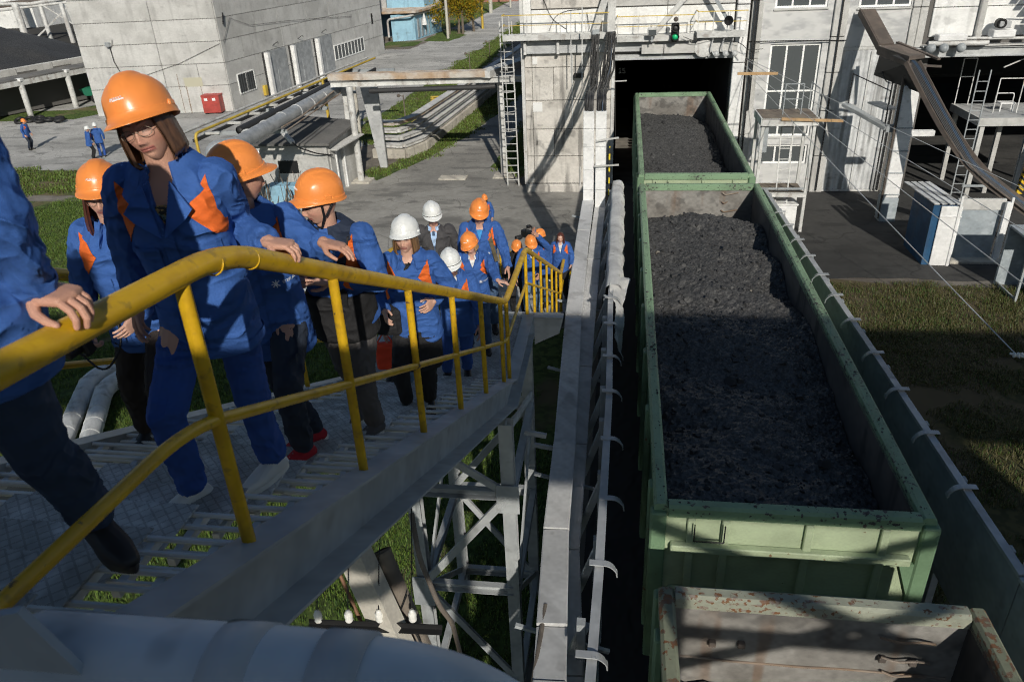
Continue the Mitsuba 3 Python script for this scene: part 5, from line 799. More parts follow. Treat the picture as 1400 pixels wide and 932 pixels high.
sk = thing('skip_trailer', 'green skip body on dark wheels under the canopy', 'trailer'); part(sk, 'body', ngon([(-41.0, 55.6, .55), (-38.6, 55.9, .55), (-38.6, 57.2, .55), (-41.0, 57, .55)], [(-41.3, 55.4, 1.1), (-38.4, 55.7, 1.1), (-38.4, 57.4, 1.1), (-41.3, 57.2, 1.1)]), 'green_skip')
for x in (-40.3, -39.2): part(sk, 'wheel', mv(trimesh.creation.cylinder(.32, .25, sections=16), (x, 55.7, .32), rx=math.pi / 2), 'rubber')
for k in range(7): put('old_tyre', mv(trimesh.creation.torus(.26, .11, 20, 8), (-41.2 + .5 * k, 48.4 + .35 * (k % 3), .20), rx=.5 - .1 * k, rz=.3 * k), 'rubber', True, ['leftmost', 'second', 'third', 'middle', 'fifth', 'sixth', 'rightmost'][k] + ' worn tyre in the row at the far left of the yard', 'tyre', 'row of old tyres at the far left')
# ================= FAR BACKGROUND =================
bl_ = thing('blue_pavilion', 'light blue low building with a pipe canopy beside the far road', 'building')
part(bl_, 'wall', cat([ngon([(-26.6, 91.4, 0), (-24.1, 92.4, 0), (-23.0, 101.5, 0), (-26.6, 101.5, 0)], [(-26.6, 91.4, 2.8), (-24.1, 92.4, 2.8), (-23.0, 101.5, 2.8), (-26.6, 101.5, 2.8)]), bx(-33, -26.7, 97, 104, 0, 2.9)]), 'blue_paint'); part(bl_, 'roof', ngon([(-34, 91, 2.95), (-23.6, 91.6, 2.95), (-22.5, 102, 2.95), (-34, 104, 2.95)], [(-34, 91, 3.2), (-23.6, 91.6, 3.2), (-22.5, 102, 3.2), (-34, 104, 3.2)]), 'duct_rust'); part(bl_, 'parapet', bx(-28.5, -23.9, 97, 103, 3.2, 4.6), 'blue_paint'); part(bl_, 'roof_block', bx(-34, -28.6, 97, 103, 3.2, 4.4), 'panel'); part(bl_, 'eave_pipe', pipe(smooth_path([(-26.9, 91.0, .5), (-26.9, 91.0, 2.4), (-24.2, 91.4, 2.7), (-22.6, 101, 2.8)], .4), .12, 8), 'white_steel', True)
for y in (94.8, 98): part(bl_, 'cone_hood', mv(lathe([(.05, 1.3), (.35, 0), (0, 0)], 14), (-23.5 + (y - 95) * .12, y, 1.4)), 'white_paint')
for k in range(6): part(bl_, 'door_panel', bx(-23.98 + .13 * k, -23.9 + .13 * k, 93 + 1.3 * k, 93.9 + 1.3 * k, .2, 2.2), 'bluegrey')
for i, (x, y, lab) in enumerate(((-20.4, 93, 'pale yellowish pole in front of the autumn trees'), (-18.0, 103, 'thin yellow pole between the autumn trees and the grey far pole'), (-20.6, 126, 'thick pale pole at the far lawn'), (-18.9, 136, 'farthest thin yellow pole on the lawn'))): put('roadside_pole', pipe([(x, y, 0), (x, y, 9)], .16 if i != 2 else .28, 8), 'bark_white' if i != 1 else 'yellow_pipe', True, lab, 'pole')
bf = thing('brick_building', 'reddish brick building far beyond the autumn trees', 'building'); part(bf, 'wall', bx(-33, -19.5, 150, 165, 0, 12), 'brick_far')
for k in range(4): part(bf, 'window', bx(-31 + 3 * k, -29.4 + 3 * k, 149.9, 150, 2, 4.5), 'glass')
gh = thing('garage_row', 'low grey sheds far behind the road', 'building'); part(gh, 'wall', bx(-18, -6, 152, 160, 0, 3), 'panel'); part(gh, 'roof', bx(-18.4, -5.6, 151.5, 160.4, 3, 3.3), 'roof_felt'); part(gh, 'door', bx(-15, -12, 151.9, 152, 0, 2.4), 'rusty')
wh = thing('pale_warehouse', 'pale warehouse with dark windows behind the blue building', 'building'); part(wh, 'wall', bx(-52, -30, 124, 140, 0, 11), 'white_band')
for k in range(10): part(wh, 'window', bx(-51 + 2.1 * k, -49.6 + 2.1 * k, 123.9, 124, 1.5, 3.4), 'glass')
def tree(x, y, H, seed, label):
    t = thing('autumn_tree', label, 'tree', 'autumn trees by the far road'); r = np.random.default_rng(seed)
    tips = []; br = [pipe([(x, y, 0), (x + r.uniform(-.2, .2), y, H * .4), (x + r.uniform(-.4, .4), y, H * .95)], [.17, .11, .03], 7)]
    for k in range(12):
        z = H * r.uniform(.16, .85); a = r.uniform(0, 6.28); L = H * .26 * (1.15 - z / H); q = np.array([x + L * math.cos(a), y + L * math.sin(a), z + L * .8]); br.append(pipe([(x, y, z), q], [.05, .015], 5)); tips.append(q)
        tips.append(np.array([x, y, z]) * .4 + q * .6)
    part(t, 'trunk', cat(br), 'bark')
    for m_, n in (('leaf_yellow', 1700), ('leaf_green', 800)):
        c = np.array(tips)[r.integers(0, len(tips), n)] + r.normal(0, .42, (n, 3)); s = r.uniform(.07, .14, (n, 1)); u = r.normal(size=(n, 3)); u /= np.linalg.norm(u, axis=1)[:, None]; w = np.cross(u, r.normal(size=(n, 3))); w /= np.linalg.norm(w, axis=1)[:, None]
        V = np.stack([c - u * s, c + w * s * .7, c + u * s, c - w * s * .7], 1).reshape(-1, 3); i = np.arange(n)[:, None] * 4; part(t, 'foliage', trimesh.Trimesh(V, np.vstack([i + [0, 1, 2], i + [0, 2, 3]]), process=False), m_)
for i, (x, y) in enumerate(((-21.2, 97.5), (-20.2, 98.5), (-19.5, 97.5), (-18.6, 100))): tree(x, y, 6.6 + i % 2, 50 + i, ['leftmost slim autumn tree with sparse yellow leaves', 'second autumn tree from the left with yellow green crown', 'third autumn tree from the left beside the far road', 'rightmost autumn tree with thin yellow crown'][i])
# ================= GALLERY BEHIND THE CAMERA (casts the long shade) =================
gal = thing('conveyor_gallery', 'steel conveyor gallery crossing the tracks behind the viewpoint', 'gallery')
part(gal, 'gallery_walls', cat([bx(3.1, 60, -3.4, -2.6, 9.35, 11.75), bx(1.2, 3.1, -3.4, -2.6, 9.35, 11.6), bx(-1.0, 1.2, -3.4, -2.6, 9.30, 11.1), bx(-60, -1.0, -3.4, -2.6, 9.30, 11.6)]), 'corrugated')
part(gal, 'leg', bx(6.6, 12.3, -3.3, -2.7, 0, 9.35), 'steel_grey')
for x in (-9.0, -4.2, 1.0, 3.05): part(gal, 'leg', bx(x - .12, x + .12, -3.1, -2.86, 0, 9.3), 'steel_grey')
for p, q in (((3.1, 7.6), (6.5, 9.1)), ((6.5, 7.6), (3.1, 9.1)), ((3.1, 8.1), (6.6, 8.1)), ((-9, 7.0), (-4.2, 9.2)), ((-4.2, 7.2), (.9, 9.2))): part(gal, 'truss_bar', bar((p[0], -2.95, p[1]), (q[0], -2.95, q[1]), .14, .14), 'steel_grey')
part(gal, 'deck', bx(-3.1, -1.2, -1.6, .62, 8.30, 8.38), 'steel_grey'); part(gal, 'deck', bx(-1.2, .6, -.6, .55, 8.10, 8.18), 'steel_grey')
# ================= PEOPLE =================
mat('skin', {'type': 'principled', 'base_color': {'type': 'mesh_attribute', 'name': 'vertex_color'}, 'roughness': 0.5, 'specular': 0.35})
def clothfn(c, v=.12):
    def fn(p, n, uv): return mi.Color3f(c) * (1 - v + 2 * v * f3(p, 7., 3)) * (.94 + .12 * f3(p, 160., 1))
    def wr_(p, n, uv):
        q = 1.3 * fbm(p.x * 4, p.y * 4, p.z * 4, 2)
        n1 = 1 - abs(2 * noise(p.x * 6 + 3 * q, p.y * 6 - 2 * q, p.z * 10 + 4 * q) - 1); n2 = 1 - abs(2 * noise(p.x * 15 + 4 * q, p.y * 15 + 2 * q, p.z * 24 + 5 * q) - 1)
        return .020 * n1 * n1 * n1 + .007 * n2 * n2
    return bump(two(pr(mikit.proc(fn), .85, sheen=.25)), wr_, 1.0, 3e-3)
for nm, c in dict(jacket_blue=(.034, .105, .345), trouser_blue=(.022, .072, .285), jeans=(.045, .085, .16), jeans_light=(.13, .21, .31), jeans_dark=(.020, .028, .045), jeans_navy=(.022, .042, .085), black_cloth=(.014, .014, .016), grey_cloth=(.095, .088, .088), brown_cloth=(.022, .016, .015), suit=(.062, .060, .064),
                  patch_orange=(.72, .135, .02), shirt_blue=(.40, .55, .78), tee_blue=(.05, .28, .62), tee_dark=(.025, .032, .036), shirt_white=(.72, .72, .70), tie=(.06, .10, .18), navy=(.018, .028, .055), red_canvas=(.36, .012, .022), bag_red=(.75, .06, .02), olive=(.12, .10, .06)).items(): mat(nm, clothfn(c))
mat('floral', two(pr(mikit.proc(lambda p, n, uv: mix(mix((.03, .03, .025), (.35, .24, .08), smoothstep(.55, .62, f3(p, 90., 2))), (.16, .25, .2), smoothstep(.6, .66, f3(p, 70., 2)))), .8)))
mat('helmet_orange', two({'type': 'principled', 'base_color': {'type': 'rgb', 'value': [.84, .27, .06]}, 'roughness': .32, 'specular': .5, 'clearcoat': .35, 'clearcoat_gloss': .85}))
mat('helmet_white', two({'type': 'principled', 'base_color': {'type': 'rgb', 'value': [.74, .75, .74]}, 'roughness': .32, 'specular': .5, 'clearcoat': .3, 'clearcoat_gloss': .85}))
mat('shoe_white', two(pr((.62, .61, .58), .6))); mat('shoe_dark', two(pr((.02, .018, .017), .5))); mat('sole_white', two(pr((.66, .65, .61), .7))); mat('lace', two(pr((.7, .69, .66), .8)))
def hairmat(c):
    return two({'type': 'principled', 'base_color': mikit.proc(lambda p, n, uv: mi.Color3f(c) * (.55 + .9 * fbm(p.x * 160, p.y * 160, p.z * 14, 2))), 'roughness': .38, 'specular': .6, 'anisotropic': .5})
for nm, c in dict(hair_brown=(.085, .042, .022), hair_red=(.085, .025, .015), hair_blond=(.32, .20, .10), hair_lightbrown=(.17, .095, .045), hair_dark=(.02, .016, .013)).items(): mat(nm, hairmat(c))
mat('wire_frame', {'type': 'roughconductor', 'alpha': .2, 'specular_reflectance': {'type': 'rgb', 'value': [.25, .22, .18]}}); mat('lens', {'type': 'thindielectric', 'int_ior': 1.25}); mat('logo', two(pr((.78, .79, .8), .7)))

def M_of(tm): return m3.Manifold(m3.Mesh(vert_properties=np.asarray(tm.vertices, np.float32), tri_verts=np.asarray(tm.faces, np.uint32)))
def T_of(m): q = m.to_mesh(); return trimesh.Trimesh(np.asarray(q.vert_properties)[:, :3].astype(float), np.asarray(q.tri_verts), process=False)
def ball(c, r, n=14): return m3.Manifold.sphere(r, n).translate(tuple(map(float, c)))
def bone(a, ra, b, rb, n=14): return m3.Manifold.batch_hull([ball(a, ra, n), ball(b, rb, n)])
def union(ms): return m3.Manifold.batch_boolean(ms, m3.OpType.Add)
def loft(rings, n=28):
    """closed mesh through rings of points"""
    k = len(rings); V = np.vstack(rings + [rings[0].mean(0)[None], rings[-1].mean(0)[None]]); j = np.arange(n); j2 = (j + 1) % n; F = []
    for i in range(k - 1): F += [np.stack([i*n+j, i*n+j2, (i+1)*n+j2], 1), np.stack([i*n+j, (i+1)*n+j2, (i+1)*n+j], 1)]
    F += [np.stack([j2, j, j*0 + k*n], 1), np.stack([(k-1)*n+j, (k-1)*n+j2, j*0 + k*n+1], 1)]
    m = trimesh.Trimesh(V, np.vstack(F), process=False)
    if m.volume < 0: m.faces = m.faces[:, ::-1]
    return m
def sell(hw, hd, n=28, e=2.5):
    t = np.arange(n) * 2*np.pi/n; c, s = np.cos(t), np.sin(t); return np.c_[np.sign(c) * np.abs(c)**(2/e) * hw, np.sign(s) * np.abs(s)**(2/e) * hd]
def tau(tm, it=10, l=.5, m=.53): trimesh.smoothing.filter_taubin(tm, lamb=l, nu=m, iterations=it); return tm
def ik(a, b, l1, l2, pole):
    a, b = np.array(a, float), np.array(b, float); d = b - a; L = np.linalg.norm(d); mx = (l1 + l2) * .995
    if L > mx: b = a + d / L * mx; d = b - a; L = mx
    x = (l1**2 - l2**2 + L**2) / (2 * L); h = math.sqrt(max(l1**2 - x**2, 0)); u = d / L; p = np.array(pole, float); p = nrm(p - u * (p @ u)); return a + u * x + p * h, b
def rotm(axis, ang): return trimesh.transformations.rotation_matrix(ang, axis)[:3, :3]
class Fr:
    """local frame: right, forward, up -> world"""
    def __init__(s, o, R): s.o, s.R = np.array(o, float), R
    def w(s, p): return np.atleast_2d(p) @ s.R.T + s.o
    def w1(s, *p): return s.R @ np.array(p, float) + s.o
    def l(s, p): return (np.atleast_2d(p) - s.o) @ s.R
    def M(s, m): return trimesh.Trimesh(s.w(m.vertices), m.faces, process=False)
def wrinkle(tm, bones, amp, seed):
    v = np.array(tm.vertices); nn = np.array(tm.vertex_normals); best = np.full(len(v), 9e9); ax = np.zeros(len(v)); ph = np.zeros(len(v)); wt = np.ones(len(v)); bi = np.zeros(len(v))
    for i, (a, b, w) in enumerate(bones):
        a, b = np.array(a), np.array(b); d = b - a; L = np.linalg.norm(d); u = d / L; t = np.clip((v - a) @ u, 0, L); q = v - a - np.outer(t, u); r = np.linalg.norm(q, axis=1)
        s = nrm(np.cross(u, [.3, .8, .2])); c = np.cross(u, s); m = r < best; best[m] = r[m]; ax[m] = t[m] + i * 1.7; ph[m] = np.arctan2(q[m] @ c, q[m] @ s); wt[m] = w; bi[m] = i
    P = np.c_[ax * 9, np.cos(ph) * 1.3 + bi * 3, np.sin(ph) * 1.3]; wob = meshkit.fbm(P * .9, 3, seed) - .5
    ridge = np.abs(np.sin(ax * 27 + ph * .9 + wob * 9)); ridge = 1 - ridge ** .8; mask = np.clip(meshkit.fbm(P * .7 + 7, 2, seed + 3) * 2.6 - .8, 0, 1)
    low = meshkit.fbm(P * .8 + 3, 3, seed + 5) - .5
    d = amp * wt * (ridge * mask * 1.0 + low * 1.5 - .25)
    return trimesh.Trimesh(v + nn * d[:, None], tm.faces, process=False)
# ---- head ----
def face_color(L, skin, hair, brow=True, beard=0):
    x, y, z = L[:, 0], L[:, 1], L[:, 2]; ax_ = np.abs(x); fr = y > .03; c = np.tile(np.array(skin), (len(L), 1))
    def add(m, col, k): nonlocal c; m = np.clip(m * k, 0, 1)[:, None]; c = c * (1 - m) + np.array(col) * m
    g = lambda u, s: np.exp(-(u / s)**2)
    add(fr * g(ax_ - .045, .02) * g(z + .03, .02), (.62, .24, .18), .35); add(fr * g(x, .014) * g(z + .03, .014), (.6, .24, .18), .35)
    add(fr * g(ax_ - .031, .017) * g(z - .002, .010), (.34, .17, .13), .4)
    add(fr * (ax_ < .026) * np.maximum(g(z + .0545, .0045), g(z + .0625, .0055)), (.42, .12, .11), .8); add(fr * (ax_ < .026) * g(z + .0585, .0018), (.12, .03, .03), .9)
    if brow:
        zz = .0285 + .006 * np.sin(np.clip((ax_ - .012) / .038, 0, 1) * 2.4); add(fr * (ax_ > .011) * (ax_ < .052) * g(z - zz, .0036), hair, .85)
    lz = .0015 - 90 * (ax_ - .031)**2 * .12; add(fr * (ax_ > .017) * (ax_ < .046) * g(z - lz, .0022), (.02, .014, .012), .9)
    add(fr * g(ax_ - .007, .003) * g(z + .041, .003), (.12, .04, .03), .8)
    if beard: add((y > -.02) * (z < -.035) * (1 - (ax_ < .024) * (z > -.068)) * np.clip((-z - .035) / .02, 0, 1), (.12, .09, .075), beard)
    return c
def head_mesh(sub=5, fem=True):
    m = trimesh.creation.icosphere(sub); d = np.array(m.vertices); x, y, z = d.T
    v = d * [.074, .094, .113]; low = np.clip(-z, 0, 1)
    v[:, 0] *= 1 - (.42 if fem else .30) * low ** 1.5; v[:, 1] = np.where(y < 0, v[:, 1] * (1 - .42 * low ** 1.1), v[:, 1] * (1 - .10 * low)); v[:, 1] += np.where(y < 0, -.006 * np.clip(z, 0, 1), 0)
    fr = np.clip(y, 0, 1) ** .5; X, Z = v[:, 0], v[:, 2]; ax_ = np.abs(X); g = lambda u, s: np.exp(-(u / s)**2)
    dy = .002 - .004 * g(X, .05) * g(Z, .06)
    prof_ = np.interp(Z, [-.052, -.043, -.036, -.03, -.01, .012, .03], [0, .012, .024, .0245, .0155, .007, 0]); dy += prof_ * g(X, np.interp(Z, [-.04, -.03, .01], [.0125, .0115, .0085])) + .007 * g(ax_ - .012, .006) * g(Z + .038, .008)
    dy += -.0115 * g(ax_ - .030, .016) * g(Z - .007, .0125) + .0065 * g(ax_ - .031, .0115) * g(Z - .004, .0075) + .0045 * g(ax_ - .028, .024) * g(Z - .029, .009)
    dy += .0065 * g(X, .020) * (g(Z + .0535, .0055) + 1.05 * g(Z + .0635, .006)) - .0035 * g(X, .024) * g(Z + .0585, .0022) - .003 * g(X, .022) * g(Z + .074, .006) + .0095 * g(X, .021) * g(Z + .094, .016) + .005 * g(ax_ - .045, .018) * g(Z + .022, .02) - .003 * g(ax_ - .04, .012) * g(Z + .06, .02)
    v[:, 1] += dy * fr
    ms = M_of(trimesh.Trimesh(v, m.faces, process=False))
    for s in (-1, 1):
        e = [ball((s * .073, -.012 + .012 * math.cos(t), .004 + .027 * math.sin(t)), .0055, 8) for t in np.linspace(0, 6.28, 8)[:-1]] + [ball((s * .077, -.02, .012), .004, 8)]
        ms = ms + m3.Manifold.batch_hull(e)
    return ms
HEADS = {}
def helmet(sub=1.0, white=False, wide=False):
    """outer and inner shell; local head frame"""
    nt, npz = int(72 * sub), int(26 * sub); th = np.arange(nt) * 2*np.pi/nt; front = np.clip(np.sin(th), 0, 1)
    R = []
    for i in range(npz + 1):
        u = i / npz; a = u * np.pi / 2; r = np.sin(a) ** .92; zz = np.cos(a) ** .85
        hw, hd = .110 * r, .134 * r; x, y, z = np.cos(th) * hw, np.sin(th) * hd - .004, .018 + .132 * zz
        ridge = .0095 * np.clip(1 - (np.abs(np.cos(th) * r) / .36) ** 6, 0, 1) * np.clip(1.25 - u * 1.15, 0, 1) * (u > .02)
        side = .004 * np.exp(-((np.abs(np.cos(th) * r) - .72) / .10) ** 2) * np.exp(-((u - .72) / .16) ** 2)
        R.append(np.c_[x * (1 + side / .1), y, z + ridge + 0 * x])
    for (du, dz) in ((.001, -.001), (.0055, -.002), (.0065, -.018)): R.append(np.c_[np.cos(th) * (.110 + du), np.sin(th) * (.134 + du) - .004, np.full(nt, .018 + dz)])
    pk = .004 + (.046 if not wide else .024) * front ** 2.0 + (.004 if not wide else .014) * np.clip(-np.sin(th), 0, 1) ** 2
    for f in (.35, .7, 1.0): R.append(np.c_[np.cos(th) * (.1165 + pk * f * (.55 if not wide else .9)), np.sin(th) * (.1405 + pk * f) - .004, .000 - .022 * f * front ** 1.6 - .004 * f + .0 * th])
    R.append(R[-1] + [0, 0, -.0045])
    inn = [np.c_[q[:, 0] * .955, (q[:, 1] + .004) * .955 - .004, q[:, 2] - .004] for q in R[::-1][2:]]
    rings = R + inn; k = len(rings); V = np.vstack(rings); j = np.arange(nt); j2 = (j + 1) % nt; F = []
    for i in range(k - 1): F += [np.stack([i*nt+j, (i+1)*nt+j, (i+1)*nt+j2], 1), np.stack([i*nt+j, (i+1)*nt+j2, i*nt+j2], 1)]
    return trimesh.Trimesh(V, np.vstack(F), process=False)
def hair_shell(length, spread=.012, face=1.0, seed=0, top=.05):
    """bob / long hair hanging from under the helmet, open at the face"""
    nt, nz = 64, 22; th = np.linspace(-.5 * np.pi - 2.35 * face, -.5 * np.pi + 2.35 * face, nt); R, I = [], []
    for i in range(nz):
        u = i / (nz - 1); z = top - u * length; w = np.interp(z, [-.30, -.12, -.03, .05], [.088, .098, .092, .086]) + spread * np.sin(min(u * 2.6, 1.57)); dpt = np.interp(z, [-.3, -.12, 0, .05], [.062, .088, .105, .104]) + spread * .6
        n_ = meshkit.fbm(np.c_[np.cos(th) * 7, np.sin(th) * 7, np.full(nt, z * 5)], 3, seed) - .5; st = meshkit.noise(np.c_[th * 22, np.full(nt, z * 4), th * 0], seed + 4) - .5
        edge = np.clip((np.abs(th + np.pi / 2) - 1.9 * face) / .5, 0, 1); zz = z + n_ * .03 * u + st * .022 * u ** 3 - .012 * edge * u
        k_ = 1 + n_ * .12 + st * .07 * min(1, u * 2); k_ = k_ * (1 - .13 * (u > .9) * ((u - .9) / .1))
        R.append(np.c_[np.cos(th) * w * k_, np.sin(th) * dpt * k_ - .004, zz]); I.append(np.c_[np.cos(th) * (w * k_ - .014), np.sin(th) * (dpt * k_ - .014) - .004, zz])
    G = np.stack(R), np.stack(I); V = np.vstack([G[0].reshape(-1, 3), G[1].reshape(-1, 3)]); n = nt; o = nt * nz; F = []
    ii = np.arange(nz - 1)[:, None] * n + np.arange(n - 1)[None]; a = ii.ravel()
    F += [np.c_[a, a + n, a + n + 1], np.c_[a, a + n + 1, a + 1], np.c_[a + o, a + n + 1 + o, a + n + o], np.c_[a + o, a + 1 + o, a + n + 1 + o]]
    b = (nz - 1) * n + np.arange(n - 1); F += [np.c_[b, b + o, b + 1 + o], np.c_[b, b + 1 + o, b + 1]]
    for cidx, flip in ((0, 1), (n - 1, 0)):
        e = np.arange(nz - 1) * n + cidx; q = [np.c_[e, e + n + o, e + n], np.c_[e, e + o, e + n + o]]; F += [f_[:, ::-1] if flip else f_ for f_ in q]
    return trimesh.Trimesh(V, np.vstack(F), process=False)
# ---- hand: x along fingers, y towards the thumb, z out of the back of the hand ----
def hand(curl, spread=.08, fine=True, thumb=.6, s=1.0):
    n = 12 if fine else 8; ms = [m3.Manifold.batch_hull([ball(p, r, n) for p, r in (((-.012, .020, 0), .017), ((-.012, -.018, 0), .016), ((.040, .034, 0), .0135), ((.082, .030, .001), .0115), ((.084, -.008, .002), .0115), ((.074, -.034, 0), .0105), ((.035, -.036, -.002), .012))])]
    for i, (y, L, r, x0) in enumerate(((.029, .073, .0092, .086), (.008, .081, .0095, .089), (-.013, .075, .009, .084), (-.032, .058, .008, .076))):
        p = np.array([x0 - .006, y, .0]); a = -curl[i] * .75; sp = spread * (1.3 - i) * .8; pts = [p]
        for f, l in ((1.0, .46), (1.0, .30), (.75, .24)):
            d = np.array([math.cos(a) * math.cos(sp), math.sin(sp) * math.cos(a), math.sin(a)]); pts.append(pts[-1] + d * L * l); a -= curl[i] * f
        for k in range(3): ms.append(bone(pts[k], r * (1 - .07 * k), pts[k + 1], r * (.94 - .08 * k), n))
    p0 = np.array([.012, .030, -.004]); p1 = p0 + np.array([.030, .026, -.012 * (1 + thumb)]); p2 = p1 + np.array([.030, .008 * (1.4 - thumb), -.014 * thumb]); p3 = p2 + np.array([.022, -.004 * thumb, -.012 * thumb])
    ms += [bone(p0, .0155, p1, .0115, n), bone(p1, .0112, p2, .0098, n), bone(p2, .0098, p3, .0082, n)]
    m = union(ms)
    if fine: m = m.refine_to_length(.0042); t = tau(T_of(m), 8); t.vertices = t.vertices * s; return t
    t = T_of(m); t.vertices = t.vertices * s; return t
CURL = dict(grip=(.62, .66, .70, .72), drape=(.30, .36, .42, .46), relax=(.28, .32, .38, .42), fist=(.95, 1.0, 1.0, 1.0), open=(.10, .14, .20, .22), point=(.12, .35, .55, .6))

def slice_by(tm, fr, planes):
    """keep the part of tm on the positive side of planes given in frame fr"""
    for o, n in planes:
        tm = tm.slice_plane(fr.w1(*o), fr.R @ nrm(n))
        if tm is None or len(tm.faces) == 0: return None
    return tm
def tri_patch(tm, fr, A, B, C, off=.003, front=True, ymin=.02):
    P = [np.array(p, float) for p in (A, B, C)]; ctr = sum(P) / 3; pl = []
    for a, b in zip(P, P[1:] + P[:1]):
        d = b - a; n = np.array([-d[1], d[0]]); n = n if n @ (ctr - a) > 0 else -n; pl.append(((a[0], 0, a[1]), (n[0], 0, n[1])))
    pl.append(((0, ymin if front else -ymin, 0), (0, 1 if front else -1, 0))); q = slice_by(tm, fr, pl)
    if q is None: return None
    q = trimesh.Trimesh(q.vertices, q.faces, process=True); return trimesh.Trimesh(q.vertices + q.vertex_normals * off, q.faces, process=False)
def poly_patch(tm, fr, pts, off=.003, front=True, ymin=.02):
    ctr = np.mean(pts, 0); pl = []
    for a, b in zip(pts, list(pts[1:]) + [pts[0]]):
        d = np.subtract(b, a); n = np.array([-d[1], d[0]]); n = n if n @ (ctr - np.array(a)) > 0 else -n; pl.append(((a[0], 0, a[1]), (n[0], 0, n[1])))
    pl.append(((0, ymin if front else -ymin, 0), (0, 1 if front else -1, 0))); q = slice_by(tm, fr, pl)
    if q is None: return None
    q = trimesh.Trimesh(q.vertices, q.faces, process=True); return trimesh.Trimesh(q.vertices + q.vertex_normals * off, q.faces, process=False)

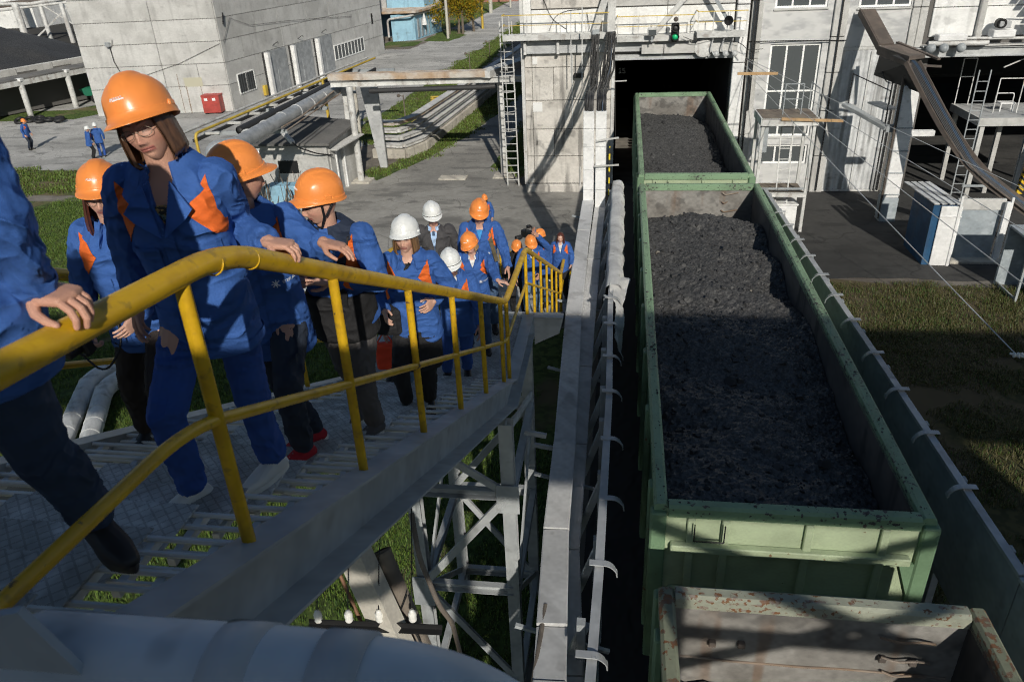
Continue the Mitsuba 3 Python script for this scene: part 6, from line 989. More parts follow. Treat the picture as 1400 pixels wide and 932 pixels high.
def person(label, at, yaw=0, H=1.74, lean=.12, side=0, twist=0, feet=None, hands=None, hpose=('relax', 'relax'), hdir=(None, None), head=(0, .3, 0), fem=False, helmet_m='helmet_orange', wide=False, jacket='jacket_blue', trousers='jeans_dark', shoes='shoe_dark', soles='shoe_dark',
           hair=None, hairlen=.0, glasses=False, vcut=.0, shirt=None, collar=True, patches=True, res=.014, group=None, skin=(.50, .27, .19), strap=False, hem=-.20, zoff=0.0, fl=None, seed=1, poles=None, logo=False, tie=False, beard=0, knee=None, hipz=None, headsub=None, girth=1.0, skirt=None, brow=True, skip=(), hood=False, band=False, armlen=1.0):
    s = H / 1.74; k = thing('person', label, 'person', group); x0, y0 = at; fl_ = fl if fl is not None else zf
    f = np.array([math.sin(yaw), -math.cos(yaw), 0]); r = np.array([f[1], -f[0], 0]); up = np.array([0, 0, 1.0]); B = np.stack([r, f, up], 1)
    zfl = fl_(y0) + zoff; hz_ = (hipz if hipz is not None else .93) * s
    pelvis = np.array([x0, y0, zfl + hz_]); Rt = B @ rotm([0, 1, 0], side) @ rotm([1, 0, 0], -lean) @ rotm([0, 0, 1], twist); tor = Fr(pelvis, Rt)
    w = lambda *p: tor.w1(*(np.array(p) * s)); sw = (.178 if fem else .196); sh = [w(q * sw, -.01, .475) for q in (1, -1)]; hip = [Fr(pelvis, B).w1(q * .092 * s, 0, -.02 * s) for q in (1, -1)]
    neck = w(0, -.005, .545); la, lf = .285 * s * armlen, .25 * s * armlen; lt, ls = .435 * s, .435 * s
    if feet is None: feet = [(x0 + r[0] * .11 * q, y0 + r[1] * .11 * q, None, 0) for q in (1, -1)]
    ank = []
    for q, ft in enumerate(feet):
        zz = fl_(ft[1]) + zoff if ft[2] is None else ft[2]; ank.append(np.array([ft[0], ft[1], zz + .085 * s]))
    kn = []
    for q in (0, 1): kk, aa = ik(hip[q], ank[q], lt, ls, (knee[q] if knee else f + np.array([0, 0, .1]) + r * .12 * (1, -1)[q])); kn.append(kk); ank[q] = aa
    el, wr = [], []
    for q in (0, 1):
        sg_s = (1, -1)[q]; tgt = hands[q] if hands and hands[q] is not None else sh[q] + (-.50 * s * armlen) * up + r * sg_s * .07 + f * .06
        pole = (poles[q] if poles and poles[q] is not None else -f * .8 - up * .3 + r * sg_s * .6); e, h = ik(sh[q], tgt, la, lf, pole); el.append(e); wr.append(h)
    # head frame
    hy, hp, hr = head; Rh = B @ rotm([0, 0, 1], hy) @ rotm([1, 0, 0], -hp) @ rotm([0, 1, 0], hr); hs = s * (1.0 if not fem else .97); hc = neck + up * .085 * s + f * (.03 + .05 * hp) * s * math.cos(hy) + Rh @ np.array([0, .01, .045]) * s; hd = Fr(hc, Rh * hs)
    # ---- body (one continuous skin mesh) ----
    G = girth
    rings = [w(0, 0, 0)[None] * 0 + tor.w(np.c_[sell(a * G, b * G) + [0, c], np.full(28, z)] * s) for z, a, b, c in ((-.06, .15, .105, 0), (.15, .135, .095, 0), (.33, .155, .112, .008), (.43, .160, .108, .008), (.485, .13, .075, 0), (.53, .07, .058, -.003))]
    bm = [M_of(loft(rings)), bone(neck - up * .05 * s, .056 * s, hd.w1(0, -.016, -.05), .052 * s, 18)]
    for q in (0, 1): bm += [bone(sh[q], .045 * s, el[q], .036 * s), bone(el[q], .036 * s, wr[q], .026 * s), bone(hip[q], .075 * s, kn[q], .05 * s), bone(kn[q], .05 * s, ank[q], .035 * s)]
    body = union(bm).refine_to_length(.03); body = M_of(tau(T_of(body), 6)); hsub = headsub or (5 if res < .013 else 4)
    if (hsub, fem) not in HEADS: HEADS[(hsub, fem)] = T_of(head_mesh(hsub, fem))
    body = body + M_of(hd.M(HEADS[(hsub, fem)]))
    for q in (0, 1):
        if ('hand', q) in skip: continue
        d = nrm(hdir[q][0]) if hdir[q] else nrm(nrm(wr[q] - el[q]) + .25 * f); nrmz = np.array(hdir[q][1] if hdir[q] else r * (1, -1)[q] + up * .2, float); z_ = nrm(nrmz - d * (nrmz @ d)); y_ = np.cross(z_, d)
        hm = hand(CURL[hpose[q]], fine=res < .013, s=s * (.93 if fem else 1.0)); hv = np.array(hm.vertices)
        tside = 1 if np.dot(y_, (f + up * .6 if not hdir[q] or len(hdir[q]) < 3 else np.array(hdir[q][2]))) > 0 else -1
        hv[:, 1] *= tside; fc = hm.faces if tside > 0 else hm.faces[:, ::-1]
        hv = wr[q] + d * .012 + hv @ np.stack([d, y_, z_], 0); hmm = M_of(trimesh.Trimesh(hv, fc, process=False)); body = body + hmm + bone(wr[q] - nrm(wr[q] - el[q]) * .05, .026 * s, wr[q] + d * .01, .023 * s)
    bt = T_of(body); L = hd.l(bt.vertices) / hs**2; col = np.tile(np.array(skin), (len(L), 1)) * (.94 + .12 * meshkit.fbm(np.array(bt.vertices) * 25, 2, seed))[:, None]; onh = np.linalg.norm(L * [1, 1, .85], axis=1) < .16
    hc_ = dict(hair_brown=(.05, .028, .018), hair_blond=(.22, .14, .08), hair_red=(.06, .02, .015), hair_lightbrown=(.10, .06, .03)).get(hair, (.035, .027, .022)); col[onh] = face_color(L[onh], skin, hc_, brow, beard) * (.96 + .08 * meshkit.noise(L[onh] * 90, 3))[:, None]
    if not fem or hair == 'short':     # short hair painted on the scalp only where hair grows: built as a cap
        pass
    put(k + '__body', bt, 'skin', True, color=col)
    # ---- jacket ----
    if jacket:
        J = ((hem, .205, .150, .0), (hem * .5, .203, .152, .0), (-.02, .198, .150, 0), (.15, .184, .140, 0), (.33, .196, .150, .008), (.43, .202, .142, .006), (.48, .178, .105, -.002), (.515, .125, .086, -.004), (.548, .078, .072, -.006))
        if jacket == 'suit': J = tuple((z, a * .94, b * .9, c) for z, a, b, c in J)
        rings = [tor.w(np.c_[sell(a * G, b * G, 36) + [0, c], np.full(36, z)] * s) for z, a, b, c in J]; jm = [M_of(loft(rings, 36))]
        for q in (0, 1):
            sl = union([bone(sh[q] - r * (1, -1)[q] * .02, .082 * s, sh[q] * .45 + el[q] * .55, .072 * s), bone(sh[q] * .45 + el[q] * .55, .072 * s, el[q], .066 * s), bone(el[q], .066 * s, wr[q], .050 * s)]); dn = nrm(wr[q] - el[q]); cut = wr[q] - dn * .012
            sl = sl.trim_by_plane(tuple(map(float, -dn)), float(-dn @ cut)); jm.append(sl)
        J3 = union(jm)
        if vcut:
            vb = .545 - vcut; pts = np.array([(-.052, 0, .60), (.052, 0, .60), (.048, 0, .53), (0, 0, vb), (-.048, 0, .53)]) ; V = [tor.w1(*(np.array(p) * s + [0, yy * s, 0])) for p in pts for yy in (.045, .30)]
            J3 = J3 - m3.Manifold.hull_points(np.array(V).astype(float))
        jt = tau(T_of(J3.refine_to_length(res)), 8 if not vcut else 5)
        jt = wrinkle(jt, [(w(0, 0, -.2), w(0, 0, .48), .65)] + [(sh[q], el[q], 1.0) for q in (0, 1)] + [(el[q], wr[q], 1.15) for q in (0, 1)], .0125 * s, seed); jt = tau(jt, 1, .4, .42)
        jk = part(k, 'jacket' if jacket != 'suit' else 'suit_jacket', jt, jacket, True)
        big = res < .02
        if patches:
            for sg_s in (1, -1):
                pt = tri_patch(jt, tor, np.array((sg_s * .158, .515)) * s, np.array((sg_s * .080, .405)) * s, np.array((sg_s * .182, .27)) * s, .0035, ymin=.015)
                if pt is not None: part(k, 'shoulder_patch', pt, 'patch_orange', True)
        if big and jacket == 'jacket_blue':
            for sg_s in (1, -1):
                pt = poly_patch(jt, tor, [np.array((sg_s * a, b)) * s for a, b in ((.045, .27), (.145, .27), (.145, .155), (.095, .14), (.045, .155))], .005, ymin=.05)
                if pt is not None: part(k, 'chest_pocket', pt, jacket, True)
                pt = poly_patch(jt, tor, [np.array((sg_s * a, b)) * s for a, b in ((.042, .285), (.15, .285), (.15, .245), (.042, .245))], .010, ymin=.05)
                if pt is not None: part(k, 'pocket_flap', pt, jacket, True)
                pt = poly_patch(jt, tor, [np.array((sg_s * a, b)) * s for a, b in ((.055, .03), (.165, .03), (.165, -.14), (.055, -.14))], .005, ymin=.05)
                if pt is not None: part(k, 'side_pocket', pt, jacket, True)
            pt = poly_patch(jt, tor, [np.array(p) * s for p in ((-.022, .545 - max(vcut, .03)), (.022, .545 - max(vcut, .03)), (.022, hem), (-.022, hem))], .006, ymin=.05)
            if pt is not None: part(k, 'button_placket', pt, jacket, True)
            pt = poly_patch(jt, tor, [np.array(p) * s for p in ((-.3, hem + .045), (.3, hem + .045), (.3, hem), (-.3, hem))], .006, ymin=-.3)
            if pt is not None: part(k, 'hem_band', pt, jacket, True)
        if jacket == 'jacket_blue' and res < .016:
            for q in (0, 1):
                dq = nrm(wr[q] - el[q]); near_ = jt.submesh([np.where(np.linalg.norm(jt.triangles_center - (wr[q] - dq * .04), axis=1) < .115)[0]], append=True, repair=False)
                try: pt = near_.slice_plane(wr[q] - dq * .062, dq)
                except Exception: pt = None
                if pt is not None and len(pt.faces): pt = trimesh.Trimesh(pt.vertices, pt.faces, process=True); part(k, 'cuff', trimesh.Trimesh(pt.vertices + pt.vertex_normals * .0045, pt.faces, process=False), jacket, True)
        if collar:
            n = 40; gap = .50 if vcut else .30; an = np.linspace(np.pi / 2 + gap, np.pi / 2 + 2*np.pi - gap, n); rows = []
            vc_ = 1.0 if vcut > .12 else .45
            for (dr_, dz, tip) in ((.004, -.012, 0), (.010, .034, 0), (.022, .045, .0), (.058, .006, .35), (.086, -.024, 1), (.078, -.032, 1), (.046, -.006, .35), (.016, .026, 0)):
                tipw = np.clip(1 - np.minimum(np.arange(n), np.arange(n)[::-1]) / 9., 0, 1) * tip; rr = .074 + dr_; sn = np.sin(an)
                rows.append(tor.w(np.c_[np.cos(an) * rr * 1.04, sn * rr * np.where(sn > 0, .88, .92) + .012 * tipw - .004, .540 + dz - .055 * vc_ * tipw - (.30 * dr_ + .012) * np.clip(sn, 0, 1)] * s))
            m_ = len(rows); V = np.vstack(rows); F = []
            for i in range(m_):
                a = i * n + np.arange(n - 1); b = ((i + 1) % m_) * n + np.arange(n - 1); F += [np.c_[a, b, b + 1], np.c_[a, b + 1, a + 1]]
            F += [np.array([[0, i * n, (i + 1) * n] for i in range(1, m_ - 1)]), np.array([[n - 1, (i + 1) * n + n - 1, i * n + n - 1] for i in range(1, m_ - 1)])]
            part(k, 'collar', trimesh.Trimesh(V, np.vstack(F), process=False), jacket if not hood else 'navy', 30)
        if vcut > .12 and jacket == 'jacket_blue':
            vb = .545 - vcut
            for sg_s in (1, -1):
                o_ = [(sg_s * .050, .108, .515), (sg_s * .118, .150, .425), (sg_s * .088, .160, .392), (sg_s * .006, .170, vb - .01), (sg_s * .040, .128, .46)]
                part(k, 'lapel', ngon([w(*q) for q in o_], [w(q[0], q[1] + .007, q[2]) for q in o_]), jacket)
        if logo:
            lg = np.array((-1 * logo * .098, .20)); c0 = tor.w1(*(np.array([lg[0], .16, lg[1]]) * s)); 
            star = [bar((0, 0, 0), (.023 * math.cos(a), .023 * math.sin(a), 0), .005, .002) for a in np.arange(0, 6.28, .785)]
            lt_ = meshkit.text_mesh('ЕВРАЗ', .016, .002); m_ = cat(star + [mv(lt_, (.030, -.007, 0))]); v = np.array(m_.vertices); Lx = np.c_[v[:, 0] * -1 + lg[0] * s, np.zeros(len(v)), v[:, 1] + lg[1] * s]
            wv = np.array(jt.vertices); LL_ = tor.l(wv); fm = LL_[:, 1] > .03; from_ = LL_[fm]
            from scipy.spatial import cKDTree
            dd, ii = cKDTree(from_[:, [0, 2]]).query(Lx[:, [0, 2]]); Lx[:, 1] = from_[ii, 1] + .0055 + v[:, 2]
            part(k, 'chest_emblem', trimesh.Trimesh(tor.w(Lx), m_.faces, process=False), 'logo')
    if shirt:
        low_ = shirt == 'floral'
        rings = [tor.w(np.c_[sell(a, b) + [0, c], np.full(28, z)] * s) for z, a, b, c in ((.10, .137, .100, 0), (.33, .158, .117, .010), (.43, .160, .112, .010), (.47, .11, .084, .004), (.495, .075, .070, .0))[:5 if not low_ else 2] + (() if not low_ else ((.428, .160, .113, .010),))]
        part(k, 'shirt', tau(T_of(M_of(loft(rings)).refine_to_length(.02)), 4), shirt, True)
        if shirt in ('shirt_blue', 'shirt_white'):
            an = np.linspace(np.pi / 2 + .35, np.pi / 2 + 2*np.pi - .35, 24); q1 = tor.w(np.c_[np.cos(an) * .066, np.sin(an) * .066, np.full(24, .50)] * s); q2 = tor.w(np.c_[np.cos(an) * .070, np.sin(an) * .070, np.full(24, .553)] * s); q3 = tor.w(np.c_[np.cos(an) * .094, np.sin(an) * .098, np.full(24, .508)] * s)
            a = np.arange(23); F = np.vstack([np.c_[a, a + 24, a + 25], np.c_[a, a + 25, a + 1], np.c_[a + 24, a + 48, a + 49], np.c_[a + 24, a + 49, a + 25]]); part(k, 'shirt_collar', trimesh.Trimesh(np.vstack([q1, q2, q3]), F, process=False), shirt, True)
        if tie: part(k, 'tie', ngon([w(-.014, .088, .505), w(.014, .088, .505), w(.034, .132, .24), w(0, .135, .2), w(-.034, .132, .24)], [w(-.014, .096, .505), w(.014, .096, .505), w(.034, .140, .24), w(0, .143, .2), w(-.034, .140, .24)]), 'tie')
    # ---- legs ----
    if trousers:
        rings = [Fr(pelvis, B).w(np.c_[sell(a * G, b * G, 28, 2.3), np.full(28, z)] * s) for z, a, b in ((-.10, .165, .125), (-.02, .168, .128), (.08, .155, .12), (.13, .15, .112))]; tm_ = [M_of(loft(rings))]
        for q in (0, 1):
            hp_ = hip[q] - up * .05 * s; cu = ank[q] + up * .045; tm_ += [bone(hp_, .100 * s * G, kn[q], .073 * s), bone(kn[q], .073 * s, cu, .064 * s)]
        tt = tau(T_of(union(tm_).refine_to_length(res * 1.15)), 8); tt = wrinkle(tt, [(hip[q], kn[q], .8) for q in (0, 1)] + [(kn[q], ank[q], 1.2) for q in (0, 1)], .012 * s, seed + 9); part(k, 'trousers', tau(tt, 1, .4, .42), trousers, True)
    if skirt:
        rings = [Fr(pelvis, B).w(np.c_[sell(a, b, 28, 2.2), np.full(28, z)] * s) for z, a, b in ((-.46, .20, .17), (-.2, .195, .155), (.05, .17, .13), (.13, .15, .11))]; part(k, 'skirt', wrinkle(tau(T_of(M_of(loft(rings)).refine_to_length(.02)), 3), [(hip[0], kn[0], 1), (hip[1], kn[1], 1)], .008, seed), skirt, True)
    for q in (0, 1):
        ft = feet[q]; a = (ft[3] if len(ft) > 3 else 0) + (0.18, -0.18)[q]; pit = ft[4] if len(ft) > 4 else 0; df = math.cos(a) * f + math.sin(a) * r; rr_ = np.cross(df, up); Rf = np.stack([rr_, df, up], 1) @ rotm([1, 0, 0], -pit); F_ = Fr(ank[q] - Rf @ np.array([0, 0, .085 * s]), Rf * s)
        up_ = [ball(p, rr, 12) for p, rr in (((0, -.045, .045), .036), ((0, .0, .075), .041), ((.0, .0, .10), .040), ((-.012, .10, .040), .034), ((.014, .10, .038), .034), ((-.008, .165, .030), .024), ((.010, .165, .030), .024))]
        sh_m = m3.Manifold.batch_hull(up_[:3]) + m3.Manifold.batch_hull([up_[0], up_[1], up_[3], up_[4]]) + m3.Manifold.batch_hull(up_[3:]); sh_m = sh_m.trim_by_plane((0., 0., 1.), .014).refine_to_length(.014); smesh = tau(T_of(sh_m), 5); sk_ = part(k, 'shoe', F_.M(smesh), shoes, True)
        t = np.arange(24) * 2*np.pi/24; wd = np.interp(np.sin(t), [-1, -.3, .5, 1], [.030, .036, .047, .030]); so = np.c_[np.cos(t) * wd, .055 + np.sin(t) * .138]
        part(sk_, 'sole', F_.M(ngon(np.c_[so * [1, 1], np.zeros(24)], np.c_[so * [1.02, 1.01], np.full(24, .026)])), soles)
        if shoes == 'red_canvas' or (shoes in ('shoe_white', 'grey_cloth') and res < .013):
            for i in range(5): yy = .035 + .022 * i; zz = .098 - .010 * i; part(sk_, 'lace', F_.M(pipe([(-.024, yy, zz - .012), (0, yy + .006, zz + .002), (.024, yy + .01, zz - .012)], .0035, 5)), 'lace')
            if shoes != 'shoe_white': part(sk_, 'toe_cap', F_.M(tau(T_of(m3.Manifold.batch_hull([ball(p, rr + .002, 12) for p, rr in (((-.010, .150, .028), .028), ((.012, .150, .028), .028), ((0, .172, .026), .022))]).trim_by_plane((0., 0., 1.), .012)), 1)), 'sole_white', True)
    # ---- head gear ----
    if helmet_m:
        hmk = 'H%d' % wide
        if hmk not in HEADS: HEADS[hmk] = helmet(1.0, wide=wide)
        hf = Fr(hd.w1(0, -.008, .036), hd.R @ rotm([1, 0, 0], .19)); he = part(k, 'hard_hat', hf.M(HEADS[hmk]), helmet_m, 40)
        # raised side pads and a small emblem on the front
        if res < .02:
            part(he, 'emblem', hf.M(cat([bx(-.020, .022, .1225, .1265, .058, .062)] + [mv(meshkit.text_mesh('ЕВРАЗ', .0085, .002), (.021, .126, .0605), rx=math.pi / 2, rz=math.pi), bar((.030, .1185, .06), (.024, .1235, .068), .006, .004)])), 'logo')
            part(he, 'lug', hf.M(cat([cbx(sx * .105 - .012, sx * .105 + .012, -.03, .01, .012, .034, .004) for sx in (-1, 1)])), helmet_m)
        if strap: part(he, 'chin_strap', cat([pipe([hf.w1(q * .098, .03, .01), hd.w1(q * .083, .02, -.05), hd.w1(q * .035, .035, -.122), hd.w1(0, .04, -.126)], .007, 6) for q in (1, -1)] + [pipe([hf.w1(q * .098, -.05, .01), hd.w1(q * .083, .01, -.05)], .006, 6) for q in (1, -1)]), 'black', True)
        if band: part(he, 'band', hf.M(pipe([(np.cos(t) * .114, np.sin(t) * .139 - .004, .012) for t in np.linspace(.2, np.pi - .2, 24)], .0045, 6)), 'black', True)
    if hair and hair != 'short':
        hsh = hd.M(hair_shell(hairlen, seed=seed, face=1.0 if hairlen > .1 else .86)); part(k, 'hair', hsh, hair, True)
        if not helmet_m:
            ic = trimesh.creation.icosphere(4); v = np.array(ic.vertices); v = v * [.088, .108, .098] * (1 + .05 * (meshkit.fbm(v * 4, 3, seed) - .5))[:, None] + [0, -.012, .036]; q_ = trimesh.Trimesh(v, ic.faces, process=False).slice_plane([0, .058, .062], nrm([0, -.80, .6])); part(k, 'crown_hair', hd.M(q_), hair, True)
    elif hair: part(k, 'hair', hd.M(hair_shell(.066, spread=-.006, face=.60, seed=seed, top=.04)), 'hair_dark', True)
    if glasses:
        gl = []
        for q in (1, -1):
            c = np.array([q * .032, .101, .0]); t = np.linspace(0, 2*np.pi, 25); ring = c + np.c_[np.cos(t) * .024, -.006 * np.abs(np.cos(t)) * (np.cos(t) * q > 0), np.sin(t) * .0155]; gl.append(pipe(ring, .0011, 5)); gl.append(pipe([c + [q * .024, -.006, .006], (q * .078, .03, .008), (q * .08, -.02, .004)], .0013, 5))
        gl.append(pipe([(-.009, .103, .003), (0, .106, .005), (.009, .103, .003)], .0012, 5)); g_ = part(k, 'glasses', hd.M(cat(gl)), 'wire_frame', True)
        for q in (1, -1):
            t = np.linspace(0, 2*np.pi, 24)[:-1]; rg = np.c_[q * .032 + np.cos(t) * .0235, np.full(23, .1), np.sin(t) * .015]; part(g_, 'lens', hd.M(trimesh.Trimesh(np.vstack([rg, [[q * .032, .101, 0]]]), np.c_[np.arange(23), (np.arange(23) + 1) % 23, np.full(23, 23)], process=False)), 'lens')
    return k, dict(tor=tor, hd=hd, wr=wr, el=el, sh=sh, pelvis=pelvis, f=f, r=r, ank=ank, kn=kn, neck=neck)
X_ = np.array([1., 0, 0]); Y_ = np.array([0, 1., 0]); Z_ = np.array([0, 0, 1.])
over = (np.array([.97, -.14, -.08]), np.array([.08, 0, 1.]), np.array([0, -1., 0]))     # fingers drape over the rail towards +x
dn = np.array([.15, .35, -1.])
OR, WH = 'helmet_orange', 'helmet_white'
p1, q1 = person('woman with brown bob, glasses and orange hard hat leading the group down front', (-1.64, 2.58), yaw=.16, H=1.79, lean=.06, side=.02, fem=True, feet=[(-1.80, 2.40, 7.665, .55), (-1.60, 2.74, 7.51, .75)], hands=[(-1.98, 2.62, 8.47), (-1.332, 2.60, 8.818)], hpose=('relax', 'grip'), hdir=(None, over), poles=(None, dn),
    head=(.02, -.02, .24), hair='hair_brown', hairlen=.155, glasses=True, vcut=.20, shirt='floral', trousers='trouser_blue', shoes='shoe_white', soles='sole_white', res=.009, headsub=6, skin=(.52, .29, .21), seed=11, hem=-.19, hipz=.965, girth=.90)
p0, q0 = person('man cut off by the left frame edge, gripping the yellow rail, blue jacket, dark jeans', (-1.53, 1.36), yaw=.05, H=1.84, lean=.06, feet=[(-1.62, 1.22, 8.25, -.5), (-1.60, 1.66, 8.04, -.8)], hands=[None, (-1.335, 1.44, 9.132)], hpose=('relax', 'grip'), hdir=(None, over), head=(-.2, .3, 0), poles=(None, np.array([.5, -.5, -.2])), trousers='jeans_navy', shoes='shoe_dark', res=.011, seed=23, skin=(.52, .28, .20), patches=False)
part(p0, 'red_piping', pipe([q0['tor'].w1(.13, .155, .42), q0['tor'].w1(-.10, .175, .33), q0['tor'].w1(-.13, .172, .1), q0['tor'].w1(-.14, .168, -.15)], .005, 6), 'patch_orange')
p2, q2 = person('woman with long dark red hair and glasses behind the leading woman, camera in hand', (-2.66, 3.58), yaw=.25, H=1.76, lean=.14, fem=True, hands=[(-2.86, 3.38, 8.02), (-2.52, 3.32, 8.12)], hpose=('fist', 'relax'), head=(.12, .02, -.05), hair='hair_red', hairlen=.30, glasses=True, trousers='brown_cloth', res=.013, skin=(.56, .33, .25), seed=5, feet=[(-2.9, 3.6, None, 0), (-2.62, 3.42, None, .1)], shirt=None)
p3, q3 = person('person in orange hard hat looking away over the coal, red canvas shoes and dark jeans', (-1.86, 3.48), yaw=.18, H=1.80, lean=.10, twist=.1, feet=[(-1.80, 3.62, 7.10, .8), (-1.70, 3.24, 7.28, .9, .0)], hands=[None, (-1.36, 3.18, 8.60)], hpose=('relax', 'drape'), hdir=(None, (np.array([.9, -.2, -.15]), np.array([.1, .1, 1]), np.array([0, -1., 0]))), poles=(None, dn), head=(2.15, .0, 0), hair='short', trousers='jeans_dark', shoes='red_canvas', soles='sole_white', res=.010, seed=31, hem=-.24, logo=1.0)
p4, q4 = person('man in orange hard hat in profile facing left, chin strap, hood and black camera strap', (-1.68, 4.08), yaw=.0, H=1.80, lean=.10, feet=[(-1.75, 4.40, 6.75, 0), (-1.60, 4.10, 6.87, .7, .0)], hands=[(-1.82, 3.80, 8.14), (-1.60, 3.78, 8.16)], hpose=('fist', 'drape'), poles=(None, np.array([.8, 0, -.5])), head=(-.85, .12, .0), strap=True, hood=True, hair=None, trousers='grey_cloth', shoes='grey_cloth', soles='sole_white', res=.010, seed=37, hem=-.06, skin=(.54, .31, .23))
part(p4, 'camera_strap', cat([bar(q4['tor'].w1(*a), q4['tor'].w1(*b), .05, .006, q4['tor'].R @ np.array(u)) for a, b, u in (((-.115, -.12, .44), (-.12, -.06, .535), (0, -1, .4)), ((-.12, -.06, .535), (-.118, .07, .52), (0, 0, 1)), ((-.118, .07, .52), (-.11, .165, .40), (0, 1, .6)), ((-.11, .165, .40), (-.08, .185, .12), (0, 1, .1)))]), 'black')
part(p4, 'jacket_hem', q4['tor'].M(tau(T_of(M_of(loft([np.c_[sell(a, b) + [0, c], np.full(28, z)] for z, a, b, c in ((-.16, .205, .165, 0), (-.02, .208, .168, .01), (.16, .2, .165, .02))])).refine_to_length(.02)), 6)), 'black_cloth', True)
p5, q5 = person('woman in white hard hat without band, light brown hair, wide black trousers and boots', (-1.62, 5.38), yaw=.12, H=1.72, lean=.07, fem=True, feet=[(-1.76, 5.32, None, 0), (-1.60, 5.46, None, 0)], hands=[(-1.80, 5.16, 7.28), (-1.42, 5.22, 7.35)], head=(-.12, -.06, .03), helmet_m=WH, wide=True, hair='hair_lightbrown', hairlen=.15, vcut=.09, shirt='tee_dark', trousers='black_cloth', skirt='black_cloth', res=.012, headsub=5, logo=1.0, seed=41, skin=(.58, .35, .26))
p6, q6 = person('man in dark grey suit, blue shirt and tie, white hard hat with black band', (-2.34, 9.02), yaw=.12, H=1.80, lean=.08, head=(.25, .25, .05), helmet_m=WH, band=True, jacket='suit', patches=False, collar=False, vcut=.27, shirt='shirt_blue', tie=True, trousers='suit', hair='short', res=.02, seed=43, fl=lambda y: 5.13, skin=(.56, .31, .23), group=None)
part(p6, 'lapel', cat([ngon([q6['tor'].w1(sg_s * .055, .105, .52), q6['tor'].w1(sg_s * .125, .125, .40), q6['tor'].w1(sg_s * .012, .168, .24)], [q6['tor'].w1(sg_s * .055, .115, .52), q6['tor'].w1(sg_s * .125, .138, .40), q6['tor'].w1(sg_s * .012, .178, .24)]) for sg_s in (1, -1)]), 'suit')
p7, q7 = person('bearded man in white hard hat with black band, hand raised to his mouth', (-1.80, 7.62), yaw=.05, H=1.74, lean=.14, fl=lambda y: 5.13, feet=[(-2.02, 7.78, 5.13, 0), (-1.79, 7.86, 5.13, 0)], hands=[(-1.93, 7.16, 6.66), (-1.50, 7.4, 5.95)], hpose=('point', 'relax'), hdir=((np.array([.8, -.1, .5]), np.array([-.3, -.9, .2])), None), head=(.25, .25, .12), helmet_m=WH, band=True, hair='short', shirt='shirt_white', vcut=.08, trousers='trouser_blue', res=.014, seed=47, beard=.75, skin=(.36, .19, .13))
p8, q8 = person('blond woman in orange hard hat with white collar, hand on the rail', (-1.76, 8.48), yaw=.15, H=1.62, lean=.14, fem=True, fl=lambda y: 5.13, hands=[(-1.85, 8.15, 5.75), (-1.34, 7.92, 6.30)], hpose=('relax', 'open'), hdir=(None, (np.array([.9, -.3, -.1]), np.array([.1, .1, 1]), np.array([0, -1., 0]))), poles=(None, dn), head=(-.2, .25, .22), hair='hair_blond', hairlen=.11, vcut=.14, shirt='shirt_white', trousers='jeans', res=.014, logo=1.0, seed=53, skin=(.60, .36, .28))
p9, q9 = person('person mostly hidden behind others on the lower flight, orange hard hat tipped forward', (-2.14, 10.25), yaw=.2, H=1.50, lean=.12, fl=lambda y: 5.13 - .479 * (y - 9.5), head=(.3, .45, 0), hair='short', res=.024, seed=59)
p10, q10 = person('tall man in orange hard hat with blue shirt and olive shoulder strap looking down', (-1.76, 9.10), yaw=.1, H=1.82, lean=.12, fl=lambda y: 5.13, hands=[(-1.95, 8.7, 5.85), (-1.36, 8.72, 6.15)], hpose=('relax', 'open'), head=(.1, .28, -.08), hair='short', vcut=.17, shirt='tee_blue', trousers='jeans', res=.014, logo=1.0, seed=61, skin=(.55, .31, .23))
part(p10, 'shoulder_strap', cat([bar(q10['tor'].w1(*a), q10['tor'].w1(*b), .05, .006, q10['tor'].R @ np.array(u)) for a, b, u in (((-.115, -.08, .52), (-.115, .09, .50), (0, 0, 1)), ((-.115, .09, .50), (-.14, .155, .38), (0, 1, .5)), ((-.14, .155, .38), (-.20, .155, .10), (0, 1, 0)))]), 'olive')
p5b, q5b = person('person hidden behind the white helmeted woman, light jeans, holding an orange bag', (-2.12, 6.75), yaw=.1, H=1.60, lean=.1, hands=[(-2.34, 6.6, 6.30), None], head=(.1, .5, 0), helmet_m=OR, hair='short', trousers='jeans_light', res=.02, seed=67, feet=[(-2.45, 6.95, None, 0), (-2.2, 6.8, None, 0)], poles=(None, None))
low = lambda y: 5.13 - .479 * (y - 9.5) if y < 15.4 else (2.30 if y < 17.3 else max(0., 2.3 - .479 * (y - 17.3)))
p13, q13 = person('person in orange hard hat and light jeans climbing the lower flight behind the balusters', (-1.64, 13.35), yaw=.1, H=1.66, lean=.12, fl=low, head=(.35, .4, .1), hair='short', vcut=.15, shirt='shirt_white', trousers='jeans_light', res=.02, seed=71, hands=[(-1.9, 13.0, 4.2), (-1.45, 13.0, 4.3)])
p12, q12 = person('camera operator in orange hard hat with video camera on the shoulder on the lower landing', (-1.70, 15.95), yaw=-.7, H=1.80, lean=.05, fl=low, head=(-.1, .15, .1), hair='short', hands=[(-1.86, 15.62, 4.30), (-1.80, 15.4, 4.25)], trousers='jeans', res=.02, seed=73, poles=(np.array([-1., -.2, -.6]), np.array([.8, -.5, -.8])))
p14, q14 = person('red haired woman without helmet, white shirt, at the foot of the visible flight', (-1.32, 16.3), yaw=.0, H=1.66, lean=.03, fem=True, fl=low, head=(.0, .15, 0), helmet_m=None, hair='hair_red', hairlen=.26, vcut=.22, shirt='shirt_white', trousers='black_cloth', res=.02, seed=79, skin=(.60, .37, .29))
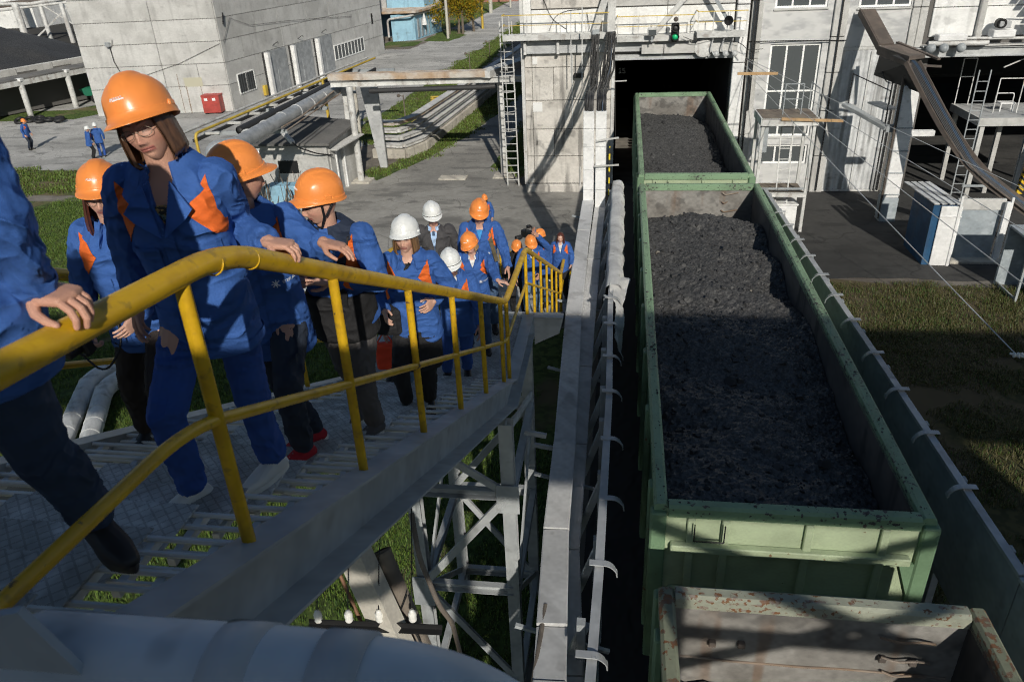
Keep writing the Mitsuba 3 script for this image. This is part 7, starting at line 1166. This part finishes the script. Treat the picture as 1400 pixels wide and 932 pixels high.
p18, q18 = person('person in dark clothes and orange hard hat hidden behind the rail on the lower flight', (-2.0, 13.9), yaw=.2, H=1.62, lean=.12, fl=low, jacket='black_cloth', patches=False, head=(.2, .4, 0), hair='short', trousers='black_cloth', res=.024, seed=83)
p11, q11 = person('distant person in orange hard hat on the asphalt below the stairs', (-4.85, 26.2), yaw=.1, H=1.76, lean=.02, fl=lambda y: 0.006, head=(.2, .2, 0), hair='hair_dark', hairlen=.2, vcut=.12, shirt='shirt_white', trousers='jeans_dark', res=.03, seed=89, fem=True)
p15, q15 = person('distant person in white hard hat on the paved yard, nearer of a pair', (-29.0, 38.5), yaw=2.4, H=1.76, fl=lambda y: 0.006, head=(0, .1, 0), helmet_m=WH, hair='short', trousers='black_cloth', res=.03, seed=97)
p16, q16 = person('distant person in white hard hat on the paved yard, farther of a pair', (-28.75, 39.0), yaw=-2.6, H=1.84, fl=lambda y: 0.006, head=(0, .1, 0), helmet_m=WH, hair='short', trousers='trouser_blue', res=.03, seed=101)
p17, q17 = person('distant person in orange hard hat at the far left of the paved yard', (-34.6, 40.8), yaw=1.6, H=1.76, fl=lambda y: 0.006, head=(0, .1, 0), hair='short', trousers='jeans_dark', res=.03, seed=103)
# held things
cm = thing('photo_camera', 'black photo camera held low by the red haired woman', 'camera'); c0 = q2['wr'][0] + np.array([-.02, -.08, -.07])
fm_ = Fr(c0, np.stack([nrm([.9, -.35, .1]), nrm([-.35, -.9, -.2]), nrm(np.cross(nrm([.9, -.35, .1]), nrm([-.35, -.9, -.2])))], 1))
part(cm, 'body', fm_.M(cbx(-.07, .07, -.03, .03, -.05, .045, .012)), 'black'); part(cm, 'lens', fm_.M(mv(lathe([(0, 0), (.036, 0), (.036, .07), (.03, .075), (0, .07)], 20), (0, .03, -.005), rx=-math.pi / 2)), 'rubber', True); part(cm, 'finder', fm_.M(cbx(-.025, .025, -.025, .025, .045, .07, .008)), 'black'); part(cm, 'neck_strap', pipe(smooth_path([fm_.w1(-.07, 0, .03), fm_.w1(-.10, .05, -.15), c0 + [.12, -.05, -.16], c0 + [.20, .05, -.02], c0 + [.16, .12, .12]], .1), .006, 6), 'black', True)
vc = thing('video_camera', 'black video camera shouldered by the operator on the landing', 'camera'); c0 = q12['hd'].o + np.array([-.22, -.10, .10])
part(vc, 'body', mv(cbx(-.07, .07, -.22, .2, -.08, .09, .02), c0, rz=.9), 'black'); part(vc, 'lens', mv(lathe([(0, 0), (.05, 0), (.055, .14), (0, .14)], 16), c0 + [-.16, -.14, 0], rx=math.pi / 2, rz=-.7), 'rubber', True); part(vc, 'light', mv(cbx(-.05, .05, -.04, .04, .16, .22, .01), c0, rz=.9), 'black'); part(vc, 'handle', cat([pipe(smooth_path([c0 + [-.05, -.08, .08], c0 + [-.05, -.08, .17], c0 + [.06, .08, .17], c0 + [.06, .08, .08]], .04), .014, 6)]), 'black')
bg = thing('orange_bag', 'small bright orange bag hanging from the hidden person hand', 'bag'); c0 = q5b['wr'][0] + np.array([0.0, -.03, -.30]); part(bg, 'pouch', mv(cbx(-.11, .11, -.05, .05, -.16, .14, .025), c0, rz=.2), 'bag_red'); part(bg, 'strap', pipe(smooth_path([c0 + [-.09, 0, .13], c0 + [-.02, 0, .24], c0 + [.02, 0, .24], c0 + [.09, 0, .13]], .05), .008, 6), 'bag_red', True)
bk2 = thing('camera_bag', 'black shoulder bag hanging at the hip of the white helmeted woman', 'bag'); c0 = q5['tor'].w1(.20, .10, .02); part(bk2, 'pouch', mv(cbx(-.11, .11, -.07, .07, -.13, .11, .03), c0), 'black_cloth'); part(bk2, 'strap', pipe(smooth_path([c0 + [-.1, 0, .1], c0 + [-.05, .02, .35], q5['tor'].w1(.1, .13, .35), q5['tor'].w1(-.02, .1, .50)], .1), .012, 6), 'black_cloth', True)
